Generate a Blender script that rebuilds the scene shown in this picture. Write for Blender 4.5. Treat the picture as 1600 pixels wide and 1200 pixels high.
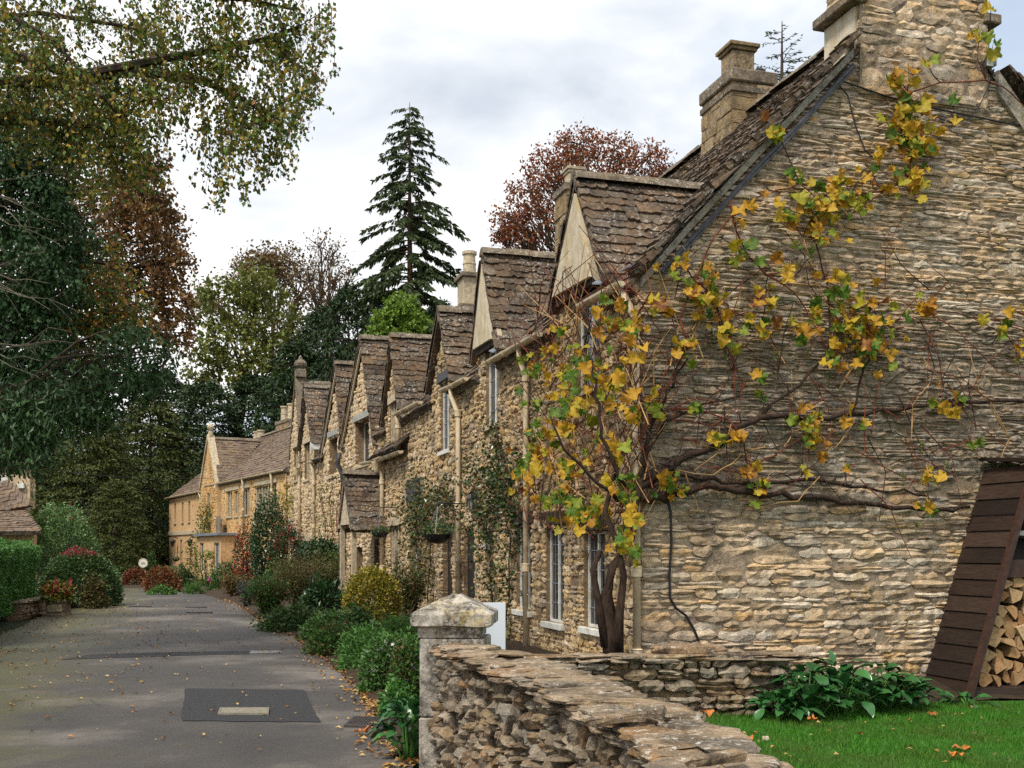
import bpy, math, random
import numpy as np
from mathutils import Matrix, Vector

for o in list(bpy.data.objects):
    bpy.data.objects.remove(o, do_unlink=True)
SC = bpy.context.scene
COL = SC.collection
R = math.radians

# ------------------------------------------------------------------ camera
F, HZ, CH = 1700.0, 858.0, 1.6          # focal length in photo pixels, horizon row, eye height
cam = bpy.data.cameras.new('camera')
cam.sensor_fit = 'HORIZONTAL'
cam.sensor_width = 36.0
cam.lens = 36.0 * F / 1600.0
cam.shift_y = (HZ - 600.0) / 1600.0
cam.clip_start = 0.1
cam.clip_end = 2000.0
camo = bpy.data.objects.new('camera', cam)
COL.objects.link(camo)
camo.location = (0, 0, CH)
camo.rotation_euler = (R(90), 0, 0)
SC.camera = camo

# ------------------------------------------------------------------ light, sky, exposure
SUN_EL, SUN_AZ = 54.0, 214.0             # azimuth clockwise from +Y (the view direction): behind the camera, to the left
sun = bpy.data.lights.new('sun', 'SUN')
sun.energy = 1.5
sun.angle = R(12)
sun.color = (1.0, 0.93, 0.82)
suno = bpy.data.objects.new('sun', sun)
COL.objects.link(suno)
_d = Vector((math.sin(R(SUN_AZ)) * math.cos(R(SUN_EL)), math.cos(R(SUN_AZ)) * math.cos(R(SUN_EL)), math.sin(R(SUN_EL))))
suno.rotation_euler = _d.to_track_quat('Z', 'Y').to_euler()
suno.location = (-20, -30, 40)

world = bpy.data.worlds.new('World')
SC.world = world
world.use_nodes = True
wt = world.node_tree
for n in list(wt.nodes):
    wt.nodes.remove(n)
_out = wt.nodes.new('ShaderNodeOutputWorld')
_bg = wt.nodes.new('ShaderNodeBackground')
_bg.inputs['Strength'].default_value = 0.1
_sky = wt.nodes.new('ShaderNodeTexSky')
_sky.sky_type = 'NISHITA'
_sky.sun_disc = False
_sky.sun_elevation = R(SUN_EL)
_sky.sun_rotation = R(SUN_AZ)
_tc = wt.nodes.new('ShaderNodeTexCoord')
_mp = wt.nodes.new('ShaderNodeMapping')
_mp.inputs['Scale'].default_value = (1.0, 1.0, 2.2)
_mp.inputs['Location'].default_value = (0.33, 0.1, 0.0)
wt.links.new(_tc.outputs['Generated'], _mp.inputs['Vector'])
def _wnoise(scale, detail, rough, dist=0.0):
    n = wt.nodes.new('ShaderNodeTexNoise')
    n.inputs['Scale'].default_value = scale
    n.inputs['Detail'].default_value = detail
    n.inputs['Roughness'].default_value = rough
    n.inputs['Distortion'].default_value = dist
    wt.links.new(_mp.outputs['Vector'], n.inputs['Vector'])
    return n.outputs['Fac']
def _wramp(sock, stops):
    r = wt.nodes.new('ShaderNodeValToRGB')
    while len(r.color_ramp.elements) < len(stops):
        r.color_ramp.elements.new(0.5)
    for e, (p, c) in zip(r.color_ramp.elements, stops):
        e.position = p
        e.color = (*c, 1)
    wt.links.new(sock, r.inputs['Fac'])
    return r.outputs['Color']
def _wmix(f, a, b, mode='MIX'):
    m = wt.nodes.new('ShaderNodeMix')
    m.data_type = 'RGBA'
    m.blend_type = mode
    for i, v in ((0, f), (6, a), (7, b)):
        if hasattr(v, 'is_output'):
            wt.links.new(v, m.inputs[i])
        else:
            m.inputs[i].default_value = v
    return m.outputs[2]
CLOUD = 3.75
_cl = _wramp(_wnoise(3.4, 7, 0.52, 0.3), [(0.30, (0.66, 0.72, 0.81)), (0.42, (0.89, 0.93, 0.98)), (0.53, (1.13, 1.13, 1.12))])
_cl = _wmix(1.0, _cl, (CLOUD, CLOUD, CLOUD, 1), 'MULTIPLY')
_mask = _wramp(_wnoise(1.9, 6, 0.5, 0.2), [(0.34, (0.25, 0.25, 0.25)), (0.47, (1, 1, 1))])
_blue = _wmix(0.45, _wmix(1.0, _sky.outputs['Color'], (0.62, 0.62, 0.62, 1), 'MULTIPLY'), (CLOUD * 0.72, CLOUD * 0.86, CLOUD, 1))
_colr = _wmix(_mask, _blue, _cl)
wt.links.new(_colr, _bg.inputs['Color'])
wt.links.new(_bg.outputs['Background'], _out.inputs['Surface'])

SC.view_settings.view_transform = 'Standard'
SC.view_settings.look = 'None'
SC.view_settings.exposure = 1.5
SC.view_settings.gamma = 1.0
SC.view_settings.use_curve_mapping = False
SC.render.engine = 'CYCLES'
SC.cycles.use_denoising = False
SC.cycles.max_bounces = 6
SC.cycles.diffuse_bounces = 3
SC.cycles.transparent_max_bounces = 6

# ------------------------------------------------------------------ measuring the place
Z3 = np.array([0.0, 0.0, 1.0])
def P(x, y, Y):
    return np.array([(x - 800.0) / F * Y, Y, CH + (HZ - y) / F * Y])
def G(x, y, z=0.0):
    return P(x, y, F * (CH - z) / (y - HZ))
def unit(v):
    v = np.asarray(v, float)
    return v / max(np.linalg.norm(v), 1e-9)

class Frame:
    """a house front: s runs along it (away from the viewer), d into the house, z up"""
    def __init__(self, ox, oy, ux, uy):
        l = math.hypot(ux, uy)
        self.o = np.array([ox, oy, 0.0])
        self.u = np.array([ux / l, uy / l, 0.0])
        self.n = np.array([self.u[1], -self.u[0], 0.0])
    def pt(self, s, d, z):
        return self.o + self.u * s + self.n * d + Z3 * z
    def s_at(self, x, d=0.0):
        t = (x - 800.0) / F
        o = self.o + self.n * d
        return (o[0] - t * o[1]) / (t * self.u[1] - self.u[0])
    def px(self, x, y, d=0.0):
        s = self.s_at(x, d)
        Y = (self.o + self.u * s + self.n * d)[1]
        return self.pt(s, d, CH + (HZ - y) / F * Y)
F1 = Frame(1.53, 13.0, -0.287, 0.958)
F2 = Frame(-3.64, 30.24, -0.359, 0.933)
FF = Frame(-10.86, 50.6, -0.48, 0.877)
U, NN = F1.u, F1.n
def gable_px(x, y, c=0.0):
    """point on the big gable wall (c in front of it) under a photo pixel"""
    o = F1.o - U * c
    t = (x - 800.0) / F
    w = (t * o[1] - o[0]) / (NN[0] - t * NN[1])
    q = o + NN * w
    return q + Z3 * (CH + (HZ - y) / F * q[1])

# ------------------------------------------------------------------ meshes and objects
BASE = {}
def base_of(o):
    while o.parent:
        o = o.parent
    return np.array(BASE[o.name])

def fastmesh(name, V, loops, sizes, mat=None, smooth=False):
    me = bpy.data.meshes.new(name)
    V = np.ascontiguousarray(V, dtype=np.float32)
    loops = np.ascontiguousarray(loops, dtype=np.int32)
    sizes = np.ascontiguousarray(sizes, dtype=np.int32)
    me.vertices.add(len(V))
    me.vertices.foreach_set('co', V.ravel())
    me.loops.add(len(loops))
    me.loops.foreach_set('vertex_index', loops)
    me.polygons.add(len(sizes))
    starts = np.concatenate([[0], np.cumsum(sizes)[:-1]]).astype(np.int32) if len(sizes) else sizes
    me.polygons.foreach_set('loop_start', starts)
    me.polygons.foreach_set('loop_total', sizes)
    me.polygons.foreach_set('use_smooth', np.full(len(sizes), bool(smooth)))
    me.update(calc_edges=True)
    if mat is not None:
        for m in (mat if isinstance(mat, (list, tuple)) else [mat]):
            me.materials.append(m)
    return me

class MB:
    """collects shapes in world coordinates; build() links them as one mesh object"""
    def __init__(self):
        self.v, self.f, self.mi = [], [], []
        self.cur = 0
    def add(self, vs, fs):
        k = len(self.v)
        self.v.extend([tuple(map(float, q)) for q in vs])
        for f in fs:
            self.f.append([k + i for i in f])
            self.mi.append(self.cur)
        return self
    def quad(self, a, b, c, d):
        return self.add([a, b, c, d], [(0, 1, 2, 3)])
    def box(self, c, ax, ay, az):
        """centre and three half-axis vectors"""
        c, ax, ay, az = [np.asarray(q, float) for q in (c, ax, ay, az)]
        vs = [c + sx * ax + sy * ay + sz * az for sz in (-1, 1) for sy in (-1, 1) for sx in (-1, 1)]
        return self.add(vs, [(0, 2, 3, 1), (4, 5, 7, 6), (0, 1, 5, 4), (2, 6, 7, 3), (0, 4, 6, 2), (1, 3, 7, 5)])
    def rbox(self, c, ax, ay, az, b=0.12):
        """box with its edges chamfered by the share b"""
        c, ax, ay, az = [np.asarray(q, float) for q in (c, ax, ay, az)]
        m = min(np.linalg.norm(ax), np.linalg.norm(ay), np.linalg.norm(az)) * b
        A = [(ax, m / max(np.linalg.norm(ax), 1e-6)), (ay, m / max(np.linalg.norm(ay), 1e-6)), (az, m / max(np.linalg.norm(az), 1e-6))]
        vs, idx = [], {}
        for sx in (-1, 1):
            for sy in (-1, 1):
                for sz in (-1, 1):
                    s = (sx, sy, sz)
                    for k in range(3):
                        q = c.copy()
                        for j in range(3):
                            q = q + A[j][0] * s[j] * (1 if j == k else 1 - A[j][1])
                        idx[(s, k)] = len(vs)
                        vs.append(q)
        fs = []
        for k in range(3):
            i, j = [q for q in range(3) if q != k]
            for sk in (-1, 1):
                ring = []
                for si, sj in ((-1, -1), (1, -1), (1, 1), (-1, 1)):
                    s = [0, 0, 0]; s[k] = sk; s[i] = si; s[j] = sj
                    ring.append(idx[(tuple(s), k)])
                fs.append(ring)
            for si in (-1, 1):
                for sj in (-1, 1):
                    s0 = [0, 0, 0]; s1 = [0, 0, 0]
                    s0[k], s1[k] = -1, 1
                    s0[i] = s1[i] = si; s0[j] = s1[j] = sj
                    s0, s1 = tuple(s0), tuple(s1)
                    fs.append([idx[(s0, i)], idx[(s1, i)], idx[(s1, j)], idx[(s0, j)]])
        for sx in (-1, 1):
            for sy in (-1, 1):
                for sz in (-1, 1):
                    s = (sx, sy, sz)
                    fs.append([idx[(s, 0)], idx[(s, 1)], idx[(s, 2)]])
        return self.add(vs, fs)
    def tube(self, pts, rad, n=6, cap=True, arc=None):
        pts = [np.asarray(q, float) for q in pts]
        if not hasattr(rad, '__len__'):
            rad = [rad] * len(pts)
        k0 = len(self.v)
        ref = np.array([0.31, 0.2, 0.93])
        for i, q in enumerate(pts):
            t = unit(pts[min(i + 1, len(pts) - 1)] - pts[max(i - 1, 0)])
            s = np.cross(t, ref)
            if np.linalg.norm(s) < 0.15:
                s = np.cross(t, np.array([1.0, 0, 0]))
            s = unit(s); w = np.cross(t, s)
            for k in range(n):
                a = 2 * math.pi * k / n
                self.v.append(tuple(q + (s * math.cos(a) + w * math.sin(a)) * rad[i]))
        for i in range(len(pts) - 1):
            for k in range(n):
                a, b = k0 + i * n + k, k0 + i * n + (k + 1) % n
                self.f.append([a, b, b + n, a + n]); self.mi.append(self.cur)
        if cap:
            self.f.append([k0 + k for k in range(n)][::-1]); self.mi.append(self.cur)
            self.f.append([k0 + (len(pts) - 1) * n + k for k in range(n)]); self.mi.append(self.cur)
        return self
    def lathe(self, c, prof, n=12, ax=(1, 0, 0), ay=(0, 1, 0), az=(0, 0, 1)):
        """profile of (radius, height)"""
        c = np.asarray(c, float); ax, ay, az = map(lambda q: np.asarray(q, float), (ax, ay, az))
        k0 = len(self.v)
        for r, h in prof:
            for k in range(n):
                a = 2 * math.pi * k / n
                self.v.append(tuple(c + ax * r * math.cos(a) + ay * r * math.sin(a) + az * h))
        for i in range(len(prof) - 1):
            for k in range(n):
                a, b = k0 + i * n + k, k0 + i * n + (k + 1) % n
                self.f.append([a, b, b + n, a + n]); self.mi.append(self.cur)
        self.f.append([k0 + k for k in range(n)][::-1]); self.mi.append(self.cur)
        self.f.append([k0 + (len(prof) - 1) * n + k for k in range(n)]); self.mi.append(self.cur)
        return self
    def prism(self, poly, ext):
        """flat polygon of 3D points pushed along ext"""
        n = len(poly); e = np.asarray(ext, float)
        vs = [np.asarray(q, float) for q in poly]
        vs = vs + [q + e for q in vs]
        fs = [list(range(n))[::-1], list(range(n, 2 * n))] + [[i, (i + 1) % n, n + (i + 1) % n, n + i] for i in range(n)]
        return self.add(vs, fs)
    def build(self, name, mat, parent=None, smooth=False, base=None, **props):
        V = np.array(self.v, dtype=float)
        if parent is not None:
            b = base_of(parent)
        elif base is not None:
            b = np.asarray(base, float)
        else:
            b = np.array([(V[:, 0].min() + V[:, 0].max()) / 2, (V[:, 1].min() + V[:, 1].max()) / 2, V[:, 2].min()])
        loops = [i for f in self.f for i in f]
        me = fastmesh(name, V - b, loops, [len(f) for f in self.f], mat, smooth)
        if any(self.mi):
            me.polygons.foreach_set('material_index', np.array(self.mi, dtype=np.int32))
        return link(name, me, parent, b, **props)

def link(name, me, parent=None, b=(0, 0, 0), **props):
    o = bpy.data.objects.new(name, me)
    COL.objects.link(o)
    if parent is not None:
        o.parent = parent
    else:
        o.location = tuple(b)
        BASE[o.name] = tuple(b)
    for k, v in props.items():
        if v is not None:
            o[k] = v
    return o

def thing(name, label, cat, loc=(0, 0, 0), group=None):
    o = bpy.data.objects.new(name, None)
    o.empty_display_size = 0.2
    COL.objects.link(o)
    o.location = tuple(map(float, loc))
    BASE[o.name] = tuple(map(float, loc))
    o['label'] = label
    o['category'] = cat
    if group:
        o['group'] = group
    return o

def copy_thing(src, loc, rotz=0.0, scale=1.0, label=None):
    r = src.copy()
    COL.objects.link(r)
    r.location = tuple(map(float, loc))
    r.rotation_euler = (0, 0, rotz)
    r.scale = (scale,) * 3 if not hasattr(scale, '__len__') else tuple(scale)
    BASE[r.name] = tuple(map(float, loc))
    if label:
        r['label'] = label
    for ch in src.children:
        c = ch.copy(); COL.objects.link(c); c.parent = r
        for g in ch.children:
            d = g.copy(); COL.objects.link(d); d.parent = c
    return r

# ------------------------------------------------------------------ many alike pieces
class Lib:
    """a few shapes of one kind of piece; items are (4x4 matrix, shape index)"""
    def __init__(self, name):
        self.name, self.shapes, self.cache = name, [], {}
        self.face = {'stone': (1, -1, 0, 2), 'stone_block': (1, -1, 0, 2), 'tile': (2, 1, 0, 1)}.get(name)
    def add(self, V, faces):
        self.shapes.append((np.asarray(V, float), [list(f) for f in faces]))
    def mesh(self, i, mat, smooth):
        key = (i, mat.name)
        if key not in self.cache:
            V, fs = self.shapes[i]
            self.cache[key] = fastmesh(self.name, V, [k for f in fs for k in f], [len(f) for f in fs], mat, smooth)
        return self.cache[key]

def mat4(ax, ay, az, t):
    m = np.eye(4)
    m[:3, 0], m[:3, 1], m[:3, 2], m[:3, 3] = ax, ay, az, t
    return m

def join_items(items, lib):
    Vs, Ls, Ss, k = [], [], [], 0
    by = {}
    for m, i in items:
        by.setdefault(i, []).append(m)
    for i, ms in by.items():
        V, fs = lib.shapes[i]
        M = np.array(ms)
        W = np.einsum('nij,vj->nvi', M[:, :3, :3], V) + M[:, None, :3, 3]
        n, v = len(ms), len(V)
        lp = np.array([q for f in fs for q in f])
        sz = np.array([len(f) for f in fs])
        Ls.append((lp[None, :] + (np.arange(n) * v)[:, None] + k).ravel())
        Ss.append(np.tile(sz, n))
        Vs.append(W.reshape(-1, 3))
        k += n * v
    return np.concatenate(Vs), np.concatenate(Ls), np.concatenate(Ss)

def shown_size(m, face=None):
    """how large a piece shows in the photograph, in pixels"""
    t = m[:3, 3]
    if t[1] < 1.0:
        return 0.0
    x, y = 800 + F * t[0] / t[1], HZ - F * (t[2] - CH) / t[1]
    if not (-10 < x < 1610 and -10 < y < 1210):
        return 0.0
    k = F / t[1]
    if face:
        ax, sg, p, q = face
        nn = m[:3, ax] * sg
        c = float(np.dot(unit(nn), unit(np.array([0, 0, CH]) - t)))
        return k * math.sqrt(np.linalg.norm(m[:3, p]) * np.linalg.norm(m[:3, q]) * max(c, 0.0))
    e = m[:3, :3] * k
    right = np.abs(e[0, :]).sum(); up = np.abs(e[2, :]).sum()
    return math.sqrt(max(right * up, 0.0))

def pieces(name, parent, items, lib, mat, limit=300, least=9.0, smooth=False):
    """the pieces that show largest become parts of their own, the rest one part of kind stuff"""
    if not items:
        return
    b = base_of(parent)
    sz = np.array([shown_size(m, lib.face) for m, i in items])
    order = np.argsort(-sz)
    own = [k for k in order[:limit] if sz[k] >= least]
    rest = set(range(len(items))) - set(own)
    shift = np.eye(4); shift[:3, 3] = -b
    for k in own:
        m, i = items[k]
        o = bpy.data.objects.new(name, lib.mesh(i, mat, smooth))
        COL.objects.link(o)
        o.parent = parent
        o.matrix_local = Matrix((shift @ m).tolist())
    if rest:
        V, L, S = join_items([items[k] for k in sorted(rest)], lib)
        me = fastmesh(name, V - b, L, S, mat, smooth)
        link(name, me, parent, kind='stuff')
# ------------------------------------------------------------------ materials
class NT:
    def __init__(self, name):
        self.m = bpy.data.materials.new(name)
        self.m.use_nodes = True
        self.t = self.m.node_tree
        self.bsdf = self.t.nodes['Principled BSDF']
        self.geo = self.t.nodes.new('ShaderNodeNewGeometry')
        self.pos = self.geo.outputs['Position']
    def put(self, sock, v):
        if hasattr(v, 'is_output'):
            self.t.links.new(v, sock)
        elif hasattr(v, '__len__') and len(v) == 3 and sock.type == 'RGBA':
            sock.default_value = (*v, 1)
        else:
            sock.default_value = v
    def math(self, op, a, b=0.0, clamp=False):
        n = self.t.nodes.new('ShaderNodeMath'); n.operation = op; n.use_clamp = clamp
        self.put(n.inputs[0], a); self.put(n.inputs[1], b)
        return n.outputs[0]
    def noise(self, scale, detail=4, rough=0.5, off=(0, 0, 0), stretch=(1, 1, 1), dist=0.0, vec=None):
        mp = self.t.nodes.new('ShaderNodeMapping')
        mp.inputs['Location'].default_value = off
        mp.inputs['Scale'].default_value = stretch
        self.t.links.new(vec or self.pos, mp.inputs['Vector'])
        n = self.t.nodes.new('ShaderNodeTexNoise')
        n.inputs['Scale'].default_value = scale
        n.inputs['Detail'].default_value = detail
        n.inputs['Roughness'].default_value = rough
        n.inputs['Distortion'].default_value = dist
        self.t.links.new(mp.outputs['Vector'], n.inputs['Vector'])
        return n.outputs['Fac']
    def voronoi(self, scale, off=(0, 0, 0), feature='F1'):
        mp = self.t.nodes.new('ShaderNodeMapping')
        mp.inputs['Location'].default_value = off
        self.t.links.new(self.pos, mp.inputs['Vector'])
        n = self.t.nodes.new('ShaderNodeTexVoronoi')
        n.feature = feature
        n.inputs['Scale'].default_value = scale
        self.t.links.new(mp.outputs['Vector'], n.inputs['Vector'])
        return n.outputs['Distance']
    def ramp(self, fac, stops, interp='LINEAR'):
        r = self.t.nodes.new('ShaderNodeValToRGB')
        r.color_ramp.interpolation = interp
        while len(r.color_ramp.elements) < len(stops):
            r.color_ramp.elements.new(0.5)
        for e, (p, c) in zip(r.color_ramp.elements, stops):
            e.position = p
            e.color = (*c, 1) if hasattr(c, '__len__') else (c, c, c, 1)
        self.t.links.new(fac, r.inputs['Fac'])
        return r.outputs['Color']
    def mix(self, f, a, b, mode='MIX'):
        m = self.t.nodes.new('ShaderNodeMix'); m.data_type = 'RGBA'; m.blend_type = mode
        self.put(m.inputs[0], f); self.put(m.inputs[6], a); self.put(m.inputs[7], b)
        return m.outputs[2]
    def rnd(self, k=1.0, off=0.0):
        oi = self.t.nodes.new('ShaderNodeObjectInfo')
        s = self.math('ADD', oi.outputs['Random'], self.geo.outputs['Random Per Island'])
        if k != 1.0 or off:
            s = self.math('ADD', self.math('MULTIPLY', s, k), off)
        return self.math('FRACT', s)
    def sep(self):
        n = self.t.nodes.new('ShaderNodeSeparateXYZ')
        self.t.links.new(self.pos, n.inputs[0])
        return n.outputs
    def bump(self, h, strength=0.5, dist=0.02):
        n = self.t.nodes.new('ShaderNodeBump')
        n.inputs['Strength'].default_value = strength
        n.inputs['Distance'].default_value = dist
        self.t.links.new(h, n.inputs['Height'])
        self.t.links.new(n.outputs['Normal'], self.bsdf.inputs['Normal'])
        self.bn = n.outputs['Normal']
    def done(self, col, rough=0.85, spec=0.3):
        self.put(self.bsdf.inputs['Base Color'], col)
        self.put(self.bsdf.inputs['Roughness'], rough)
        self.bsdf.inputs['Specular IOR Level'].default_value = spec
        return self.m

def pal(cols):
    n = len(cols)
    return [(i / max(n - 1, 1), c) for i, c in enumerate(cols)]

def mat_stone(name, cols, grit=1.0, stain=0.6, stain_col=(0.05, 0.045, 0.04), lich=0.6, yellow=0.4, bump=1.0, dist=0.025,
              stain_scale=1.1, stain_at=(0.50, 0.62), band=None, yellow_col=(0.36, 0.24, 0.04), lich_col=(0.50, 0.48, 0.42)):
    t = NT(name)
    c = t.ramp(t.rnd(), pal(cols))
    c = t.mix(1.0, c, t.ramp(t.noise(11, 5, 0.6), [(0.30, 0.55), (0.5, 0.98), (0.72, 1.35)]), 'MULTIPLY')
    c = t.mix(0.9, c, t.ramp(t.noise(75, 4, 0.65, (3, 1, 2)), [(0.30, 0.55), (0.5, 1.0), (0.68, 1.35)]), 'MULTIPLY')
    y = t.ramp(t.noise(2.1, 6, 0.6, (7, 3, 1)), [(0.54, 0.0), (0.66, 1.0)])
    y2 = t.ramp(t.noise(22, 5, 0.7, (2, 9, 4)), [(0.42, 0.0), (0.60, 1.0)])
    c = t.mix(t.math('MULTIPLY', t.math('MULTIPLY', y, y2), yellow), c, yellow_col)
    s = t.ramp(t.noise(stain_scale, 7, 0.62, (1, 5, 8), (1, 1, 0.75)), [(stain_at[0], 0.0), (stain_at[1], 1.0)])
    s = t.math('MULTIPLY', s, t.ramp(t.noise(30, 6, 0.7, (4, 4, 4)), [(0.36, 0.25), (0.60, 1.0)]))
    if band:  # band: darkens the colour between two heights, using the same tone as stain_col
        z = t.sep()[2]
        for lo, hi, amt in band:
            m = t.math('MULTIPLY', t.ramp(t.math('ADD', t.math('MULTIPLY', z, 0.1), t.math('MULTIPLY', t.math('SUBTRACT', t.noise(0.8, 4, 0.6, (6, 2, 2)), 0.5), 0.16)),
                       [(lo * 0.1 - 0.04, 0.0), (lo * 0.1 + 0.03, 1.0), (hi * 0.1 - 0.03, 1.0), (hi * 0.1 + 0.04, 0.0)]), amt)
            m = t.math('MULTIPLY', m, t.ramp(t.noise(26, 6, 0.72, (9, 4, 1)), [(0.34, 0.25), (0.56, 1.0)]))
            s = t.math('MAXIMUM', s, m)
    c = t.mix(t.math('MULTIPLY', s, stain), c, stain_col)
    l1 = t.ramp(t.noise(18, 9, 0.8, (5, 8, 2)), [(0.54, 0.0), (0.60, 1.0)])
    l2 = t.ramp(t.noise(1.7, 3, 0.5, (8, 8, 3)), [(0.40, 0.15), (0.60, 1.0)])
    c = t.mix(t.math('MULTIPLY', t.math('MULTIPLY', l1, l2), lich), c, lich_col)
    h = t.math('ADD', t.noise(28, 9, 0.68), t.math('MULTIPLY', t.noise(110, 5, 0.7, (1, 2, 3)), 0.35))
    t.bump(h, bump, dist)
    return t.done(c, 0.93, 0.2)

def mat_plain(name, col, rough=0.6, var=0.25, scale=8, bump=0.0, spec=0.4, metal=0.0, dirt=None):
    t = NT(name)
    c = t.mix(1.0, col, t.ramp(t.noise(scale, 6, 0.6), [(0.3, 1 - var), (0.7, 1 + var)]), 'MULTIPLY')
    if dirt:
        c = t.mix(t.ramp(t.noise(scale * 0.6, 7, 0.65, (3, 3, 3)), [(0.48, 0.0), (0.66, 0.85)]), c, dirt)
    if bump:
        t.bump(t.noise(scale * 6, 6, 0.6), bump, 0.01)
    t.bsdf.inputs['Metallic'].default_value = metal
    return t.done(c, rough, spec)

def mat_leaf(name, cols, rough=0.55, trans=0.3, spec=0.3, patch=None, k=1.0, vary=0.35):
    t = NT(name)
    c = t.ramp(t.rnd(), pal(cols))
    c = t.mix(1.0, c, t.ramp(t.rnd(7.31, 0.37), [(0.0, 1 - vary), (1.0, 1 + vary)]), 'MULTIPLY')
    if patch:
        col, scale, lo, hi = patch
        c = t.mix(t.ramp(t.noise(scale, 4, 0.6), [(lo, 0.0), (hi, 1.0)]), c, col)
    t.done(c, rough, spec)
    tr = t.t.nodes.new('ShaderNodeBsdfTranslucent')
    t.put(tr.inputs['Color'], c)
    mx = t.t.nodes.new('ShaderNodeMixShader')
    mx.inputs[0].default_value = trans
    t.t.links.new(t.bsdf.outputs[0], mx.inputs[1])
    t.t.links.new(tr.outputs[0], mx.inputs[2])
    t.t.links.new(mx.outputs[0], t.t.nodes['Material Output'].inputs['Surface'])
    return t.m

def mat_bark(name, col, col2, scale=14, bump=0.9):
    t = NT(name)
    n = t.noise(scale, 7, 0.65, (0, 0, 0), (1, 1, 0.25))
    c = t.ramp(n, [(0.34, col), (0.62, col2)])
    t.bump(n, bump, 0.02)
    return t.done(c, 0.9, 0.2)

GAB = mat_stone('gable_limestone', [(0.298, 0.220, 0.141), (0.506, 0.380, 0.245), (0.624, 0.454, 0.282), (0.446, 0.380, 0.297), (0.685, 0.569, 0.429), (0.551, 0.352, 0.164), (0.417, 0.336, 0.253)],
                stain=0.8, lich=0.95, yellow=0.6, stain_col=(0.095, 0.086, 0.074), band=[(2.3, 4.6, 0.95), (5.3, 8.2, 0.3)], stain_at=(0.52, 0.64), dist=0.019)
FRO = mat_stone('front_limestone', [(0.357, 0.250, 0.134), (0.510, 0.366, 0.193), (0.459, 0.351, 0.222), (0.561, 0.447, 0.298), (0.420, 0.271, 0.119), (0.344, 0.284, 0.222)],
                stain=0.55, lich=0.45, yellow=0.3, stain_col=(0.09, 0.075, 0.055))
PALE = mat_stone('pale_limestone', [(0.460, 0.348, 0.211), (0.575, 0.443, 0.290), (0.529, 0.384, 0.211), (0.621, 0.515, 0.383)], stain=0.4, lich=0.35, yellow=0.25, stain_col=(0.13, 0.10, 0.07))
ORA = mat_stone('orange_limestone', [(0.459, 0.254, 0.089), (0.571, 0.335, 0.125), (0.510, 0.335, 0.156), (0.592, 0.427, 0.239), (0.428, 0.243, 0.094)], stain=0.3, lich=0.15, yellow=0.0, stain_col=(0.2, 0.10, 0.04), bump=0.5)
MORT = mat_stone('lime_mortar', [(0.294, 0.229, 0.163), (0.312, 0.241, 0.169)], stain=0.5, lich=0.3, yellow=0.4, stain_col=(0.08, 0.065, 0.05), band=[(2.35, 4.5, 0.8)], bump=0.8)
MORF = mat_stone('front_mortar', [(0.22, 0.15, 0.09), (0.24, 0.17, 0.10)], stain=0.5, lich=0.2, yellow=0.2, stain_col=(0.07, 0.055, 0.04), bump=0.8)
DRY = mat_stone('drystone_rubble', [(0.176, 0.132, 0.094), (0.275, 0.220, 0.160), (0.330, 0.231, 0.138), (0.242, 0.215, 0.176), (0.385, 0.314, 0.231), (0.209, 0.165, 0.116), (0.319, 0.193, 0.099)],
                stain=0.7, lich=0.75, yellow=0.25, stain_col=(0.04, 0.035, 0.028), stain_scale=3.5, bump=1.0, dist=0.03)
COPE = mat_stone('coping_slabs', [(0.171, 0.128, 0.082), (0.270, 0.198, 0.125), (0.360, 0.286, 0.202), (0.225, 0.136, 0.065), (0.225, 0.189, 0.146), (0.306, 0.220, 0.129)], stain=0.9, lich=0.95, yellow=0.55,
                 stain_col=(0.04, 0.034, 0.03), stain_scale=4.0, yellow_col=(0.34, 0.15, 0.04), dist=0.02, lich_col=(0.60, 0.56, 0.49))
PIER = mat_stone('weathered_pier_stone', [(0.342, 0.319, 0.281), (0.380, 0.343, 0.292)], stain=0.92, lich=0.9, yellow=0.6, stain_col=(0.045, 0.04, 0.035), stain_scale=6.5, stain_at=(0.44, 0.54), yellow_col=(0.42, 0.30, 0.06), dist=0.012)
TILE = mat_stone('stone_roof_tile', [(0.051, 0.037, 0.026), (0.121, 0.082, 0.051), (0.084, 0.064, 0.048), (0.167, 0.109, 0.063), (0.070, 0.056, 0.044), (0.149, 0.118, 0.086), (0.093, 0.058, 0.035)],
                 stain=0.85, lich=0.95, yellow=0.3, stain_col=(0.026, 0.022, 0.021), stain_scale=2.8, yellow_col=(0.25, 0.10, 0.03), dist=0.012, lich_col=(0.48, 0.46, 0.42))
RIDGE = mat_stone('ridge_stone', [(0.15, 0.12, 0.085), (0.19, 0.15, 0.11)], stain=0.8, lich=0.9, yellow=0.5, stain_col=(0.04, 0.034, 0.028), stain_scale=3.0, yellow_col=(0.28, 0.2, 0.05), dist=0.02)
TILF = mat_stone('far_roof_tile', [(0.12, 0.085, 0.062), (0.18, 0.125, 0.085), (0.145, 0.11, 0.088), (0.20, 0.145, 0.105)], stain=0.5, lich=0.4, yellow=0.3, stain_col=(0.05, 0.04, 0.032), dist=0.012)
REND = NT('cream_render')
_c = REND.mix(1.0, (0.56, 0.50, 0.39), REND.ramp(REND.noise(7, 6, 0.6), [(0.3, 0.75), (0.7, 1.12)]), 'MULTIPLY')
_c = REND.mix(REND.ramp(REND.noise(5.5, 6, 0.62, (1, 2, 3), (1, 1, 0.22)), [(0.46, 0.0), (0.64, 0.6)]), _c, (0.42, 0.30, 0.11))
_c = REND.mix(REND.ramp(REND.noise(9, 7, 0.7, (6, 2, 3), (1, 1, 0.4)), [(0.54, 0.0), (0.68, 0.45)]), _c, (0.20, 0.17, 0.12))
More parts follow.
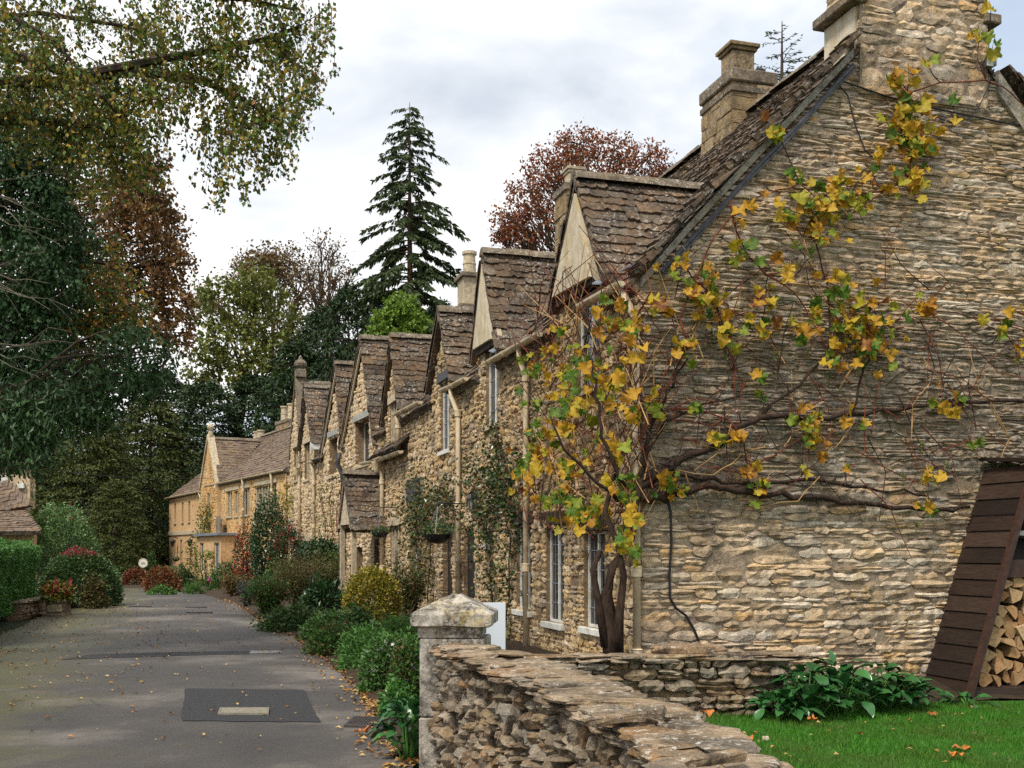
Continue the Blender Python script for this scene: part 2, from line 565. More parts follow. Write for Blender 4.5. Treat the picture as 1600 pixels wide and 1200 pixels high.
_c = REND.mix(REND.ramp(REND.noise(40, 6, 0.75, (6, 7, 3)), [(0.58, 0.0), (0.66, 0.7)]), _c, (0.10, 0.09, 0.07))
REND.bump(REND.noise(30, 7, 0.6), 0.4, 0.008)
REND = REND.done(_c, 0.9, 0.2)
VERGE = mat_stone('verge_mortar', [(0.30, 0.28, 0.235), (0.33, 0.30, 0.25)], stain=0.8, lich=0.4, yellow=0.5, stain_col=(0.09, 0.08, 0.065), stain_scale=3.0, bump=0.8)
STUC = mat_stone('warm_stucco', [(0.515, 0.338, 0.180), (0.536, 0.349, 0.190)], stain=0.35, lich=0.1, yellow=0.2, stain_col=(0.38, 0.17, 0.05), bump=0.25, dist=0.006)
DRESS = mat_stone('dressed_stone', [(0.42, 0.35, 0.24), (0.47, 0.39, 0.27)], stain=0.5, lich=0.3, yellow=0.2, stain_col=(0.16, 0.13, 0.10), bump=0.4, dist=0.008)
GREY = mat_stone('grey_lintel_stone', [(0.29, 0.29, 0.27), (0.33, 0.32, 0.29)], stain=0.4, lich=0.3, yellow=0.1, bump=0.4, dist=0.008)
STACK = mat_stone('chimney_limestone', [(0.212, 0.156, 0.086), (0.306, 0.216, 0.116), (0.264, 0.200, 0.124), (0.340, 0.256, 0.158)], stain=0.85, lich=0.6, yellow=0.5, stain_col=(0.07, 0.058, 0.044), stain_scale=2.2)
PIPE = mat_plain('cream_plastic', (0.62, 0.51, 0.35), 0.5, 0.15, 5, 0.0, 0.4, dirt=(0.34, 0.25, 0.15))
WHITE = mat_plain('white_paint', (0.62, 0.62, 0.58), 0.5, 0.15, 9, 0.0, 0.4, dirt=(0.40, 0.37, 0.31))
CONDUIT = mat_plain('grey_conduit', (0.075, 0.078, 0.092), 0.55, 0.4, 10, 0.3, 0.4)
LEAD = mat_plain('black_lead', (0.022, 0.024, 0.028), 0.55, 0.4, 10, 0.3, 0.5)
LEADG = mat_plain('grey_lead', (0.16, 0.18, 0.21), 0.5, 0.3, 10, 0.2, 0.5)
BLACK = mat_plain('black_iron', (0.012, 0.012, 0.013), 0.45, 0.2, 10, 0.0, 0.5)
CABLE = mat_plain('black_cable', (0.014, 0.014, 0.016), 0.5, 0.2, 10)
DARKW = NT('dark_stained_board')
_w = DARKW.noise(9, 7, 0.6, (0, 0, 0), (0.5, 0.5, 6.0))
_c = DARKW.mix(1.0, DARKW.ramp(DARKW.rnd(), [(0, (0.013, 0.008, 0.007)), (0.5, (0.024, 0.014, 0.010)), (1, (0.044, 0.026, 0.019))]), DARKW.ramp(_w, [(0.3, 0.6), (0.7, 1.5)]), 'MULTIPLY')
DARKW.bump(_w, 0.4, 0.006)
DARKW = DARKW.done(_c, 0.5, 0.4)
POSTW = mat_plain('red_brown_post', (0.045, 0.020, 0.014), 0.5, 0.35, 12, 0.3)
GLASS = NT('window_glass')
GLASS.bump(GLASS.noise(5, 2, 0.5), 0.12, 0.01)
GLASS = GLASS.done(GLASS.ramp(GLASS.noise(1.4, 2, 0.5), [(0.35, (0.008, 0.009, 0.010)), (0.7, (0.035, 0.036, 0.034))]), 0.05, 0.6)
WOODB = mat_plain('brown_timber', (0.18, 0.095, 0.04), 0.6, 0.3, 10, 0.3)

# logs: end grain with rings, bark on the round side
LOGE = NT('split_log_end')
_c = LOGE.ramp(LOGE.rnd(), pal([(0.30, 0.175, 0.085), (0.42, 0.27, 0.14), (0.36, 0.20, 0.09), (0.46, 0.32, 0.18), (0.26, 0.125, 0.055)]))
_c = LOGE.mix(0.8, _c, LOGE.ramp(LOGE.noise(26, 6, 0.65), [(0.32, 0.5), (0.5, 1.0), (0.7, 1.2)]), 'MULTIPLY')
_c = LOGE.mix(LOGE.ramp(LOGE.noise(4, 4, 0.6, (2, 2, 2)), [(0.60, 0.0), (0.74, 0.8)]), _c, (0.33, 0.12, 0.045))
LOGE.bump(LOGE.noise(60, 5, 0.6), 0.5, 0.006)
LOGE = LOGE.done(_c, 0.85, 0.2)
LOGB = mat_bark('log_bark', (0.07, 0.045, 0.028), (0.24, 0.14, 0.075), 20)

BARK = mat_bark('dark_bark', (0.022, 0.017, 0.013), (0.075, 0.055, 0.04))
BARKB = mat_bark('brown_bark', (0.05, 0.033, 0.022), (0.13, 0.085, 0.055))
BARKG = mat_bark('pale_twig_bark', (0.14, 0.12, 0.09), (0.26, 0.22, 0.17))
VBARK = mat_bark('vine_bark', (0.014, 0.009, 0.007), (0.055, 0.034, 0.024), 30)
CANE = mat_bark('red_cane', (0.07, 0.014, 0.010), (0.17, 0.045, 0.025), 10, 0.2)
CANEY = mat_bark('tan_cane', (0.28, 0.16, 0.06), (0.42, 0.26, 0.11), 10, 0.2)

# ground, road
ROADM = NT('worn_asphalt')
_x = ROADM.sep()
_big = ROADM.noise(0.42, 7, 0.6, (4, 1, 0), (1.0, 0.9, 1))
_c = ROADM.ramp(_big, [(0.36, (0.028, 0.025, 0.023)), (0.50, (0.056, 0.049, 0.044)), (0.64, (0.150, 0.133, 0.118))])
_c = ROADM.mix(1.0, _c, ROADM.ramp(ROADM.noise(75, 7, 0.82), [(0.30, 0.45), (0.5, 1.0), (0.70, 1.7)]), 'MULTIPLY')
_c = ROADM.mix(ROADM.ramp(ROADM.noise(1.7, 7, 0.65, (3, 8, 0), (0.8, 1.1, 1)), [(0.52, 0.0), (0.66, 0.6)]), _c, (0.03, 0.029, 0.03))
_e = ROADM.math('ADD', _x[0], ROADM.math('MULTIPLY', _x[1], 0.30))      # distance across the road, from its left edge
_ck = ROADM.voronoi(1.1, (3, 3, 0), 'DISTANCE_TO_EDGE')
_ck = ROADM.math('MULTIPLY', ROADM.ramp(ROADM.math('ADD', _ck, ROADM.math('MULTIPLY', ROADM.noise(5, 5, 0.6), 0.06)), [(0.026, 1.0), (0.036, 0.0)]), ROADM.ramp(ROADM.noise(0.5, 3, 0.5, (5, 5, 0)), [(0.5, 0.0), (0.6, 0.8)]))
_c = ROADM.mix(_ck, _c, (0.015, 0.014, 0.014))
_moss = ROADM.ramp(ROADM.math('ADD', ROADM.math('MULTIPLY', _e, 0.1), ROADM.math('ADD', 0.5, ROADM.math('MULTIPLY', ROADM.math('SUBTRACT', ROADM.noise(0.7, 6, 0.65, (9, 1, 0)), 0.5), 0.5))), [(0.27, 1.0), (0.42, 0.0)])
_moss = ROADM.math('MULTIPLY', _moss, ROADM.ramp(ROADM.noise(9, 6, 0.7, (1, 7, 0)), [(0.34, 0.15), (0.54, 1.0)]))
_c = ROADM.mix(ROADM.math('MULTIPLY', _moss, 0.9), _c, (0.062, 0.060, 0.014))
ROADM.bump(ROADM.noise(140, 5, 0.7), 0.6, 0.006)
ROADM = ROADM.done(_c, ROADM.ramp(_big, [(0.35, 0.55), (0.65, 0.8)]), 0.4)
PATCH = mat_plain('new_asphalt', (0.032, 0.032, 0.035), 0.75, 0.45, 60, 0.8, 0.3)
SOIL = mat_stone('bed_soil', [(0.045, 0.030, 0.018), (0.06, 0.04, 0.025)], stain=0.5, lich=0.0, yellow=0.3, yellow_col=(0.10, 0.05, 0.02), bump=1.0, dist=0.04)
GRND = mat_stone('rough_grass_ground', [(0.03, 0.045, 0.014), (0.04, 0.055, 0.018)], stain=0.4, lich=0.0, yellow=0.3, yellow_col=(0.08, 0.07, 0.02), bump=1.0, dist=0.05)
LAWNM = mat_stone('lawn_turf', [(0.031, 0.111, 0.013), (0.038, 0.125, 0.015)], stain=0.3, lich=0.0, yellow=0.0, stain_col=(0.01, 0.03, 0.006), bump=1.0, dist=0.03)
GRASSM = mat_leaf('grass_blade', [(0.039, 0.158, 0.014), (0.065, 0.227, 0.019), (0.047, 0.197, 0.014), (0.109, 0.257, 0.026)], 0.55, 0.3, 0.25, patch=((0.085, 0.135, 0.022), 1.3, 0.42, 0.66))
# ------------------------------------------------------------------ shapes of the pieces
rng = np.random.default_rng(11)

def rock_shape(r, nx=4, nz=2, rough=1.0):
    """a stone: lumpy front (y = -0.5) and sides running back into the wall"""
    V, idx = [], {}
    bl, br = r.uniform(-0.09, 0.09, 2)
    for j in range(nz + 1):
        for i in range(nx + 1):
            x, z = i / nx - 0.5, j / nz - 0.5
            ex, ez = abs(x) * 2, abs(z) * 2
            edge = max(ex, ez) > 0.98
            corner = ex > 0.98 and ez > 0.98
            y = -0.5 + (0.20 if corner else 0.12 if edge else 0.0) * min(1.0, rough + 0.15) + r.normal(0, 0.06) * rough
            k = 1.0 - 0.14 * min(rough, 1.0) if corner else 1.0
            xx = x * k + r.normal(0, 0.025) * rough + (bl if x < 0 else br) * z
            zz = z * k + r.normal(0, 0.07) * rough * (1.5 if ez > 0.98 else 0.7)
            idx[i, j] = len(V); V.append((xx, y, zz))
    fs = [[idx[i, j], idx[i + 1, j], idx[i + 1, j + 1], idx[i, j + 1]] for j in range(nz) for i in range(nx)]
    ring = [idx[i, 0] for i in range(nx)] + [idx[nx, j] for j in range(nz)] + [idx[i, nz] for i in range(nx, 0, -1)] + [idx[0, j] for j in range(nz, 0, -1)]
    k = len(V)
    for q in ring:
        V.append((V[q][0] * 1.02, 0.5, V[q][2] * 1.02))
    n = len(ring)
    for a in range(n):
        b = (a + 1) % n
        fs.append([ring[b], ring[a], k + a, k + b])
    return V, fs

STONE = Lib('stone')
for _k in range(22):
    STONE.add(*rock_shape(rng, 4, 2, 1.0))
STONE_FAR = Lib('stone')
for _k in range(10):
    STONE_FAR.add(*rock_shape(rng, 2, 1, 0.8))
CUT = Lib('stone_block')
for _k in range(8):
    CUT.add(*rock_shape(rng, 2, 2, 0.15))

def tile_shape(r):
    V, n = [], 4
    j = r.normal(0, 0.05, n + 1)
    j[0] += 0.05 * r.uniform(0, 1); j[-1] += 0.05 * r.uniform(0, 1)
    xs = np.linspace(-0.5, 0.5, n + 1) + np.concatenate([[0], r.normal(0, 0.02, n - 1), [0]])
    hz = 1.0 + r.normal(0, 0.10, n + 1)
    for i in range(n + 1):
        V.append((xs[i], j[i], hz[i]))             # upper lip of the lower edge
    for i in range(n + 1):
        V.append((xs[i], j[i] + 0.02, -0.25))      # under it
    V += [(-0.48, 1.0, 0.25), (0.48, 1.0, 0.25), (-0.48, 1.0, -0.25), (0.48, 1.0, -0.25)]
    a = 2 * n + 2
    m = len(V)
    for i in range(n + 1):
        V.append((xs[i], 0.5 + j[i] * 0.3, 0.66 + r.normal(0, 0.05)))
    fs = [[i, i + 1, m + i + 1, m + i] for i in range(n)]
    fs += [[m + i for i in range(n + 1)] + [a + 1, a]]
    fs += [[i + 1, i, n + 1 + i, n + 2 + i] for i in range(n)]
    fs += [[0, m, a, a + 2, n + 1], [m + n, n, 2 * n + 1, a + 3, a + 1]]
    return V, fs
TILEL = Lib('tile')
for _k in range(16):
    TILEL.add(*tile_shape(rng))

RIDGEL = Lib('ridge_tile')
for _k in range(6):
    V, fs = [], []
    prof = [(-0.5, 0.0), (-0.42, 0.34), (-0.16, 0.92), (0.0, 1.0), (0.16, 0.92), (0.42, 0.34), (0.5, 0.0)]
    for x in (-0.5, -0.48, 0.48, 0.5):
        for y, z in prof:
            s = 0.95 if abs(x) == 0.5 else 1.0
            V.append((x + rng.normal(0, 0.006), y * s, z * s + rng.normal(0, 0.03)))
    n = len(prof)
    for i in range(3):
        for k in range(n - 1):
            a = i * n + k
            fs.append([a, a + 1, a + 1 + n, a + n])
    fs += [list(range(n))[::-1], [3 * n + k for k in range(n)]]
    RIDGEL.add(V, fs)

def slab_shape(r):
    """thin ragged coping slab"""
    n = 9
    V = []
    for zz, kk in ((-0.5, 0.93), (-0.12, 1.03), (0.28, 1.0), (0.5, 0.90)):
        for k in range(n):
            a = 2 * math.pi * k / n
            c, s = math.cos(a), math.sin(a)
            q = 0.5 / max(abs(c), abs(s)) ** 0.82
            V.append((c * q * kk + r.normal(0, 0.03), s * q * kk + r.normal(0, 0.03), zz + r.normal(0, 0.07)))
    fs = []
    for l in range(3):
        for k in range(n):
            a, b = l * n + k, l * n + (k + 1) % n
            fs.append([a, b, b + n, a + n])
    V.append((r.normal(0, 0.1), r.normal(0, 0.1), 0.56))
    t = len(V) - 1
    for k in range(n):
        fs.append([3 * n + k, 3 * n + (k + 1) % n, t])
    fs.append(list(range(n))[::-1])
    return V, fs
SLAB = Lib('coping_slab')
for _k in range(12):
    SLAB.add(*slab_shape(rng))

# ------------------------------------------------------------------ walls
class Plane:
    def __init__(self, O, A, B, N):
        self.O, self.A, self.B, self.N = [np.asarray(q, float) for q in (O, A, B, N)]
    def pt(self, a, b, c=0.0):
        return self.O + self.A * a + self.B * b + self.N * c

def wall_poly_ranges(tops, b):
    """where the wall, below the line through tops (a, b), reaches height b"""
    out, cur = [], None
    for (a0, b0), (a1, b1) in zip(tops[:-1], tops[1:]):
        if a1 - a0 < 1e-6:
            continue
        lo, hi = a0, a1
        if b0 < b and b1 < b:
            continue
        if b0 < b <= b1:
            lo = a0 + (a1 - a0) * (b - b0) / (b1 - b0)
        elif b1 < b <= b0:
            hi = a0 + (a1 - a0) * (b - b0) / (b1 - b0)
        if out and abs(out[-1][1] - lo) < 1e-4:
            out[-1][1] = hi
        else:
            out.append([lo, hi])
    return out

def cut_ranges(rs, holes, b):
    for h0, g0, h1, g1 in holes:
        if g0 < b < g1:
            nr = []
            for l, r_ in rs:
                if h1 <= l or h0 >= r_:
                    nr.append([l, r_])
                else:
                    if h0 > l: nr.append([l, h0])
                    if h1 < r_: nr.append([h1, r_])
            rs = nr
    return rs

def wall_sheet(mb, pl, tops, holes, b0=0.0, reveal=0.22, c=0.0):
    """the mortar face of a wall with real openings and their reveals"""
    cuts = sorted(set([round(a, 5) for a, b in tops] + [round(q, 5) for h in holes for q in (h[0], h[2])]))
    lo, hi = tops[0][0], tops[-1][0]
    cuts = [q for q in cuts if lo - 1e-6 <= q <= hi + 1e-6]
    def top(a, side):
        for (a0, z0), (a1, z1) in zip(tops[:-1], tops[1:]):
            if a1 - a0 > 1e-6 and (a0 - 1e-6 <= a <= a1 + 1e-6) and ((side > 0 and a < a1 - 1e-6) or (side < 0 and a > a0 + 1e-6)):
                return z0 + (z1 - z0) * (a - a0) / (a1 - a0)
        return tops[-1][1]
    for l, r_ in zip(cuts[:-1], cuts[1:]):
        m = (l + r_) / 2
        hs = sorted([h for h in holes if h[0] <= m <= h[2]], key=lambda h: h[1])
        b = b0
        for h in hs:
            if h[1] > b + 1e-4:
                mb.quad(pl.pt(l, b, c), pl.pt(r_, b, c), pl.pt(r_, h[1], c), pl.pt(l, h[1], c))
            b = max(b, h[3])
        mb.quad(pl.pt(l, b, c), pl.pt(r_, b, c), pl.pt(r_, max(top(r_, -1), b), c), pl.pt(l, max(top(l, 1), b), c))
    for h0, g0, h1, g1 in holes:
        q = [(h0, g0), (h1, g0), (h1, g1), (h0, g1)]
        for i in range(4):
            x, y = q[i], q[(i + 1) % 4]
            mb.quad(pl.pt(*x, c), pl.pt(*y, c), pl.pt(*y, c - reveal), pl.pt(*x, c - reveal))

def wall_items(pl, tops, holes, b0, b1, hr, wr, r, depth=0.14, proud=0.03, vary=0.014, lib=None, thin=0.3, tilt=0.03):
    """courses of stones; hr and wr may be functions of height"""
    lib = lib or STONE
    out, b = [], b0
    ph = r.uniform(0, 6)
    while b < b1:
        lo, hi = hr(b) if callable(hr) else hr
        h = r.uniform(lo, hi)
        rs = cut_ranges(wall_poly_ranges(tops, b + h * 0.55), holes, b + h * 0.5)
        for l, r_ in rs:
            a = l
            while a < r_ - 0.02:
                wl, wh = wr(b) if callable(wr) else wr
                w = wl + (wh - wl) * r.uniform(0, 1) ** 1.4
                if r_ - a - w < wl * 0.6:
                    w = r_ - a
                wav = 0.02 * math.sin(a * 1.1 + ph) + 0.012 * math.sin(a * 2.7 + b * 3)
                parts = [(b, h)]
                if h > lo * 1.25 and r.uniform() < thin:
                    q = r.uniform(0.36, 0.64)
                    parts = [(b, h * q), (b + h * q, h * (1 - q))]
                for bb, hh in parts:
                    t = r.normal(0, tilt)
                    A2 = pl.A * math.cos(t) + pl.B * math.sin(t)
                    B2 = pl.B * math.cos(t) - pl.A * math.sin(t)
                    c = proud + r.normal(0, vary) - depth / 2
                    sg = 1 if r.uniform() < 0.5 else -1
                    out.append((mat4(A2 * w * r.uniform(0.93, 1.0), -pl.N * depth, B2 * hh * r.uniform(0.86, 1.02),
                                     pl.pt(a + w / 2, bb + hh / 2 + wav, c)), int(r.integers(len(lib.shapes)))))
                a += w
        b += h
    return out

# ------------------------------------------------------------------ roofs
def convex_range(poly, b):
    xs = []
    for (a0, b0), (a1, b1) in zip(poly, poly[1:] + poly[:1]):
        if (b0 - b) * (b1 - b) < 0:
            xs.append(a0 + (a1 - a0) * (b - b0) / (b1 - b0))
    return (min(xs), max(xs)) if len(xs) >= 2 else None

def tile_items(pl, poly, r, ex=(0.23, 0.13), wr=(0.22, 0.46), th=0.05, skip=None, cover=1.75):
    out = []
    bmin = min(q[1] for q in poly); bmax = max(q[1] for q in poly)
    b, row = bmin, 0
    while b < bmax - 0.03:
        k = (b - bmin) / max(bmax - bmin, 1e-6)
        e = (ex[0] + (ex[1] - ex[0]) * k) * r.uniform(0.9, 1.1)
        rg = convex_range(poly, min(b + e * 0.5, bmax - 0.01))
        if rg:
            sc = 1.0 - 0.35 * k
            a = rg[0] - r.uniform(0, 0.05)
            while a < rg[1] - 0.03:
                w = r.uniform(*wr) * sc
                if rg[1] - a - w < wr[0] * 0.5:
                    w = rg[1] - a
                if not (skip and skip(a + w / 2, b)):
                    t = r.normal(0, 0.028)
                    A2 = pl.A * math.cos(t) + pl.B * math.sin(t)
                    B2 = pl.B * math.cos(t) - pl.A * math.sin(t)
                    out.append((mat4(A2 * w * 0.985, B2 * e * cover, pl.N * th * r.uniform(0.75, 1.35),
                                     pl.pt(a + w / 2, b - 0.02 + r.normal(0, 0.012), 0.012 + r.normal(0, 0.004))), int(r.integers(16))))
                a += w
        b += e; row += 1
    return out

def roof_plane(parent, pl, poly, r, mat=None, ex=(0.23, 0.13), wr=(0.22, 0.46), skip=None, limit=300, thick=0.10, th=0.05, least=9.0, under=None, slabs=None):
    mb = MB()
    for q in (slabs or [poly]):
        mb.prism([pl.pt(a, b, 0.0) for a, b in q], -pl.N * thick)
    rf = mb.build('roof', under or TILE, parent)
    pieces('tile', rf, tile_items(pl, poly, r, ex, wr, th, skip), TILEL, mat or TILE, limit, least)
    return rf

def ridge_line(parent, p0, p1, r, wid=0.34, hi=0.15, step=0.45, mat=None, limit=60, side=None):
    p0, p1 = np.asarray(p0, float), np.asarray(p1, float)
    L = np.linalg.norm(p1 - p0); t = (p1 - p0) / L
    sd = unit(np.cross(Z3, t)); up = np.cross(t, sd)
    n = max(int(round(L / step)), 1)
    it = []
    for k in range(n):
        it.append((mat4(t * L / n * 0.99, sd * wid, up * hi * r.uniform(0.92, 1.08), p0 + t * L * (k + 0.5) / n - up * 0.05 + up * r.normal(0, 0.006)), int(r.integers(6))))
    pieces('ridge_tile', parent, it, RIDGEL, mat or RIDGE, limit)

PITCH = 1.035
def dormer_roof(parent, fr, sa, za, side, ze, r, df=-0.14, rise=0.10, limit=90, eave_z=4.85, dmax=4.0, ridge=True, wr=(0.22, 0.46), mat=None, ex=(0.2, 0.13), over=0.05):
    """two slopes of one dormer or gable; side = [(s, z), (s, z)] of the two lower ends"""
    da = min((za - eave_z) / PITCH + 0.3, dmax)
    for s_e, z_e in side:
        B = fr.u * (sa - s_e) + Z3 * (za - z_e)
        L = np.linalg.norm(B); B = B / L
        A = fr.n
        N = np.cross(A, B)
        if N[2] < 0: N = -N
        O = fr.pt(s_e, df, z_e) + N * over - B * 0.10
        de = max((z_e - eave_z) / PITCH, 0.0) + 0.25
        poly = [(0, 0), (de - df, 0), (da - df, L + 0.10), (0, L + 0.10)]
        # tiles need a right-handed frame with N outward
        roof_plane(parent, Plane(O, A, B, N), poly, r, ex=ex, wr=wr, limit=limit, thick=0.07, mat=mat)
    if ridge:
        ridge_line(parent, fr.pt(sa, df - 0.02, za + rise), fr.pt(sa, da - 0.05, za + rise), r)

# ------------------------------------------------------------------ openings, pipes, gutters
def window(parent, pl, a0, b0, a1, b1, r, lights=2, rows=4, cols=2, deep=0.15, mat=None, lintel=None, sill=True, mull=None, fw=0.038, lead=True, name='window'):
    mb = MB()
    ca, cb = (a0 + a1) / 2, (b0 + b1) / 2
    A, B, N = pl.A, pl.B, pl.N
    def bar(x0, y0, x1, y1, c=-deep, t=0.014, m=mb):
        m.box(pl.pt((x0 + x1) / 2, (y0 + y1) / 2, c), A * (x1 - x0) / 2, N * t, B * (y1 - y0) / 2)
    bar(a0, b0, a0 + fw, b1); bar(a1 - fw, b0, a1, b1); bar(a0 + fw, b0, a1 - fw, b0 + fw); bar(a0 + fw, b1 - fw, a1 - fw, b1)
    wl = (a1 - a0) / lights
    for k in range(1, lights):
        x = a0 + wl * k
        bar(x - fw * 0.55, b0 + fw, x + fw * 0.55, b1 - fw, -deep + 0.003)
    w = mb.build(name, mat or WHITE, parent)
    for k in range(lights):
        x0, x1 = a0 + wl * k + fw * 0.8, a0 + wl * (k + 1) - fw * 0.8
        g = MB(); g.quad(pl.pt(x0, b0 + fw * 0.8, -deep - 0.01), pl.pt(x1, b0 + fw * 0.8, -deep - 0.01), pl.pt(x1, b1 - fw * 0.8, -deep - 0.01), pl.pt(x0, b1 - fw * 0.8, -deep - 0.01))
        g.build('pane', GLASS, w)
        if lead:
            m = MB()
            for i in range(1, cols):
                x = x0 + (x1 - x0) * i / cols
                m.box(pl.pt(x, cb, -deep - 0.004), A * 0.006, N * 0.006, B * (b1 - b0 - fw * 2) / 2)
            for j in range(1, rows):
                y = b0 + (b1 - b0) * j / rows
                m.box(pl.pt((x0 + x1) / 2, y, -deep - 0.0035), A * (x1 - x0) / 2, N * 0.006, B * 0.006)
            m.build('lead_bars', LEADG, w)
    if sill:
        m = MB(); m.rbox(pl.pt(ca, b0 - 0.045, -0.05), A * ((a1 - a0) / 2 + 0.05), N * 0.13, B * 0.043)
        m.build('sill', DRESS if sill is True else sill, w)
    if lintel:
        m = MB(); m.rbox(pl.pt(ca, b1 + 0.10, -0.03), A * ((a1 - a0) / 2 + 0.16), N * 0.09, B * 0.10)
        m.build('lintel', lintel, w)
    if mull:
        m = MB()
        for k in range(lights + 1):
            x = a0 + wl * k
            m.box(pl.pt(x + (0.045 if k == 0 else -0.045 if k == lights else 0), cb, -deep + 0.06), A * 0.05, N * 0.06, B * (b1 - b0) / 2)
        m.build('mullion', mull, w)
    return w

def gutter(parent, p0, p1, nout, rad=0.062, mat=None, slope=0.0):
    """half-round gutter with its open side up"""
    p0, p1 = np.asarray(p0, float), np.asarray(p1, float)
    t = unit(p1 - p0); o = unit(np.cross(t, Z3))
    mb = MB(); k = 9
    for e, (q) in enumerate((p0, p1)):
        for rr in (rad, rad * 0.86):
            for i in range(k):
                a = math.pi + math.pi * i / (k - 1)
                mb.v.append(tuple(q + o * math.cos(a) * rr + Z3 * math.sin(a) * rr))
    for i in range(k - 1):
        for off in (0, k):
            mb.f.append([off + i, off + i + 1, 2 * k + off + i + 1, 2 * k + off + i]); mb.mi.append(0)
    for e in (0, 2 * k):
        for i in range(k - 1):
            mb.f.append([e + i, e + i + 1, e + k + i + 1, e + k + i]); mb.mi.append(0)
    for i in (0, k - 1):
        mb.f.append([i, k + i, 3 * k + i, 2 * k + i]); mb.mi.append(0)
    # stop end as a half disc, brackets
    for q, s in ((p0, 1), (p1, -1)):
        ring = [q + o * math.cos(math.pi + math.pi * i / (k - 1)) * rad + Z3 * math.sin(math.pi + math.pi * i / (k - 1)) * rad for i in range(k)]
        mb.prism(ring, t * s * 0.006)
    g = mb.build('gutter', mat or PIPE, parent)
    n = max(int(np.linalg.norm(p1 - p0) / 0.9), 1)
    for j in range(n + 1):
        q = p0 + (p1 - p0) * (j + 0.25) / (n + 0.5)
        m = MB()
        ring = [q + o * math.cos(math.pi + math.pi * i / 8) * rad * 1.12 + Z3 * math.sin(math.pi + math.pi * i / 8) * rad * 1.12 for i in range(9)]
        m.tube(ring, 0.009, 4)
        m.build('bracket', mat or PIPE, g)
    return g

def downpipe(parent, pts, rad=0.042, mat=None, collars=(0.3, 0.62), hopper=False):
    mb = MB(); pts = [np.asarray(q, float) for q in pts]
    mb.tube(pts, rad, 10)
    d = mb.build('downpipe', mat or PIPE, parent, smooth=True)
    top, bot = pts[-2] if len(pts) > 2 else pts[0], pts[-1]
    for k in collars:
        q = top + (bot - top) * k
        m = MB(); m.lathe(q, [(rad * 1.02, -0.06), (rad * 1.35, -0.05), (rad * 1.35, 0.05), (rad * 1.5, 0.06), (rad * 1.02, 0.075)], 10)
        m.build('collar', mat or PIPE, d)
    if hopper:
        m = MB(); m.lathe(pts[0], [(rad, -0.30), (rad * 1.5, -0.24), (rad * 2.5, -0.06), (rad * 2.7, 0.0)], 10)
        m.build('hopper', mat or PIPE, d)
    return d

def chimney(parent, c, ax, ay, z0, z1, r, mat=None, cap=0.16, courses=(0.14, 0.2), wid=(0.2, 0.42), capmat=None, lib=None, mort=None, limit=120):
    """rectangular stack: half axes ax, ay; faces built of stones, a cap of slabs"""
    c = np.asarray(c, float); ax = np.asarray(ax, float); ay = np.asarray(ay, float)
    mb = MB(); mb.box(np.array([c[0], c[1], (z0 + z1) / 2]), ax, ay, Z3 * (z1 - z0) / 2)
    ch = mb.build('chimney', mort or MORF, parent)
    it = []
    for e, f in ((ax, ay), (-ax, ay), (ay, ax), (-ay, ax)):
        N = unit(e); A = unit(np.cross(Z3, N)); w = np.linalg.norm(f)
        pl = Plane(np.array([c[0], c[1], 0]) + e - A * w, A, Z3, N)
        it += wall_items(pl, [(0, z1), (2 * w, z1)], [], z0, z1 - 0.05, courses, wid, r, depth=0.10, proud=0.02, vary=0.008, lib=lib or STONE, thin=0.15, tilt=0.01)
    pieces('stone', ch, it, lib or STONE, mat or FRO, limit)
    if cap:
        m = MB(); m.rbox(np.array([c[0], c[1], z1 + cap / 2]), ax + unit(ax) * 0.05, ay + unit(ay) * 0.05, Z3 * cap / 2, 0.2)
        m.build('cap', capmat or RIDGE, ch)
    return ch

def pot(ch, c, z, h=0.5, r0=0.14, mat=None, square=False, n=14):
    m = MB()
    if square:
        s = r0
        for zz0, zz1, k in ((0, 0.07, 1.25), (0.07, h - 0.12, 1.0), (h - 0.12, h - 0.06, 1.15), (h - 0.06, h, 1.32)):
            m.rbox(np.array([c[0], c[1], z + (zz0 + zz1) / 2]), F1.u * s * k, F1.n * s * k, Z3 * (zz1 - zz0) / 2, 0.1)
        q = np.array([c[0], c[1], z + h * 0.48]) - F1.u * s
        m.lathe(q, [(s * 0.62, 0.02), (s * 0.62, 0.0), (s * 0.45, -0.02), (s * 0.3, 0.015)], 12, F1.n, Z3, -F1.u)
    else:
        m.lathe((c[0], c[1], z), [(r0 * 1.15, 0), (r0 * 1.15, 0.05), (r0, 0.07), (r0 * 0.92, h * 0.45), (r0 * 1.0, h * 0.46), (r0 * 1.0, h * 0.52), (r0 * 0.9, h * 0.53), (r0 * 0.86, h - 0.09), (r0 * 1.08, h - 0.08), (r0 * 1.08, h), (r0 * 0.8, h)], n)
    return m.build('chimney_pot', mat or DRESS, ch)
# ------------------------------------------------------------------ ground, road, lawn
LAWN_Z = -0.25
WALL_LINE = [(-0.40, 7.74), (0.28, 5.60), (0.60, 4.00), (0.84, 1.90)]        # the roadside wall, from the pier towards the viewer
def wall_x(y):
    return np.interp(y, [q[1] for q in WALL_LINE[::-1]], [q[0] for q in WALL_LINE[::-1]])

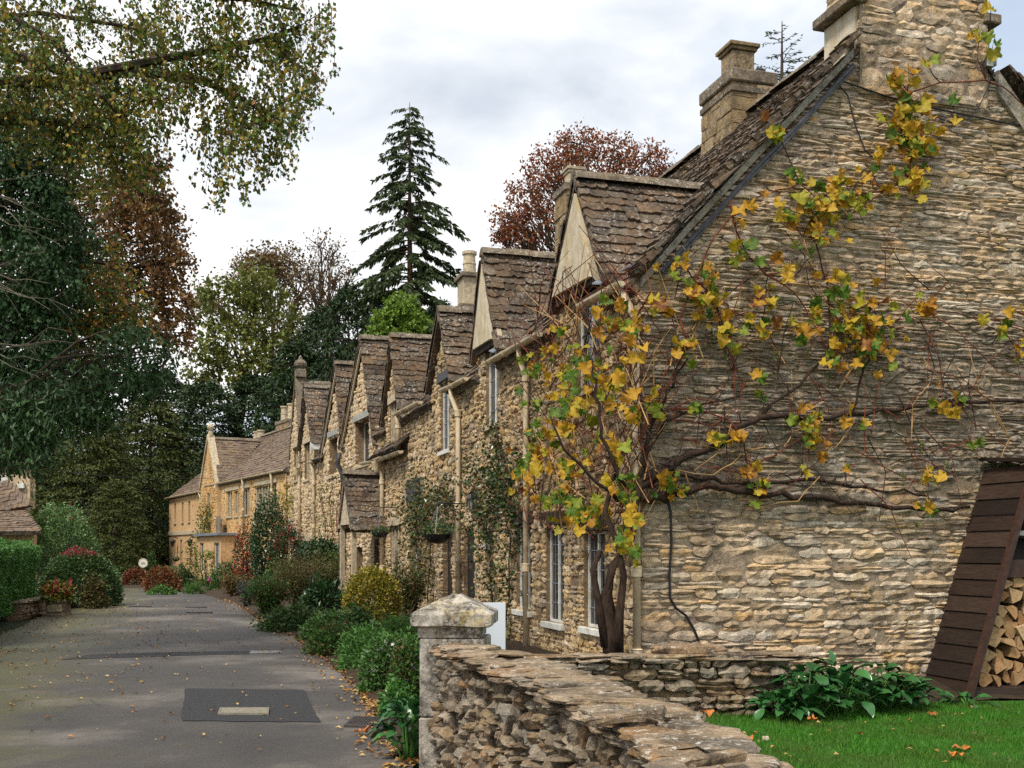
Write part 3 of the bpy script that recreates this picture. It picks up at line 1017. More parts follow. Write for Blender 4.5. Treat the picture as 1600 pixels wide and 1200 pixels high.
def ground_z(x, y):
    z = -0.04
    t = wall_x(y)
    if y < 12.9 and x > t + 0.1 and y < 7.6:
        z = LAWN_Z - 0.03
    if 7.6 <= y < 15.5 and x > 0.3 + max(0.0, 13.0 - y) * 0.0:
        z = LAWN_Z - 0.03
    if y > 74:
        z += (y - 74) * 0.10
    rx = x - (9.0 - 0.3 * (y - 13))
    if rx > 3 and y > 16:
        z += min((rx - 3) * 0.16, 9)
    return z
xs = np.unique(np.concatenate([np.linspace(-400, -40, 13), np.linspace(-40, 40, 81), np.linspace(40, 400, 13)]))
ys = np.unique(np.concatenate([np.linspace(-60, -2, 8), np.linspace(-2, 20, 45), np.linspace(20, 110, 46), np.linspace(110, 700, 14)]))
V = [(x, y, ground_z(x, y)) for y in ys for x in xs]
nx = len(xs)
L = [k for j in range(len(ys) - 1) for i in range(nx - 1) for k in (j * nx + i, j * nx + i + 1, (j + 1) * nx + i + 1, (j + 1) * nx + i)]
link('ground', fastmesh('ground', V, L, [4] * ((len(ys) - 1) * (nx - 1)), GRND, True), None, (0, 0, 0), kind='structure')

# right edge of the road, from the viewer away, and the far bend to the left
ROAD_R = [(-0.55, -3), (-0.60, 5.0), (-0.78, 8.3), (-1.15, 10.2), (-1.77, 12.5), (-2.5, 15.0), (-3.37, 17.9), (-4.6, 21.5), (-5.98, 25.4), (-7.9, 31.3), (-9.4, 35.0), (-11.4, 39.5), (-14.0, 43.6), (-19.0, 47.2), (-27, 50)]
ROAD_L = [(-10.5, -3), (-9.0, 5.0), (-8.3, 8.3), (-8.2, 12), (-8.6, 16), (-9.2, 19), (-10.0, 22), (-11.2, 26), (-12.6, 30), (-14.2, 34.6), (-15.2, 37.2), (-16.0, 38.6), (-18.0, 40.2), (-22, 42), (-28, 44)]
def ribbon(name, Lp, Rp, z, mat, n=10, rough=0.0, seed=1):
    r = np.random.default_rng(seed)
    V, Lo = [], []
    m = 8
    for i in range(len(Lp) - 1):
        for k in range(m):
            t = k / m
            a = np.array(Lp[i]) * (1 - t) + np.array(Lp[i + 1]) * t
            b = np.array(Rp[i]) * (1 - t) + np.array(Rp[i + 1]) * t
            b = b + r.normal(0, rough, 2) * 0.5
            for j in range(n + 1):
                q = a + (b - a) * j / n
                cam_ = 0.03 * (1 - (2 * j / n - 1) ** 2)
                V.append((q[0], q[1], z + cam_))
    rows = (len(Lp) - 1) * m
    for i in range(rows - 1):
        for j in range(n):
            a = i * (n + 1) + j
            Lo += [a, a + 1, a + n + 2, a + n + 1]
    return link(name, fastmesh(name, V, Lo, [4] * (len(Lo) // 4), mat, True), None, (0, 0, 0), kind='structure')
ribbon('road', ROAD_L, ROAD_R, 0.0, ROADM, 12, 0.05)
def road_z(x, y):
    """height of the cambered road surface"""
    l = np.interp(y, [q[1] for q in ROAD_L], [q[0] for q in ROAD_L]); r_ = np.interp(y, [q[1] for q in ROAD_R], [q[0] for q in ROAD_R])
    t = min(max((x - l) / (r_ - l), 0), 1)
    return 0.03 * (1 - (2 * t - 1) ** 2)
def rr(y):
    return np.interp(y, [q[1] for q in ROAD_R], [q[0] for q in ROAD_R])

# patches of newer asphalt, plates and covers let into the road
def road_patch(name, px, lift, mat, label=None, cat=None, n=10, **props):
    q = [G(*p)[:2] for p in px]
    V, Lo = [], []
    for j in range(n + 1):
        for i in range(n + 1):
            a, b = i / n, j / n
            p = (q[0] * (1 - a) + q[1] * a) * (1 - b) + (q[3] * (1 - a) + q[2] * a) * b
            if i in (0, n) or j in (0, n):
                p = p + np.random.default_rng(i * 31 + j * 7 + 1).normal(0, 0.008, 2)
            V.append((p[0], p[1], road_z(*p) + lift))
    for j in range(n):
        for i in range(n):
            a = j * (n + 1) + i
            Lo += [a, a + 1, a + n + 2, a + n + 1]
    V = np.array(V)
    b = V.mean(0)
    o = link(name, fastmesh(name, V - b, Lo, [4] * (n * n), mat, True), None, b, **props)
    return o
road_patch('asphalt_patch', [(285, 1131), (501, 1131), (474, 1080), (289, 1080)], 0.006, PATCH, kind='structure')
road_patch('trench_strip', [(95, 1034), (395, 1024), (397, 1019), (140, 1026)], 0.005, PATCH, kind='structure')
MARK = mat_plain('faded_marking', (0.22, 0.21, 0.20), 0.8, 0.4, 40)
road_patch('faded_strip', [(391, 1023.5), (442, 1021), (436, 1018), (391, 1019)], 0.006, MARK, kind='structure')

def cover(name, px, label, cat, mat, h=0.02, ridges=0, frame=None, lift=0.004):
    q = [G(*p) for p in px]
    c = sum(q) / 4
    z = road_z(c[0], c[1])
    t = thing(name, label, cat, (c[0], c[1], z))
    ax = (q[1] - q[0] + q[2] - q[3]) / 4; ay = (q[3] - q[0] + q[2] - q[1]) / 4
    ax[2] = ay[2] = 0
    m = MB(); m.rbox(np.array([c[0], c[1], z + h / 2 + lift]), ax * 0.93, ay * 0.9, Z3 * h / 2, 0.1); m.build('plate', mat, t)
    m = MB()
    for s in (-1, 1):
        m.box(np.array([c[0], c[1], z + lift + h * 0.5]) + ax * s * 0.97, ax * 0.03, ay, Z3 * h * 0.6)
        m.box(np.array([c[0], c[1], z + lift + h * 0.48]) + ay * s * 0.96, ax * 0.94, ay * 0.04, Z3 * h * 0.6)
    m.build('frame', frame or mat, t)
    if ridges:
        m = MB()
        for i in range(ridges):
            for j in range(ridges // 2):
                m.box(np.array([c[0], c[1], z + lift + h + 0.004]) + ax * 0.9 * (2 * (i + 0.5) / ridges - 1) + ay * 0.85 * (2 * (j + 0.5) / (ridges // 2) - 1), ax * 0.5 / ridges, ay * 0.9 / ridges, Z3 * 0.006)
        m.build('raised_tread', mat, t, kind='stuff')
    return t
IRON = mat_plain('rusty_iron', (0.045, 0.035, 0.034), 0.6, 0.4, 20, 0.4, 0.5)
CONC = mat_plain('pale_concrete', (0.20, 0.18, 0.14), 0.85, 0.3, 20, 0.4, 0.2)
cover('access_cover', [(339, 1121), (421, 1121), (419, 1112), (345, 1112)], 'pale rectangular access cover set in the dark asphalt patch', 'cover', CONC)
cover('drain_cover', [(533, 1138), (622, 1139), (626, 1125), (556, 1123)], 'rusty studded iron drain cover at the road edge by the flower bed', 'drain cover', IRON, ridges=16)
for _px, _lab in (([(412, 951), (436, 951), (436, 949), (414, 949)], 'small dark drain cover nearest the far bend, left one across the road'),
                  ([(290, 959.5), (332, 959.5), (332, 957.5), (292, 957.5)], 'dark flat drain cover in the far road, nearer one of two in line'),
                  ([(290, 951), (322, 951), (322, 949), (291, 949)], 'dark flat drain cover in the far road, farther one of two in line')):
    if _px[0][0] == 412: continue
    cover('drain_cover', _px, _lab, 'drain cover', IRON)
cover('drain_cover', [(202, 950), (236, 950), (236, 948), (204, 948)], 'small dark drain cover in the far road near the left kerb', 'drain cover', IRON)

# flower bed soil between road and house fronts
def front_x(y):
    return 1.53 - 0.30 * (y - 13) if y < 30.24 else -3.64 - 0.385 * (y - 30.24)
V, Lo, n = [], [], 8
rows = np.linspace(8.3, 46, 90)
rb = np.random.default_rng(5)
for y in rows:
    l = rr(y) - 0.12 + rb.normal(0, 0.05)
    r_ = front_x(y) + 0.05 if y >= 13 else (-0.25 if y < 10.6 else -0.25 + (y - 10.6) / 2.4 * 1.78)
    if y > 44: r_ = front_x(y) - 0.5
    for j in range(n + 1):
        t = j / n
        V.append((l + (r_ - l) * t, y, -0.03 + 0.12 * min(t * 6, 1) + rb.normal(0, 0.015) * (0 < j < n)))
for i in range(len(rows) - 1):
    for j in range(n):
        a = i * (n + 1) + j
        Lo += [a, a + 1, a + n + 2, a + n + 1]
link('flower_bed_soil', fastmesh('flower_bed_soil', V, Lo, [4] * (len(Lo) // 4), SOIL, True), None, (0, 0, 0), kind='structure')

# lawn right of the roadside wall
V, Lo = [], []
nx_, ny_ = 30, 34
for j in range(ny_ + 1):
    y = 1.0 + (14.2 - 1.0) * j / ny_
    x0 = wall_x(y) if y < 7.7 else -0.2 + (y - 7.7) * 0.25
    for i in range(nx_ + 1):
        V.append((x0 + 0.1 + (9.5 - x0) * i / nx_, y, LAWN_Z + 0.012 * math.sin(i * 1.3 + j) ))
for j in range(ny_):
    for i in range(nx_):
        a = j * (nx_ + 1) + i
        Lo += [a, a + 1, a + nx_ + 2, a + nx_ + 1]
link('lawn', fastmesh('lawn', V, Lo, [4] * (nx_ * ny_), LAWNM, True), None, (0, 0, 0), kind='structure')
V, Lo = [], []
# earth strip at the foot of the gable
for i in range(24):
    w = -1.2 + i * 0.5
    for d, z in ((0.0, -0.06), (0.5, -0.12), (1.0, LAWN_Z + 0.015)):
        q = F1.pt(-d - 0.02, w, z + 0.02 * math.sin(i * 2.1 + d * 4)); V.append(tuple(q))
for i in range(23):
    for j in range(2):
        a = i * 3 + j
        Lo += [a, a + 1, a + 4, a + 3]
link('earth_strip', fastmesh('earth_strip', V, Lo, [4] * (len(Lo) // 4), SOIL, True), None, (0, 0, 0), kind='structure')
# grass blades of the lawn
r = np.random.default_rng(21)
N = 95000
y = 13.0 - 4.3 * r.uniform(0, 1, N) ** 1.15
x = r.uniform(0.2, 7.4, N)
ok = (800 + F * x / y > 930) & (800 + F * x / y < 1650) & (y > 7.9) & (x > 0.4) & ((y < 12.5) | (x > 4.4))
x, y = x[ok], y[ok]; N = len(x)
h = r.uniform(0.025, 0.06, N); a = r.uniform(0, 2 * math.pi, N); w = r.uniform(0.003, 0.006, N)
lean = r.normal(0, 0.02, (N, 2))
V = np.zeros((N, 3, 3))
V[:, 0] = np.stack([x - np.cos(a) * w, y - np.sin(a) * w, np.full(N, LAWN_Z - 0.005)], 1)
V[:, 1] = np.stack([x + np.cos(a) * w, y + np.sin(a) * w, np.full(N, LAWN_Z - 0.005)], 1)
V[:, 2] = np.stack([x + lean[:, 0], y + lean[:, 1], LAWN_Z + h], 1)
link('lawn_grass', fastmesh('lawn_grass', V.reshape(-1, 3), np.arange(N * 3), np.full(N, 3), GRASSM), None, (0, 0, 0), kind='stuff')
# ------------------------------------------------------------------ the row of cottages
r = np.random.default_rng(3)
EZ = 4.85          # eaves
def facade_plane(fr, s0):
    """a runs away from the viewer"""
    return Plane(fr.pt(s0, 0, 0), fr.u, Z3, -fr.n)

def body_roof(parent, fr, s0, s1, ez, depth, rz, r, over=0.16, skip=None, limit=250, mat=None, ex=(0.24, 0.14), wr=(0.24, 0.5), gable0=0.0, back=True, least=9.0, under=None, gaps=()):
    B = unit(fr.n * depth + Z3 * (rz - ez)); L = math.hypot(depth, rz - ez)
    N = unit(-fr.n * (rz - ez) + Z3 * depth)
    e = over
    pl = Plane(fr.pt(s0 - gable0, 0, ez) - B * e, fr.u, B, N)
    poly = [(0, 0), (s1 - s0 + gable0, 0), (s1 - s0 + gable0, L + e), (0, L + e)]
    slabs = None
    if gaps:
        bl = 0.85; w_ = s1 - s0 + gable0; a = 0.0; slabs = [[(0, bl), (w_, bl), (w_, L + e), (0, L + e)]]
        for g0, g1 in sorted(gaps):
            if g0 - s0 > a: slabs.append([(a, 0), (g0 - s0, 0), (g0 - s0, bl), (a, bl)])
            a = max(a, g1 - s0)
        if a < w_ - 0.02: slabs.append([(a, 0), (w_, 0), (w_, bl), (a, bl)])
        skip = lambda q, b: b < 0.75 and any(g0 - s0 < q < g1 - s0 for g0, g1 in gaps)
    rf = roof_plane(parent, pl, poly, r, ex=ex, wr=wr, skip=skip, limit=limit, mat=mat, least=least, under=under, slabs=slabs)
    if back:
        Bb = unit(-fr.n * depth + Z3 * (rz - ez)); Nb = unit(fr.n * (rz - ez) + Z3 * depth)
        plb = Plane(fr.pt(s0 - gable0, 2 * depth, ez) - Bb * e, fr.u, Bb, Nb)
        m = MB(); m.prism([plb.pt(a, b) for a, b in poly], -Nb * 0.1)
        bk = m.build('roof', under or TILE, parent)
        it = tile_items(plb, [(0, 0), (min(1.2, s1 - s0), 0), (min(1.2, s1 - s0), L + e), (0, L + e)], r, ex, wr)
        pieces('tile', bk, it, TILEL, mat or TILE, 60, least)
    ridge_line(parent, fr.pt(s0 - gable0, depth, rz + 0.08), fr.pt(s1, depth, rz + 0.08), r)
    return rf

def body_shell(parent, fr, s0, s1, depth, ez, rz, mat, far=True):
    """back wall and far end so that the house is a closed body"""
    m = MB()
    m.quad(fr.pt(s0, 2 * depth, -0.3), fr.pt(s1, 2 * depth, -0.3), fr.pt(s1, 2 * depth, ez), fr.pt(s0, 2 * depth, ez))
    if far:
        m.add([fr.pt(s1, 0.02, -0.3), fr.pt(s1, 2 * depth, -0.3), fr.pt(s1, 2 * depth, ez), fr.pt(s1, depth, rz), fr.pt(s1, 0.02, ez)], [(0, 1, 2, 3, 4)])
    return m.build('rear_wall', mat, parent)

# ---------------- near cottage
C1 = thing('stone_cottage', 'near stone cottage whose tall bare gable wall carries the yellow grape vine', 'cottage', F1.pt(0, 0, 0), 'terrace of stone cottages along the lane')
GW, GH, RZ = 8.0, 4.0, 8.95
# gable wall: a = w across the gable
gp = Plane(F1.pt(0, 0, 0), NN, Z3, -U)
prof = [(0, 4.72), (0.6, 5.40), (1.5, 6.36), (2.9, 7.82), (4.0, RZ - 0.05), (5.1, 7.82), (6.5, 6.30), (GW, 4.72)]
m = MB()
wall_sheet(m, gp, prof, [], -0.35)
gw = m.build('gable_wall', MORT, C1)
def g_h(b):
    return (0.06, 0.130) if b < 2.7 else (0.038, 0.084)
def g_w(b):
    return (0.22, 0.66) if b < 2.7 else (0.18, 0.62)
it = wall_items(gp, prof, [], -0.3, RZ - 0.1, g_h, g_w, r, depth=0.12, proud=0.027, vary=0.010, thin=0.22, tilt=0.02)
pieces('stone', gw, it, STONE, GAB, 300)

# front wall with its openings
D1 = dict(sa=1.9, za=6.55, L=(2.93, 5.10), R=(0.88, 4.98))
D2 = dict(sa=6.72, za=6.80, L=(7.5, 5.10), R=(5.85, 5.08))
S1 = 8.7
wins = [(1.30, 3.76, 2.18, 5.08), (6.12, 3.80, 6.95, 5.16), (1.12, 0.55, 1.90, 1.84), (2.72, 0.52, 3.52, 1.95), (4.24, 0.62, 5.06, 2.00), (7.75, 0.0, 8.6, 2.0)]
def tops_for(s0, s1, ez, dorm):
    t = [(s0, ez)]
    for d in sorted(dorm, key=lambda d: d['sa']):
        t += [(d['R'][0], ez), (d['R'][0] + 1e-3, max(d['R'][1], ez)), (d['sa'], d['za'] - 0.12), (d['L'][0] - 1e-3, max(d['L'][1], ez)), (d['L'][0], ez)]
    return t + [(s1, ez)]
fp1 = facade_plane(F1, 0)
tp = tops_for(0, S1, EZ - 0.02, [D1, D2])
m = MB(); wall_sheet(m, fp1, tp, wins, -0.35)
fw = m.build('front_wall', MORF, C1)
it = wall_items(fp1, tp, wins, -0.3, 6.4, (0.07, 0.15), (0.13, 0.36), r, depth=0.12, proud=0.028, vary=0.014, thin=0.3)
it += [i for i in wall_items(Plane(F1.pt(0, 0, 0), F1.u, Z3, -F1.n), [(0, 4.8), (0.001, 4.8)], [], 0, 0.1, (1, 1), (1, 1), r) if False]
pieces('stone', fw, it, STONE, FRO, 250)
for k, (a0, b0, a1, b1) in enumerate(wins[:5]):
    up = b0 > 3
    window(C1, fp1, a0, b0, a1, b1, r, 2 if not up else 2, 5, 2, deep=0.07, sill=WHITE if not up else DRESS, lintel=None if up else BARK)
dd = MB(); dd.rbox(fp1.pt(8.17, 1.0, -0.12), F1.u * 0.41, -F1.n * 0.03, Z3 * 1.0); 
dr = dd.build('door', BLACK, C1)
for k in range(5):
    m = MB(); m.rbox(fp1.pt(7.84 + k * 0.165, 1.0, -0.08), F1.u * 0.077, -F1.n * 0.012, Z3 * 0.97, 0.3); m.build('plank', BLACK, dr)

# roofs
def skip1(a, b):
    s = a
    return b < 0.75 and (0.95 < s < 2.85 or 5.95 < s < 7.4)
body_roof(C1, F1, 0, S1, EZ, GH, RZ, r, gaps=((1.05, 2.80), (6.0, 7.36)), gable0=0.0)
for d in (D1, D2):
    dormer_roof(C1, F1, d['sa'], d['za'], [d['R'], d['L']], None, r)
# rendered triangles of the two near dormers: slabs standing proud of the wall, with an underside
for d, sl, sr, zl, zr in ((D1, 2.80, 1.30, 5.22, 5.16), (D2, 7.32, 6.12, 5.26, 5.24)):
    za = d['za'] - 0.13
    m = MB(); m.prism([F1.pt(sl, -0.02, zl), F1.pt(sr, -0.02, zr), F1.pt(d['sa'] - 0.03, -0.02, za)], -F1.n * 0.14)
    m.build('gable_board', REND, C1)
    m = MB()
    m.prism([F1.pt(sr, -0.03, zr), F1.pt(sr - 0.33, -0.03, zr - 0.22), F1.pt(sr - 0.30, -0.03, zr + 0.02), F1.pt(d['sa'] - 0.10, -0.03, za)], -F1.n * 0.08)
    m.build('gable_fillet', DRESS, C1)
    m = MB(); m.box(F1.pt((sl + sr) / 2, -0.0, (zl + zr) / 2 - 0.06), F1.u * ((sl - sr) / 2 + 0.03), -F1.n * 0.10, Z3 * 0.05)
    m.build('lintel', BARK, C1)
    m = MB()
    m.prism([F1.pt(d['R'][0] - 0.1, -0.20, 4.93), F1.pt(d['R'][0] + 0.2, -0.20, 5.0), F1.pt(d['R'][0] + 0.35, 0.25, 5.28), F1.pt(d['R'][0] - 0.02, 0.25, 5.22)], Z3 * 0.02)
    m.build('lead_flashing', LEADG, C1)
# verge: mortar fillet under the tiles, timber and cables along the gable edge
m = MB()
for (a0, b0), (a1, b1) in zip(prof[:3], prof[1:4]):
    m.prism([gp.pt(a0, b0 + 0.01, 0.0), gp.pt(a1, b1 + 0.01, 0.0), gp.pt(a1, b1 + 0.12, 0.0), gp.pt(a0, b0 + 0.12, 0.0)], -U * 0.06)
m.build('verge_fillet', VERGE, C1); m = MB()
for (a0, b0), (a1, b1) in zip(prof[5:-1], prof[6:]):
    m.prism([gp.pt(a0, b0 - 0.18, 0.0), gp.pt(a1, b1 - 0.18, 0.0), gp.pt(a1, b1 + 0.12, 0.0), gp.pt(a0, b0 + 0.12, 0.0)], -U * 0.075)
m.build('verge_fillet', VERGE, C1)
# left verge tiles: stack of slate edges seen end-on
it = []
for k in range(31):
    a = 0.02 + k * 0.095
    zz = np.interp(a, [q[0] for q in prof], [q[1] for q in prof])
    B = unit(NN + Z3 * PITCH)
    N = unit(-NN * PITCH + Z3)
    for lay in range(2):
        it.append((mat4(U * 0.34, B * 0.26 * r.uniform(0.8, 1.2), N * 0.05 * r.uniform(0.7, 1.4), F1.pt(-0.02 + r.normal(0, 0.03), a - 0.10, zz + 0.13 + lay * 0.045)), int(r.integers(16))))
pieces('verge_tile', C1, it, TILEL, TILE, 60)
it = []
for k in range(28):
    a = GW - 0.02 - k * 0.10
    zz = np.interp(a, [q[0] for q in prof], [q[1] for q in prof])
    B = unit(-NN + Z3 * PITCH); N = unit(NN * PITCH + Z3)
    it.append((mat4(U * 0.36, B * 0.3, N * 0.055, F1.pt(-0.04 + r.normal(0, 0.03), a + 0.12, zz + 0.14)), int(r.integers(16))))
pieces('verge_tile', C1, it, TILEL, TILE, 40)
m = MB()
for off, rad in ((0.0, 0.026), (0.05, 0.016)):
    pts = [gp.pt(a, np.interp(a, [q[0] for q in prof], [q[1] for q in prof]) - 0.10 - off + 0.012 * math.sin(a * 5 + off * 30), 0.055) for a in np.linspace(0.25, 2.9, 14)]
    m.tube(pts, rad, 6)
m.build('verge_conduit', CONDUIT, C1)
body_shell(C1, F1, 0, S1, GH, EZ, RZ - 0.1, MORF, far=False)

# gable chimney, flush with the gable, with drip ledges on its two sides
cz = 7.4
cc = F1.pt(0.33, 3.98, 0)
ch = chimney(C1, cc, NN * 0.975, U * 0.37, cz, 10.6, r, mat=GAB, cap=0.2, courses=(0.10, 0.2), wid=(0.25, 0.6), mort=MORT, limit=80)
for w_, sg in ((3.0, -1), (4.96, 1)):
    m = MB(); m.rbox(F1.pt(0.34, w_ + sg * 0.04, 8.60), NN * 0.13, U * 0.45, Z3 * 0.065, 0.25); m.build('drip_ledge', RIDGE, ch)
m = MB(); m.box(F1.pt(0.36, 2.985, 7.9), NN * 0.022, U * 0.34, Z3 * 0.62); m.build('render_panel', REND, ch)

# ridge chimney behind, with a square carved pot
ch = chimney(C1, F1.pt(5.0, 4.0, 0), U * 0.55, NN * 0.40, 7.9, 9.48, r, mat=STACK, cap=0.22, courses=(0.19, 0.25), wid=(0.25, 0.5), lib=CUT, limit=60)
m = MB(); m.rbox(F1.pt(5.0, 4.0, 9.36), U * 0.585, NN * 0.435, Z3 * 0.05); m.build('cap_band', RIDGE, ch)
pot(ch, F1.pt(5.0, 4.0, 0), 9.69, 0.62, 0.215, mat=STACK, square=True)
m = MB(); m.lathe(F1.pt(4.6, 4.2, 9.69), [(0.11, 0), (0.11, 0.08), (0.06, 0.13), (0.02, 0.14)], 10); m.build('chimney_pot', BLACK, ch)

# gutters and downpipes
gutter(C1, F1.pt(0.05, -0.20, 4.80), F1.pt(1.50, -0.20, 4.83), -F1.n, 0.075)
gutter(C1, F1.pt(3.25, -0.20, 4.80), F1.pt(6.0, -0.20, 4.84), -F1.n, 0.07)
downpipe(C1, [F1.pt(0.16, -0.18, 4.76), F1.pt(0.08, -0.13, 4.55), F1.pt(-0.03, -0.07, 4.35), F1.pt(-0.05, -0.06, -0.1)], 0.048, collars=(0.0, 0.36, 0.68, 0.9))
downpipe(C1, [F1.pt(4.35, -0.18, 4.78), F1.pt(4.35, -0.17, 4.62), F1.pt(4.28, -0.09, 4.28), F1.pt(4.28, -0.09, -0.1)], 0.046, collars=(0.0, 0.3, 0.68))
gutter(C1, F1.pt(7.62, -0.20, 4.80), F1.pt(S1, -0.20, 4.82), -F1.n, 0.07)

# ---------------- second cottage
C2 = thing('stone_cottage', 'stone cottage with two small dormers, between the vine cottage and the stone porch', 'cottage', F1.pt(S1, 0, 0), 'terrace of stone cottages along the lane')
S2 = 18.2
D3 = dict(sa=10.25, za=6.50, L=(11.5, 5.10), R=(9.25, 5.0))
D4 = dict(sa=15.85, za=7.02, L=(17.3, 5.0), R=(14.85, 4.95))
fp2 = facade_plane(F1, 0)
tp = tops_for(S1, S2, EZ - 0.02, [D3, D4])
wins2 = [(9.72, 3.66, 10.58, 5.12), (15.45, 4.06, 16.55, 5.42), (9.55, 0.0, 10.4, 2.15), (15.1, 0.8, 16.5, 2.2), (12.9, 0.7, 13.9, 1.9)]
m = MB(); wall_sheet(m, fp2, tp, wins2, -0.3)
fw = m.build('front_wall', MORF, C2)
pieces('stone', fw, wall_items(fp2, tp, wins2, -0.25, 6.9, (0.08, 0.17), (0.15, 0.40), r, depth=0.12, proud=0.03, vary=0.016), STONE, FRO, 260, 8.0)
window(C2, fp2, *wins2[0], r, 2, 5, 2, deep=0.06, sill=WHITE, lintel=LEAD)
window(C2, fp2, *wins2[1], r, 3, 4, 2, deep=0.14, mull=DRESS, lintel=DRESS)
window(C2, fp2, *wins2[3], r, 3, 4, 2, deep=0.14, mull=DRESS, lintel=DRESS)
window(C2, fp2, *wins2[4], r, 2, 4, 2, deep=0.14)
m = MB(); m.rbox(fp2.pt(9.97, 1.05, -0.13), F1.u * 0.41, -F1.n * 0.03, Z3 * 1.05); dr = m.build('door', BLACK, C2)
m = MB(); m.box(fp2.pt(9.97, 1.5, -0.09), F1.u * 0.25, -F1.n * 0.006, Z3 * 0.35); m.build('pane', GLASS, dr)
m = MB(); m.lathe(fp2.pt(9.66, 1.0, -0.07), [(0.02, -0.02), (0.03, 0), (0.02, 0.03)], 8); m.build('handle', LEADG, dr)
body_roof(C2, F1, S1, S2 + 0.5, EZ, GH, 8.75, r, gaps=((9.4, 11.35), (15.0, 17.2)), limit=120)
for d in (D3, D4):
    dormer_roof(C2, F1, d['sa'], d['za'], [d['R'], d['L']], None, r)
gutter(C2, F1.pt(S1 + 0.02, -0.20, 4.82), F1.pt(9.7, -0.20, 4.86), -F1.n, 0.07)
gutter(C2, F1.pt(11.8, -0.20, 4.90), F1.pt(14.9, -0.20, 4.98), -F1.n, 0.075)
gutter(C2, F1.pt(13.9, -0.24, 3.98), F1.pt(17.9, -0.24, 4.04), -F1.n, 0.08)
m = MB(); m.prism([F1.pt(13.9, -0.34, 4.06), F1.pt(17.9, -0.34, 4.10), F1.pt(17.9, 0.02, 4.42), F1.pt(13.9, 0.02, 4.38)], Z3 * -0.05)
lr = m.build('lean_roof', TILE, C2)
Bq = unit(F1.n * 0.36 + Z3 * 0.32)
pieces('tile', lr, tile_items(Plane(F1.pt(13.9, -0.36, 4.06), F1.u, Bq, unit(np.cross(F1.u, Bq)) * (1 if np.cross(F1.u, Bq)[2] > 0 else -1)), [(0, 0), (4.0, 0), (4.0, 0.45), (0, 0.45)], r), TILEL, TILE, 40)
downpipe(C2, [F1.pt(7.95 + 0.95, -0.20, 4.80), F1.pt(8.9, -0.18, 4.62), F1.pt(8.72, -0.09, 4.25), F1.pt(8.72, -0.09, -0.05)], 0.05, collars=(0.0, 0.42, 0.66, 0.9))
downpipe(C2, [F1.pt(14.6, -0.20, 4.90), F1.pt(14.6, -0.16, 4.70), F1.pt(14.6, -0.16, 4.10)], 0.06, collars=(0.1,))
downpipe(C2, [F1.pt(17.3, -0.24, 3.98), F1.pt(17.3, -0.10, 3.60), F1.pt(17.3, -0.10, 0.0)], 0.06, collars=(0.05, 0.4, 0.7), hopper=True)
ch = chimney(C2, F1.pt(9.5, 2.6, 0), U * 0.36, NN * 0.28, 6.9, 9.0, r, mat=STACK, cap=0.16, courses=(0.18, 0.25), wid=(0.25, 0.45), lib=CUT, limit=40)
pot(ch, F1.pt(9.5, 2.6, 0), 9.16, 0.42, 0.15, mat=DRESS, square=True)
ch = chimney(C2, F1.pt(17.3, 2.35, 0), U * 0.5, NN * 0.36, 6.7, 8.15, r, mat=STACK, cap=0.16, courses=(0.18, 0.25), wid=(0.25, 0.45), lib=CUT, limit=40)
m = MB(); m.rbox(F1.pt(17.3, 2.35, 8.68), U * 0.36, NN * 0.26, Z3 * 0.42, 0.1); m.build('stack_shaft', DRESS, ch)
m = MB(); m.rbox(F1.pt(17.3, 2.35, 9.14), U * 0.46, NN * 0.33, Z3 * 0.06, 0.2); m.build('cap', RIDGE, ch)
pot(ch, F1.pt(17.3, 2.35, 0), 9.2, 0.66, 0.19)
# wide black name board and wall lamp holders
m = MB(); m.box(fp2.pt(13.3, 2.98, 0.06), F1.u * 0.75, -F1.n * 0.02, Z3 * 0.26); m.build('dark_board', LEAD, C2)
body_shell(C2, F1, S1, S2 + 0.5, GH, EZ, 8.65, MORF)

# ---------------- third cottage, with the porch
C3 = thing('stone_cottage', 'stone cottage with two steep wide gables and a tiled porch over a dark doorway', 'cottage', F2.pt(0, 0, 0), 'terrace of stone cottages along the lane')
A1 = 8.9
D5 = dict(sa=1.95, za=7.72, L=(4.85, 4.83), R=(0.45, 4.6))
D6 = dict(sa=5.55, za=7.55, L=(8.2, 4.75), R=(4.7, 4.9))
fp3 = facade_plane(F2, 0)
tp = [(0, EZ), (D5['R'][0], EZ), (D5['sa'], D5['za'] - 0.1), (4.6, 5.1), (4.75, 5.1), (D6['sa'], D6['za'] - 0.1), (8.15, EZ), (A1, EZ)]
wins3 = [(1.35, 4.10, 3.15, 5.45), (5.75, 4.05, 7.05, 5.35), (0.1, 0.0, 0.75, 1.95), (2.2, 0.5, 3.0, 1.7), (5.3, 0.25, 6.5, 1.42)]
m = MB(); wall_sheet(m, fp3, tp, wins3, -0.3, reveal=0.35)
fw = m.build('front_wall', MORF, C3)
pieces('stone', fw, wall_items(fp3, tp, wins3, -0.25, 7.6, (0.11, 0.20), (0.2, 0.5), r, depth=0.12, proud=0.03, vary=0.014), STONE, PALE, 260, 7.5)
window(C3, fp3, *wins3[0], r, 2, 5, 2, deep=0.28, lintel=GREY)
window(C3, fp3, *wins3[1], r, 2, 5, 2, deep=0.28, lintel=GREY)
window(C3, fp3, *wins3[3], r, 2, 4, 2, deep=0.2)
window(C3, fp3, *wins3[4], r, 2, 4, 2, deep=0.2, lintel=GREY)
m = MB(); m.rbox(fp3.pt(0.42, 0.95, -0.25), F2.u * 0.33, -F2.n * 0.03, Z3 * 0.95); dr = m.build('door', BLACK, C3)
m = MB(); m.lathe(fp3.pt(0.65, 1.0, -0.2), [(0.02, -0.02), (0.03, 0), (0.02, 0.03)], 8); m.build('handle', LEADG, dr)
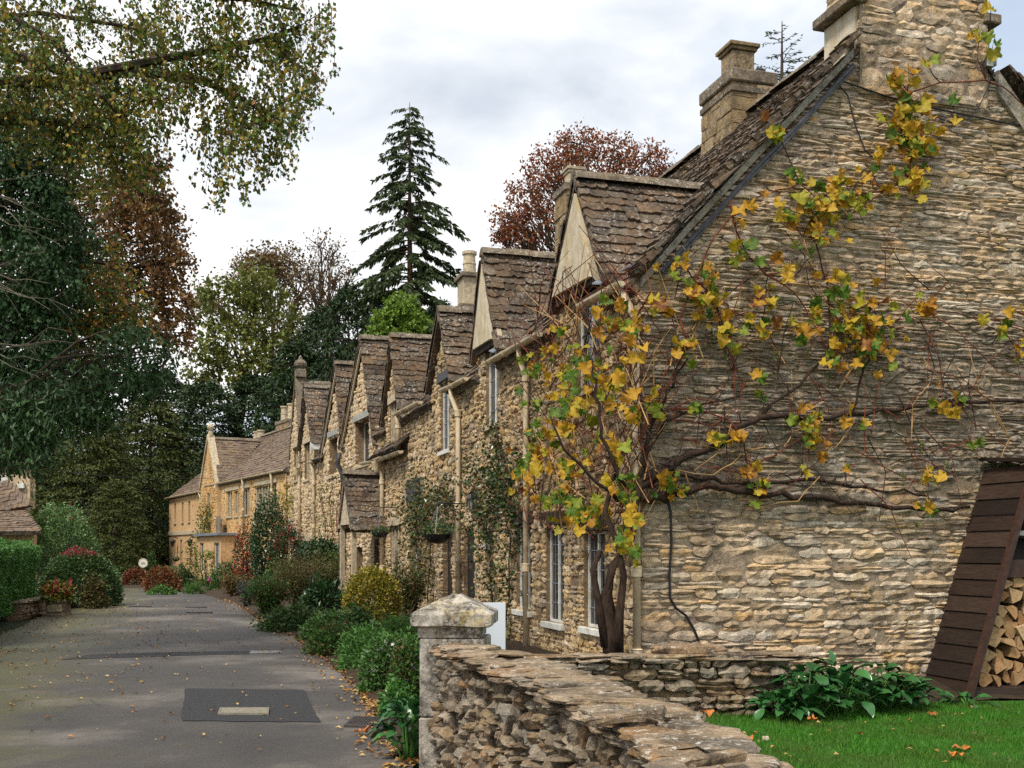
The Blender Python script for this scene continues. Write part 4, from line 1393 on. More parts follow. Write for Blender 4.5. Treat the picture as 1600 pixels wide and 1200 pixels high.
body_roof(C3, F2, -0.1, A1, EZ, GH, 8.7, r, gaps=((0.5, 4.7), (4.75, 8.1)), limit=60)
for d in (D5, D6):
    dormer_roof(C3, F2, d['sa'], d['za'], [d['R'], d['L']], None, r, ex=(0.22, 0.14))
    for s_e, z_e in (d['L'], d['R']):
        m = MB()
        a, b = F2.pt(s_e, -0.06, z_e), F2.pt(d['sa'], -0.06, d['za'] - 0.03)
        m.prism([a, b, b - Z3 * 0.10, a - Z3 * 0.10], -F2.n * 0.05)
        m.build('verge_fillet', REND, C3)
gutter(C3, F2.pt(7.9, -0.2, 4.72), F2.pt(A1 + 0.3, -0.2, 4.78), -F2.n, 0.07, LEAD)
gutter(C3, F2.pt(-0.1, -0.24, 4.05), F2.pt(1.4, -0.24, 4.10), -F2.n, 0.08)
downpipe(C3, [F2.pt(4.55, -0.2, 4.65), F2.pt(4.6, -0.25, 4.3), F2.pt(4.45, -0.1, 3.9), F2.pt(4.45, -0.12, 1.4)], 0.075, mat=LEAD, collars=(0.0, 0.3, 0.7))
# porch
pw, pd, pz0, pz1 = 0.85, 1.05, 2.22, 3.60
m = MB()
porch_sides = []
for sgn in (-1, 1):
    e = F2.pt(sgn * pw, 0, pz0); t = F2.pt(0, 0, pz1)
    B = unit(t - e); L = np.linalg.norm(t - e); A = -F2.n
    N = np.cross(A, B); N = N if N[2] > 0 else -N
    pl = Plane(e - B * 0.12, A, B, N)
    roof_plane(C3, pl, [(0, 0), (pd, 0), (pd, L + 0.12), (0, L + 0.12)], r, ex=(0.2, 0.14), wr=(0.22, 0.4), limit=60, th=0.05)
ridge_line(C3, F2.pt(0, 0, pz1 + 0.10), F2.pt(0, -pd - 0.03, pz1 + 0.10), r, wid=0.3, hi=0.14, step=0.35)
m = MB()
for sgn in (-1, 1):
    m.box(F2.pt(sgn * (pw - 0.12), -pd + 0.12, pz0 / 2), F2.u * 0.06, F2.n * 0.06, Z3 * pz0 / 2)
    m.box(F2.pt(sgn * (pw - 0.12), -pd / 2, pz0 + 0.02), F2.u * 0.05, F2.n * pd / 2, Z3 * 0.06)
m.build('porch_frame', DRESS, C3)
m = MB(); m.prism([F2.pt(-pw + 0.05, -pd + 0.1, pz0 + 0.05), F2.pt(pw - 0.05, -pd + 0.1, pz0 + 0.05), F2.pt(0, -pd + 0.1, pz1 - 0.1)], -F2.n * 0.05)
m.build('porch_gable', DRESS, C3)
body_shell(C3, F2, -0.1, A1, GH, EZ, 8.6, MORF)

# ---------------- end cottage with coped gable and finial
C4 = thing('stone_cottage', 'end cottage with a coped gable topped by a round stone finial', 'cottage', F2.pt(A1, 0, 0), 'terrace of stone cottages along the lane')
A2 = 15.4
D7 = dict(sa=11.0, za=7.55, L=(12.35, 5.45), R=(9.72, 5.45))
D8 = dict(sa=13.4, za=8.30, L=(14.95, 5.15), R=(12.35, 5.15))
fp4 = facade_plane(F2, 0)
tp = [(A1, EZ), (9.7, EZ), (9.701, 5.4), (D7['sa'], D7['za'] - 0.1), (12.3, 5.45), (12.4, 5.5), (D8['sa'], D8['za']), (14.95, 5.2), (A2, 5.2)]
wins4 = [(10.5, 4.2, 11.7, 5.55), (13.0, 4.3, 14.0, 5.6), (10.3, 0.6, 11.6, 1.9), (13.1, 0.7, 14.2, 1.9)]
m = MB(); wall_sheet(m, fp4, tp, wins4, -0.3, reveal=0.3)
fw = m.build('front_wall', MORF, C4)
pieces('stone', fw, wall_items(fp4, tp, wins4, -0.25, 8.2, (0.13, 0.22), (0.25, 0.55), r, depth=0.12, proud=0.03, vary=0.012), STONE, PALE, 260, 7.5)
for w in wins4:
    window(C4, fp4, *w, r, 2, 4, 2, deep=0.2, mull=DRESS, lintel=DRESS)
body_roof(C4, F2, A1, A2, EZ, GH, 8.5, r, gaps=((9.75, 12.3), (12.35, 14.9)), limit=40)
dormer_roof(C4, F2, D7['sa'], D7['za'], [D7['R'], D7['L']], None, r, ex=(0.22, 0.15))
dormer_roof(C4, F2, D8['sa'], D8['za'] - 0.25, [D8['R'], D8['L']], None, r, df=0.2, ex=(0.22, 0.15))
m = MB(); m.quad(F2.pt(9.72, 0.0, EZ - 0.3), F2.pt(9.72, 0.75, EZ - 0.3), F2.pt(9.72, 0.75, 5.5), F2.pt(9.72, 0.0, 5.5)); m.build('dormer_cheek', DRESS, C4)
m = MB(); m.rbox(F2.pt(9.66, 0.25, 5.32), F2.u * 0.06, F2.n * 0.42, Z3 * 0.13); m.build('fascia', WHITE, C4)
for s_e, z_e in (D8['R'], D8['L']):
    m = MB()
    a, b = F2.pt(s_e, -0.08, z_e), F2.pt(D8['sa'], -0.08, D8['za'] + 0.05)
    m.prism([a - Z3 * 0.15, b - Z3 * 0.05, b + Z3 * 0.14, a + Z3 * 0.14], F2.n * 0.45)
    m.rbox(F2.pt(s_e, 0.14, z_e - 0.12), F2.u * 0.16, F2.n * 0.24, Z3 * 0.13)
    m.build('coping', RIDGE, C4)
m = MB(); m.rbox(F2.pt(13.4, 0.14, 8.5), F2.u * 0.2, F2.n * 0.2, Z3 * 0.16)
m.lathe(F2.pt(13.4, 0.14, 8.64), [(0.13, 0), (0.10, 0.05), (0.24, 0.16), (0.26, 0.26), (0.2, 0.36), (0.09, 0.42), (0.06, 0.52), (0.02, 0.58)], 12)
m.build('finial', RIDGE, C4)
m = MB(); m.rbox(F2.pt(11.6, 3.2, 8.2), F2.u * 0.4, F2.n * 0.35, Z3 * 0.5); m.build('chimney', RIDGE, C4)
gutter(C4, F2.pt(8.95, -0.2, 4.74), F2.pt(9.75, -0.2, 4.76), -F2.n, 0.08)
gutter(C4, F2.pt(12.0, -0.2, 4.74), F2.pt(12.7, -0.2, 4.76), -F2.n, 0.07)
downpipe(C4, [F2.pt(9.4, -0.2, 4.70), F2.pt(9.4, -0.1, 4.4), F2.pt(9.4, -0.1, 0.0)], 0.055, collars=(0.1, 0.45))
downpipe(C4, [F2.pt(12.3, -0.2, 4.70), F2.pt(12.3, -0.1, 4.4), F2.pt(12.3, -0.1, 0.0)], 0.06, collars=(0.1, 0.45), hopper=True)
body_shell(C4, F2, A1, A2, GH, EZ, 8.4, MORF)
# two black lamps on brackets on the end cottage
for k, a in enumerate((13.1, 12.3)):
    t = thing('wall_lantern', ['black lantern on the end cottage, farther of a pair over the red-berried bush', 'black lantern on the end cottage, nearer of a pair over the red-berried bush'][k], 'lantern', F2.pt(a, -0.35, 2.0), 'lanterns on the house fronts')
    m = MB(); m.tube([F2.pt(a, 0.0, 2.5), F2.pt(a, -0.2, 2.56), F2.pt(a, -0.35, 2.45), F2.pt(a, -0.35, 2.36)], 0.018, 6); m.build('bracket', BLACK, t)
    m = MB(); m.lathe(F2.pt(a, -0.35, 2.0), [(0.05, 0), (0.07, 0.02), (0.13, 0.26)], 6); m.build('lamp_glass', GLASS, t)
    m = MB(); m.lathe(F2.pt(a, -0.35, 2.26), [(0.17, 0), (0.12, 0.07), (0.03, 0.12), (0.01, 0.15)], 6); m.build('lamp_cap', BLACK, t)

# ---------------- orange house at the bend
H = thing('limestone_house', 'orange limestone house at the road bend with a long tiled roof and small bay', 'house', FF.pt(0, 0, 0))
fpf = facade_plane(FF, 0)
EF, DF, RF = 5.25, 3.6, 8.35
LF = 15.6
winsf = []
for xa, xb, y0, y1 in ((399, 432, 752, 800), (378, 390, 761, 802), (366, 373, 766, 803), (354, 363, 768, 804), (335, 341, 771, 803)):
    sa_, sb_ = FF.s_at(xb), FF.s_at(xa)
    m_ = (sa_ + sb_) / 2
    winsf.append((sa_, 3.35, sb_, 4.72))
winsf.append((8.9, 0.0, 9.8, 2.05))
tp = [(-1.2, EF), (LF, EF)]
m = MB(); wall_sheet(m, fpf, tp, winsf, -0.3, reveal=0.25)
fw = m.build('front_wall', ORA, H)
pieces('stone', fw, wall_items(fpf, tp, winsf, -0.2, EF - 0.15, (0.13, 0.2), (0.25, 0.5), r, depth=0.08, proud=0.022, vary=0.012, lib=STONE_FAR, thin=0.2, tilt=0.012), STONE_FAR, ORA, 150, 7.0)
for w in winsf[:5]:
    window(H, fpf, *w, r, max(1, int(round((w[2] - w[0]) / 0.55))), 4, 2, deep=0.16, mull=DRESS, lintel=DRESS, mat=WOODB)
m = MB(); m.rbox(fpf.pt(9.35, 1.0, -0.2), FF.u * 0.44, -FF.n * 0.03, Z3 * 1.0); m.build('door', POSTW, H)
body_roof(H, FF, -1.2, LF, EF, DF, RF, r, ex=(0.26, 0.17), wr=(0.28, 0.55), limit=200, mat=TILF, under=TILF, least=6.5)
gutter(H, FF.pt(-1.2, -0.2, EF - 0.03), FF.pt(13.8, -0.2, EF), -FF.n, 0.08)
for s_, z0_ in ((0.6, 0), (5.7, 2.4), (11.4, 2.4)):
    downpipe(H, [FF.pt(s_, -0.2, EF - 0.05), FF.pt(s_ + 0.1, -0.12, EF - 0.4), FF.pt(s_ + 0.1, -0.09, z0_)], 0.06, collars=(0.1, 0.5))
# cross gable with coping and finial
cg0, cg1 = FF.s_at(345.5), FF.s_at(319)
cgm = (cg0 + cg1) / 2
cgz = 7.9
tpg = [(cg0, 5.0), (cgm, cgz), (cg1, 5.0)]
plg = Plane(FF.pt(0, -0.22, 0), FF.u, Z3, -FF.n)
wg = [(cgm - 0.3, 3.1, cgm + 0.35, 4.8)]
m = MB(); wall_sheet(m, plg, tpg, wg, -0.2); 
for s_ in (cg0, cg1):
    m.quad(FF.pt(s_, -0.22, -0.2), FF.pt(s_, 0.4, -0.2), FF.pt(s_, 0.4, 5.0), FF.pt(s_, -0.22, 5.0))
cgw = m.build('cross_gable_wall', ORA, H)
pieces('stone', cgw, wall_items(plg, tpg, wg, -0.2, cgz - 0.3, (0.14, 0.2), (0.25, 0.5), r, depth=0.08, proud=0.012, vary=0.006, lib=STONE_FAR, thin=0.1, tilt=0.008), STONE_FAR, ORA, 60, 7.0)
window(H, plg, *wg[0], r, 1, 4, 2, deep=0.16, mull=DRESS, mat=WOODB)
dormer_roof(H, FF, cgm, cgz - 0.1, [(cg0, 5.2), (cg1, 5.2)], None, r, df=-0.1, eave_z=EF, dmax=3.5, mat=TILF, ex=(0.24, 0.17))
for s_e in (cg0, cg1):
    m = MB(); a, b = FF.pt(s_e, -0.3, 5.15), FF.pt(cgm, -0.3, cgz + 0.08)
    m.prism([a - Z3 * 0.15, b - Z3 * 0.1, b + Z3 * 0.14, a + Z3 * 0.14], FF.n * 0.4); m.build('coping', DRESS, H)
m = MB(); m.lathe(FF.pt(cgm, -0.1, cgz + 0.1), [(0.14, 0), (0.14, 0.25), (0.08, 0.3), (0.18, 0.45), (0.2, 0.55), (0.12, 0.68), (0.03, 0.76)], 10); m.build('finial', DRESS, H)
# stuccoed wing
w0, w1 = cg1 - 0.05, FF.s_at(265.5)
tpw = [(w0, 5.0), (w1, 5.0)]
ww = []
for xx in (297, 286.5, 275):
    s_ = FF.s_at(xx); ww.append((s_ - 0.28, 3.3, s_ + 0.28, 4.55))
for xx in (300, 284, 274):
    s_ = FF.s_at(xx); ww.append((s_ - 0.35, 0.6, s_ + 0.35, 2.2))
plw = Plane(FF.pt(0, -0.05, 0), FF.u, Z3, -FF.n)
m = MB(); wall_sheet(m, plw, tpw, ww, -0.2)
m.quad(FF.pt(w1, -0.05, -0.2), FF.pt(w1, 6, -0.2), FF.pt(w1, 6, 5.0), FF.pt(w1, -0.05, 5.0))
m.build('wing_wall', STUC, H)
for w in ww:
    window(H, plw, *w, r, 1, 4, 2, deep=0.16, mull=None, mat=WOODB)
m = MB(); m.rbox(plw.pt((w0 + w1) / 2, 2.62, 0.03), FF.u * (w1 - w0) / 2, -FF.n * 0.05, Z3 * 0.12); m.build('string_course', DRESS, H)
body_roof(H, FF, w0, w1 + 0.2, 5.05, 3.4, 7.7, r, ex=(0.26, 0.17), wr=(0.28, 0.55), limit=60, mat=TILF, under=TILF, least=6.5)
gutter(H, FF.pt(w0, -0.25, 5.0), FF.pt(w1 + 0.2, -0.25, 5.0), -FF.n, 0.08)
downpipe(H, [FF.pt(w0 + 0.3, -0.25, 4.95), FF.pt(w0 + 0.3, -0.15, 4.6), FF.pt(w0 + 0.3, -0.14, 0)], 0.06)
# bay with flat lead roof, door surround
b0_, b1_ = FF.s_at(372), FF.s_at(334)
bq = Plane(FF.pt(0, -0.9, 0), FF.u, Z3, -FF.n)
wb = [(b0_ + 0.35, 0.35, b0_ + 1.5, 1.95), (b1_ - 1.5, 0.35, b1_ - 0.5, 1.95)]
m = MB(); wall_sheet(m, bq, [(b0_, 2.3), (b1_, 2.3)], wb, -0.2)
for s_ in (b0_, b1_):
    m.quad(FF.pt(s_, -0.9, -0.2), FF.pt(s_, 0, -0.2), FF.pt(s_, 0, 2.3), FF.pt(s_, -0.9, 2.3))
bay = m.build('bay', STUC, H)
for w in wb:
    window(bay, bq, *w, r, 2, 3, 3, deep=0.1, mat=WHITE, sill=False)
m = MB(); m.rbox(FF.pt((b0_ + b1_) / 2, -0.5, 2.38), FF.u * ((b1_ - b0_) / 2 + 0.15), FF.n * 0.62, Z3 * 0.07); m.build('bay_roof', LEADG, bay)
m = MB()
m.prism([bq.pt((b0_ + b1_) / 2 + a, 2.45 + b, -0.5) for a, b in ((-0.55, 0), (0.55, 0), (0.55, 0.75), (0.3, 0.95), (-0.3, 0.95), (-0.55, 0.75))], FF.n * 0.1)
m.build('carved_plaque', RIDGE, H)
# chimneys of the orange house
ch = chimney(H, FF.pt(11.2, DF + 0.3, 0), FF.u * 1.1, FF.n * 0.4, 7.6, 8.75, r, mat=STACK, cap=0.2, courses=(0.2, 0.3), wid=(0.3, 0.5), lib=CUT, limit=0)
for s_ in (10.55, 11.85):
    pot(ch, FF.pt(s_, DF + 0.3, 0), 8.95, 0.9, 0.24)
ch = chimney(H, FF.pt(17.2, DF + 0.3, 0), FF.u * 0.8, FF.n * 0.35, 7.2, 8.3, r, mat=STACK, cap=0.15, courses=(0.2, 0.3), wid=(0.3, 0.5), lib=CUT, limit=0)
for s_ in (16.8, 17.7):
    pot(ch, FF.pt(s_, DF + 0.3, 0), 8.4, 0.55, 0.24)
body_shell(H, FF, -1.2, w1, DF, EF, 7.6, STUC, far=False)
t = None
for k, (xx, yy) in enumerate(((279.5, 858), (307, 862))):
    s_ = FF.s_at(xx)
    t = thing('wall_lantern', ['black lantern on the pale wing of the orange house, left of the climber', 'black lantern beside the climber at the orange house door'][k], 'lantern', FF.pt(s_, -0.4, 1.7), 'lanterns on the house fronts')
    m = MB(); m.tube([FF.pt(s_, -0.05, 2.3), FF.pt(s_, -0.3, 2.35), FF.pt(s_, -0.4, 2.2)], 0.03, 5); m.build('bracket', BLACK, t)
    m = MB(); m.lathe(FF.pt(s_, -0.4, 1.75), [(0.06, 0), (0.16, 0.32), (0.2, 0.34), (0.04, 0.46)], 6); m.build('lamp_body', BLACK, t)

# ---------------- low house on the left behind the hedge
HL = thing('stone_house', 'low stone house half hidden behind the hedge, with a mossy tiled roof', 'house', P(20, 880, 40))
fl = Frame(-17.9, 40.0, -0.30, 0.954)
Lh = lambda x, y, Y: P(x, y, Y)
def qwall(pts, mat, name, thick=np.array([0, 0.25, 0])):
    m = MB(); m.prism(pts, thick); return m.build(name, mat, HL)
qwall([Lh(-40, 905, 40), Lh(53, 905, 40), Lh(53, 826, 40), Lh(-40, 826, 40)], STUC, 'front_wall')
def lroof(q, name='roof', limit=60):
    """q: eave left, eave right, top right, top left (corners of a pitched roof)"""
    q = [np.asarray(k, float) for k in q]
    A = unit(q[1] - q[0]); B = q[3] - q[0]; B = B - A * np.dot(A, B); B = unit(B)
    N = np.cross(A, B); N = N if N[2] > 0 else -N
    pl = Plane(q[0], A, B, N)
    poly = [(float(np.dot(k - q[0], A)), float(np.dot(k - q[0], B))) for k in q]
    roof_plane(HL, pl, poly, r, ex=(0.2, 0.15), wr=(0.22, 0.4), limit=limit, mat=TILF, least=6.5)
lroof([Lh(-40, 832, 39.3), Lh(64, 832, 39.3), Lh(36, 795, 41.5), Lh(-40, 795, 41.5)])
qwall([Lh(-40, 800, 42.0), Lh(47, 800, 42.0), Lh(47, 728, 42.0), Lh(-40, 728, 42.0)], PALE, 'upper_wall', np.array([-0.25, 0.4, 0]))
lroof([Lh(-40, 806, 41.2), Lh(50, 790, 41.2), Lh(20, 762, 42.0), Lh(-40, 752, 42.0)])
m = MB(); m.rbox(Lh(5, 750, 41.95), [0.19, 0, 0], [0, 0.02, 0], [0, 0, 0.17]); m.build('window', WHITE, HL)
m = MB(); m.rbox(Lh(33, 759, 41.92), [0.13, 0, 0], [0, 0.06, 0], [0, 0, 0.1]); m.build('meter_box', WHITE, HL)
lroof([Lh(-40, 728, 41.8), Lh(44, 728, 41.8), Lh(34, 700, 43.5), Lh(-40, 700, 43.5)])
chimney(HL, np.array([Lh(42, 0, 42.5)[0], 42.5, 0]), np.array([0.2, 0, 0]), np.array([0, 0.3, 0]), 3.2, 5.3, r, mat=PALE, limit=0)
for k, xx in enumerate((9, 24, 38)):
    m = MB(); m.rbox(Lh(xx, 838, 39.98), [0.05, 0, 0], [0, 0.03, 0], [0, 0, 0.22]); m.build('mullion', DRESS, HL)
# ------------------------------------------------------------------ roadside wall, gate pier, low garden wall
r = np.random.default_rng(8)
WT = 0.88                                   # top of the roadside wall's rubble
RW = thing('drystone_wall', 'rough drystone wall running from the gate pier toward the viewer, capped with ragged flat slabs', 'stone wall', (WALL_LINE[0][0], WALL_LINE[0][1], 0), 'stone garden walls')
half = 0.175
core_it, cope_it = [], []
cm = MB()
for (xa, ya), (xb, yb) in zip(WALL_LINE[:-1], WALL_LINE[1:]):
    wd = np.array([xb - xa, yb - ya, 0]); WL = np.linalg.norm(wd); wd = wd / WL
    wn = np.array([-wd[1], wd[0], 0]); wn = wn if wn[0] < 0 else -wn          # towards the road
    O = np.array([xa, ya, 0])
    cm.box(O + wd * WL / 2 + Z3 * (WT / 2 - 0.15), wd * (WL / 2 + 0.02), wn * (half - 0.11), Z3 * (WT / 2 + 0.13))
    core_it += wall_items(Plane(O + wn * half, wd, Z3, wn), [(0, WT - 0.02), (WL, WT - 0.02)], [], -0.05, WT - 0.05, (0.045, 0.10), (0.07, 0.21), r, depth=0.20, proud=-0.003, vary=0.026, thin=0.25, tilt=0.10)
    core_it += wall_items(Plane(O - wn * half, wd, Z3, -wn), [(0, WT - 0.02), (WL, WT - 0.02)], [], -0.35, WT - 0.05, (0.06, 0.12), (0.1, 0.28), r, depth=0.2, proud=-0.01, vary=0.02, thin=0.2, tilt=0.08)
    for lay in range(4):
        a = 0.0
        while a < WL:
            w = r.uniform(0.10, 0.29)
            k = 1 if r.uniform() < 0.25 else 2
            for j in range(k):
                off = (j - (k - 1) / 2) * 0.19 + r.normal(0, 0.018)
                yaw = r.normal(0, 0.35)
                ax = wd * math.cos(yaw) + wn * math.sin(yaw); ay = np.cross(Z3, ax)
                up = unit(Z3 + ax * r.normal(0, 0.035) + ay * r.normal(0, 0.035))
                wid = (0.38 if k == 1 else 0.23) * r.uniform(0.8, 1.12)
                q = O + wd * (a + w / 2) + wn * off + Z3 * (WT - 0.012 + lay * 0.021 + r.normal(0, 0.007))
                if lay == 3 and r.uniform() < 0.35: continue
                cope_it.append((mat4(ax * w * 1.2, ay * wid, up * r.uniform(0.016, 0.030), q), int(r.integers(12))))
            a += w * r.uniform(0.8, 0.98)
core = cm.build('core', MORF, RW)
pieces('stone', core, core_it, STONE, DRY, 300, 8.0)
pieces('coping_slab', RW, cope_it, SLAB, COPE, 250, 8.0)
# a few loose pieces lying on the coping
for px, s_, lab in (((958, 1123), (0.22, 0.045, 0.03), 0.55), ((978, 1118), (0.14, 0.1, 0.035), 0.1), ((1015, 1112), (0.12, 0.06, 0.04), -0.4), ((1120, 1185), (0.2, 0.05, 0.03), 0.5)):
    q = P(px[0], px[1], F * (CH - WT - 0.10) / (px[1] - HZ))
    pieces('coping_slab', RW, [(mat4(np.array([math.cos(lab), math.sin(lab), 0.02]) * s_[0], np.array([-math.sin(lab), math.cos(lab), 0.0]) * s_[1], Z3 * s_[2], q), 3)], SLAB, COPE, 5, 1.0)

# gate pier
pc = P(712, 1000, 7.95); pc[2] = 0
GP = thing('gate_pier', 'square stone gate pier with a weathered pyramid cap at the end of the roadside wall', 'gate pier', (pc[0], pc[1], 0))
pw = 0.235
ax = np.array([math.cos(R(-4)), math.sin(R(-4)), 0]); ay = np.array([-ax[1], ax[0], 0])
for k, (z0, z1, dx) in enumerate(((-0.1, 0.40, 0.0), (0.405, 0.965, 0.004), (0.97, 1.045, -0.02))):
    m = MB(); m.rbox(pc + Z3 * (z0 + z1) / 2 + ax * dx, ax * (pw + (0.0 if k < 2 else -0.012)), ay * pw, Z3 * (z1 - z0) / 2, 0.05)
    m.build('block', PIER, GP)
m = MB()
cw = 0.288
def sq(h, w, j=0.0):
    rj = np.random.default_rng(int(h * 1000))
    out = []
    n = 6
    for e in range(4):
        c0 = [(-1, -1), (1, -1), (1, 1), (-1, 1)][e]; c1 = [(-1, -1), (1, -1), (1, 1), (-1, 1)][(e + 1) % 4]
        for k in range(n):
            t = k / n
            out.append(pc + ax * w * (c0[0] + (c1[0] - c0[0]) * t) + ay * w * (c0[1] + (c1[1] - c0[1]) * t) + Z3 * h + rj.normal(0, j, 3))
    return out
rings = [sq(1.045, cw * 0.9, 0.003), sq(1.06, cw, 0.003), sq(1.135, cw * 1.0, 0.003), sq(1.15, cw * 0.96, 0.003), sq(1.20, cw * 0.62, 0.004), sq(1.24, cw * 0.33, 0.004), sq(1.268, cw * 0.12, 0.004)]
n = len(rings[0])
vs = [q for ring in rings for q in ring]
fs = [[i * n + k, i * n + (k + 1) % n, (i + 1) * n + (k + 1) % n, (i + 1) * n + k] for i in range(len(rings) - 1) for k in range(n)]
fs += [list(range(n))[::-1], [(len(rings) - 1) * n + k for k in range(n)]]
m.add(vs, fs); m.build('cap', PIER, GP)

# pale notice board seen from behind, on its post
q = P(764, 1000, 8.65)
SB = thing('notice_board', 'plain pale back of a notice board standing behind the gate pier', 'sign', (q[0], q[1], 0))
BOARD = mat_plain('pale_blue_white_board', (0.56, 0.60, 0.66), 0.4, 0.04, 3, 0.0, 0.4)
m = MB(); m.rbox(np.array([P(762, 0, 8.65)[0], 8.65, P(0, 979, 8.65)[2]]), np.array([0.142, 0.01, 0.0]), np.array([0.0, 0.012, 0.0]), np.array([0.0, 0.0, 0.19]), 0.15); m.build('panel', BOARD, SB)
m = MB(); m.box(np.array([q[0], 8.68, 0.45]), [0.02, 0, 0], [0, 0.02, 0], [0, 0, 0.5]); m.build('post', WOODB, SB)

# low garden wall in front of the cottage
la, lb = np.array([-0.05, 11.9, 0]), np.array([3.12, 12.15, 0])
ld = unit(lb - la); LL = np.linalg.norm(lb - la); ln = np.array([ld[1], -ld[0], 0])
LW = thing('drystone_wall', 'low drystone garden wall below the vine trunk, ending at the leafy dock plants', 'stone wall', tuple(la + Z3 * LAWN_Z), 'stone garden walls')
lt = 0.36
m = MB(); m.box((la + lb) / 2 + Z3 * (lt + LAWN_Z) / 2 - ln * 0.24, ld * (LL / 2 - 0.07), ln * 0.16, Z3 * (lt - LAWN_Z) / 2); core = m.build('core', MORF, LW)
pll = Plane(la, ld, Z3, ln)
it = wall_items(pll, [(0, lt - 0.01), (LL, lt - 0.01)], [], LAWN_Z - 0.05, lt - 0.04, (0.065, 0.16), (0.14, 0.42), r, depth=0.2, proud=0.02, vary=0.03, thin=0.3, tilt=0.05)
ple = Plane(lb - ln * 0.42, ln, Z3, ld)
it += wall_items(ple, [(0, lt), (0.42, lt)], [], LAWN_Z - 0.05, lt - 0.04, (0.07, 0.14), (0.15, 0.3), r, depth=0.18, proud=0.02, vary=0.02)
pieces('stone', core, it, STONE, DRY, 200, 8.0)
it = []
for lay in range(2):
    a = 0.0
    while a < LL:
        w = r.uniform(0.35, 0.8)
        yaw = r.normal(0, 0.08)
        ax_ = ld * math.cos(yaw) + ln * math.sin(yaw); ay_ = np.cross(Z3, ax_)
        it.append((mat4(ax_ * w * 1.08, ay_ * r.uniform(0.44, 0.56), unit(Z3 + ay_ * 0.06) * r.uniform(0.025, 0.05), la + ld * (a + w / 2) - ln * (0.2 + r.normal(0, 0.02)) + Z3 * (lt + 0.012 + lay * 0.034 + r.normal(0, 0.006))), int(r.integers(12))))
        a += w
q = P(1075, 1006, 12.3)
it += [(mat4(np.array([0.82, 0.06, -0.02]), np.array([-0.03, 0.42, 0]), Z3 * 0.10, np.array([q[0], 12.3, lt + 0.10])), 2), (mat4(np.array([0.95, -0.05, 0.0]), np.array([0.03, 0.42, 0]), Z3 * 0.06, np.array([q[0] + 0.15, 12.35, lt + 0.065])), 5)]
pieces('coping_slab', LW, it, SLAB, COPE, 60, 8.0)

# ------------------------------------------------------------------ log store with its split logs
def store_pt(w, d, z):          # w along the gable, d out from it, z up; the sides lean
    return F1.pt(-d, w, z)
x0b, lean = 3.92, 0.34          # left foot at the wall, lean per metre of height
LS = thing('log_store', 'dark stained timber log store leaning against the gable wall', 'log store', store_pt(4.2, 0.4, -0.2))
zb, zt = -0.22, 2.66
dep = 0.86
def side_pt(z, d, off=0.0):
    return store_pt(x0b + lean * (z - zb) + off, d, z)
nb = 14
for k in range(nb):
    za, zc = zb + (zt - zb) * k / nb, zb + (zt - zb) * (k + 1) / nb - 0.012
    m = MB()
    m.prism([side_pt(za, 0.03), side_pt(za, dep), side_pt(zc, dep, 0.022), side_pt(zc, 0.03, 0.022)], NN * 0.03)
    m.build('board', DARKW, LS)
m = MB(); m.box((side_pt(zb, dep + 0.035) + side_pt(zt, dep + 0.035)) / 2 + NN * 0.03, (side_pt(zt, dep + 0.035) - side_pt(zb, dep + 0.035)) / 2, NN * 0.042, -U * 0.035); m.build('post', POSTW, LS)
WR = 7.9
m = MB(); m.box(store_pt(WR + 0.3, dep, (zt + zb) / 2), Z3 * (zt - zb) / 2, NN * 0.045, U * 0.04); m.build('post', POSTW, LS)
def rail(z, h, d, name='rail', mat=None, dd=0.03, lo=0.03):
    a = store_pt(x0b + lean * (z - zb) + lo, d, z); b = store_pt(WR + 0.3, d, z)
    m = MB(); m.box((a + b) / 2, (b - a) / 2, Z3 * h / 2, U * dd); return m.build(name, mat or POSTW, LS)
rail(2.50, 0.26, dep + 0.0)
rail(1.36, 0.22, dep - 0.02)
rail(-0.17, 0.10, dep - 0.02, mat=DARKW)
rail(1.80, 0.06, dep - 0.02, 'shelf_edge', GREY, 0.03)
m = MB(); a = store_pt(x0b + lean * (zt - zb) - 0.1, -0.0, zt + 0.35); 
m.prism([store_pt(x0b + lean * (zt - zb) - 0.08, dep + 0.12, zt + 0.02), store_pt(WR + 0.5, dep + 0.12, zt + 0.02), store_pt(WR + 0.5, 0.05, zt + 0.10), store_pt(x0b + lean * (zt - zb) - 0.08, 0.05, zt + 0.10)], Z3 * 0.05); m.build('roof_board', DARKW, LS)
for z in (-0.13, 1.44, 1.74):
    m = MB(); m.prism([store_pt(x0b + lean * (z - zb) + 0.06, 0.06, z), store_pt(WR, 0.06, z), store_pt(WR, dep - 0.06, z), store_pt(x0b + lean * (z - zb) + 0.06, dep - 0.06, z)], Z3 * 0.025); m.build('shelf', DARKW, LS)
m = MB(); m.prism([store_pt(x0b + 0.1, 0.045, zb), store_pt(WR + 0.3, 0.045, zb), store_pt(WR + 0.3, 0.045, zt), store_pt(x0b + lean * (zt - zb) + 0.1, 0.045, zt)], U * -0.015)
m.build('back_board', DARKW, LS)

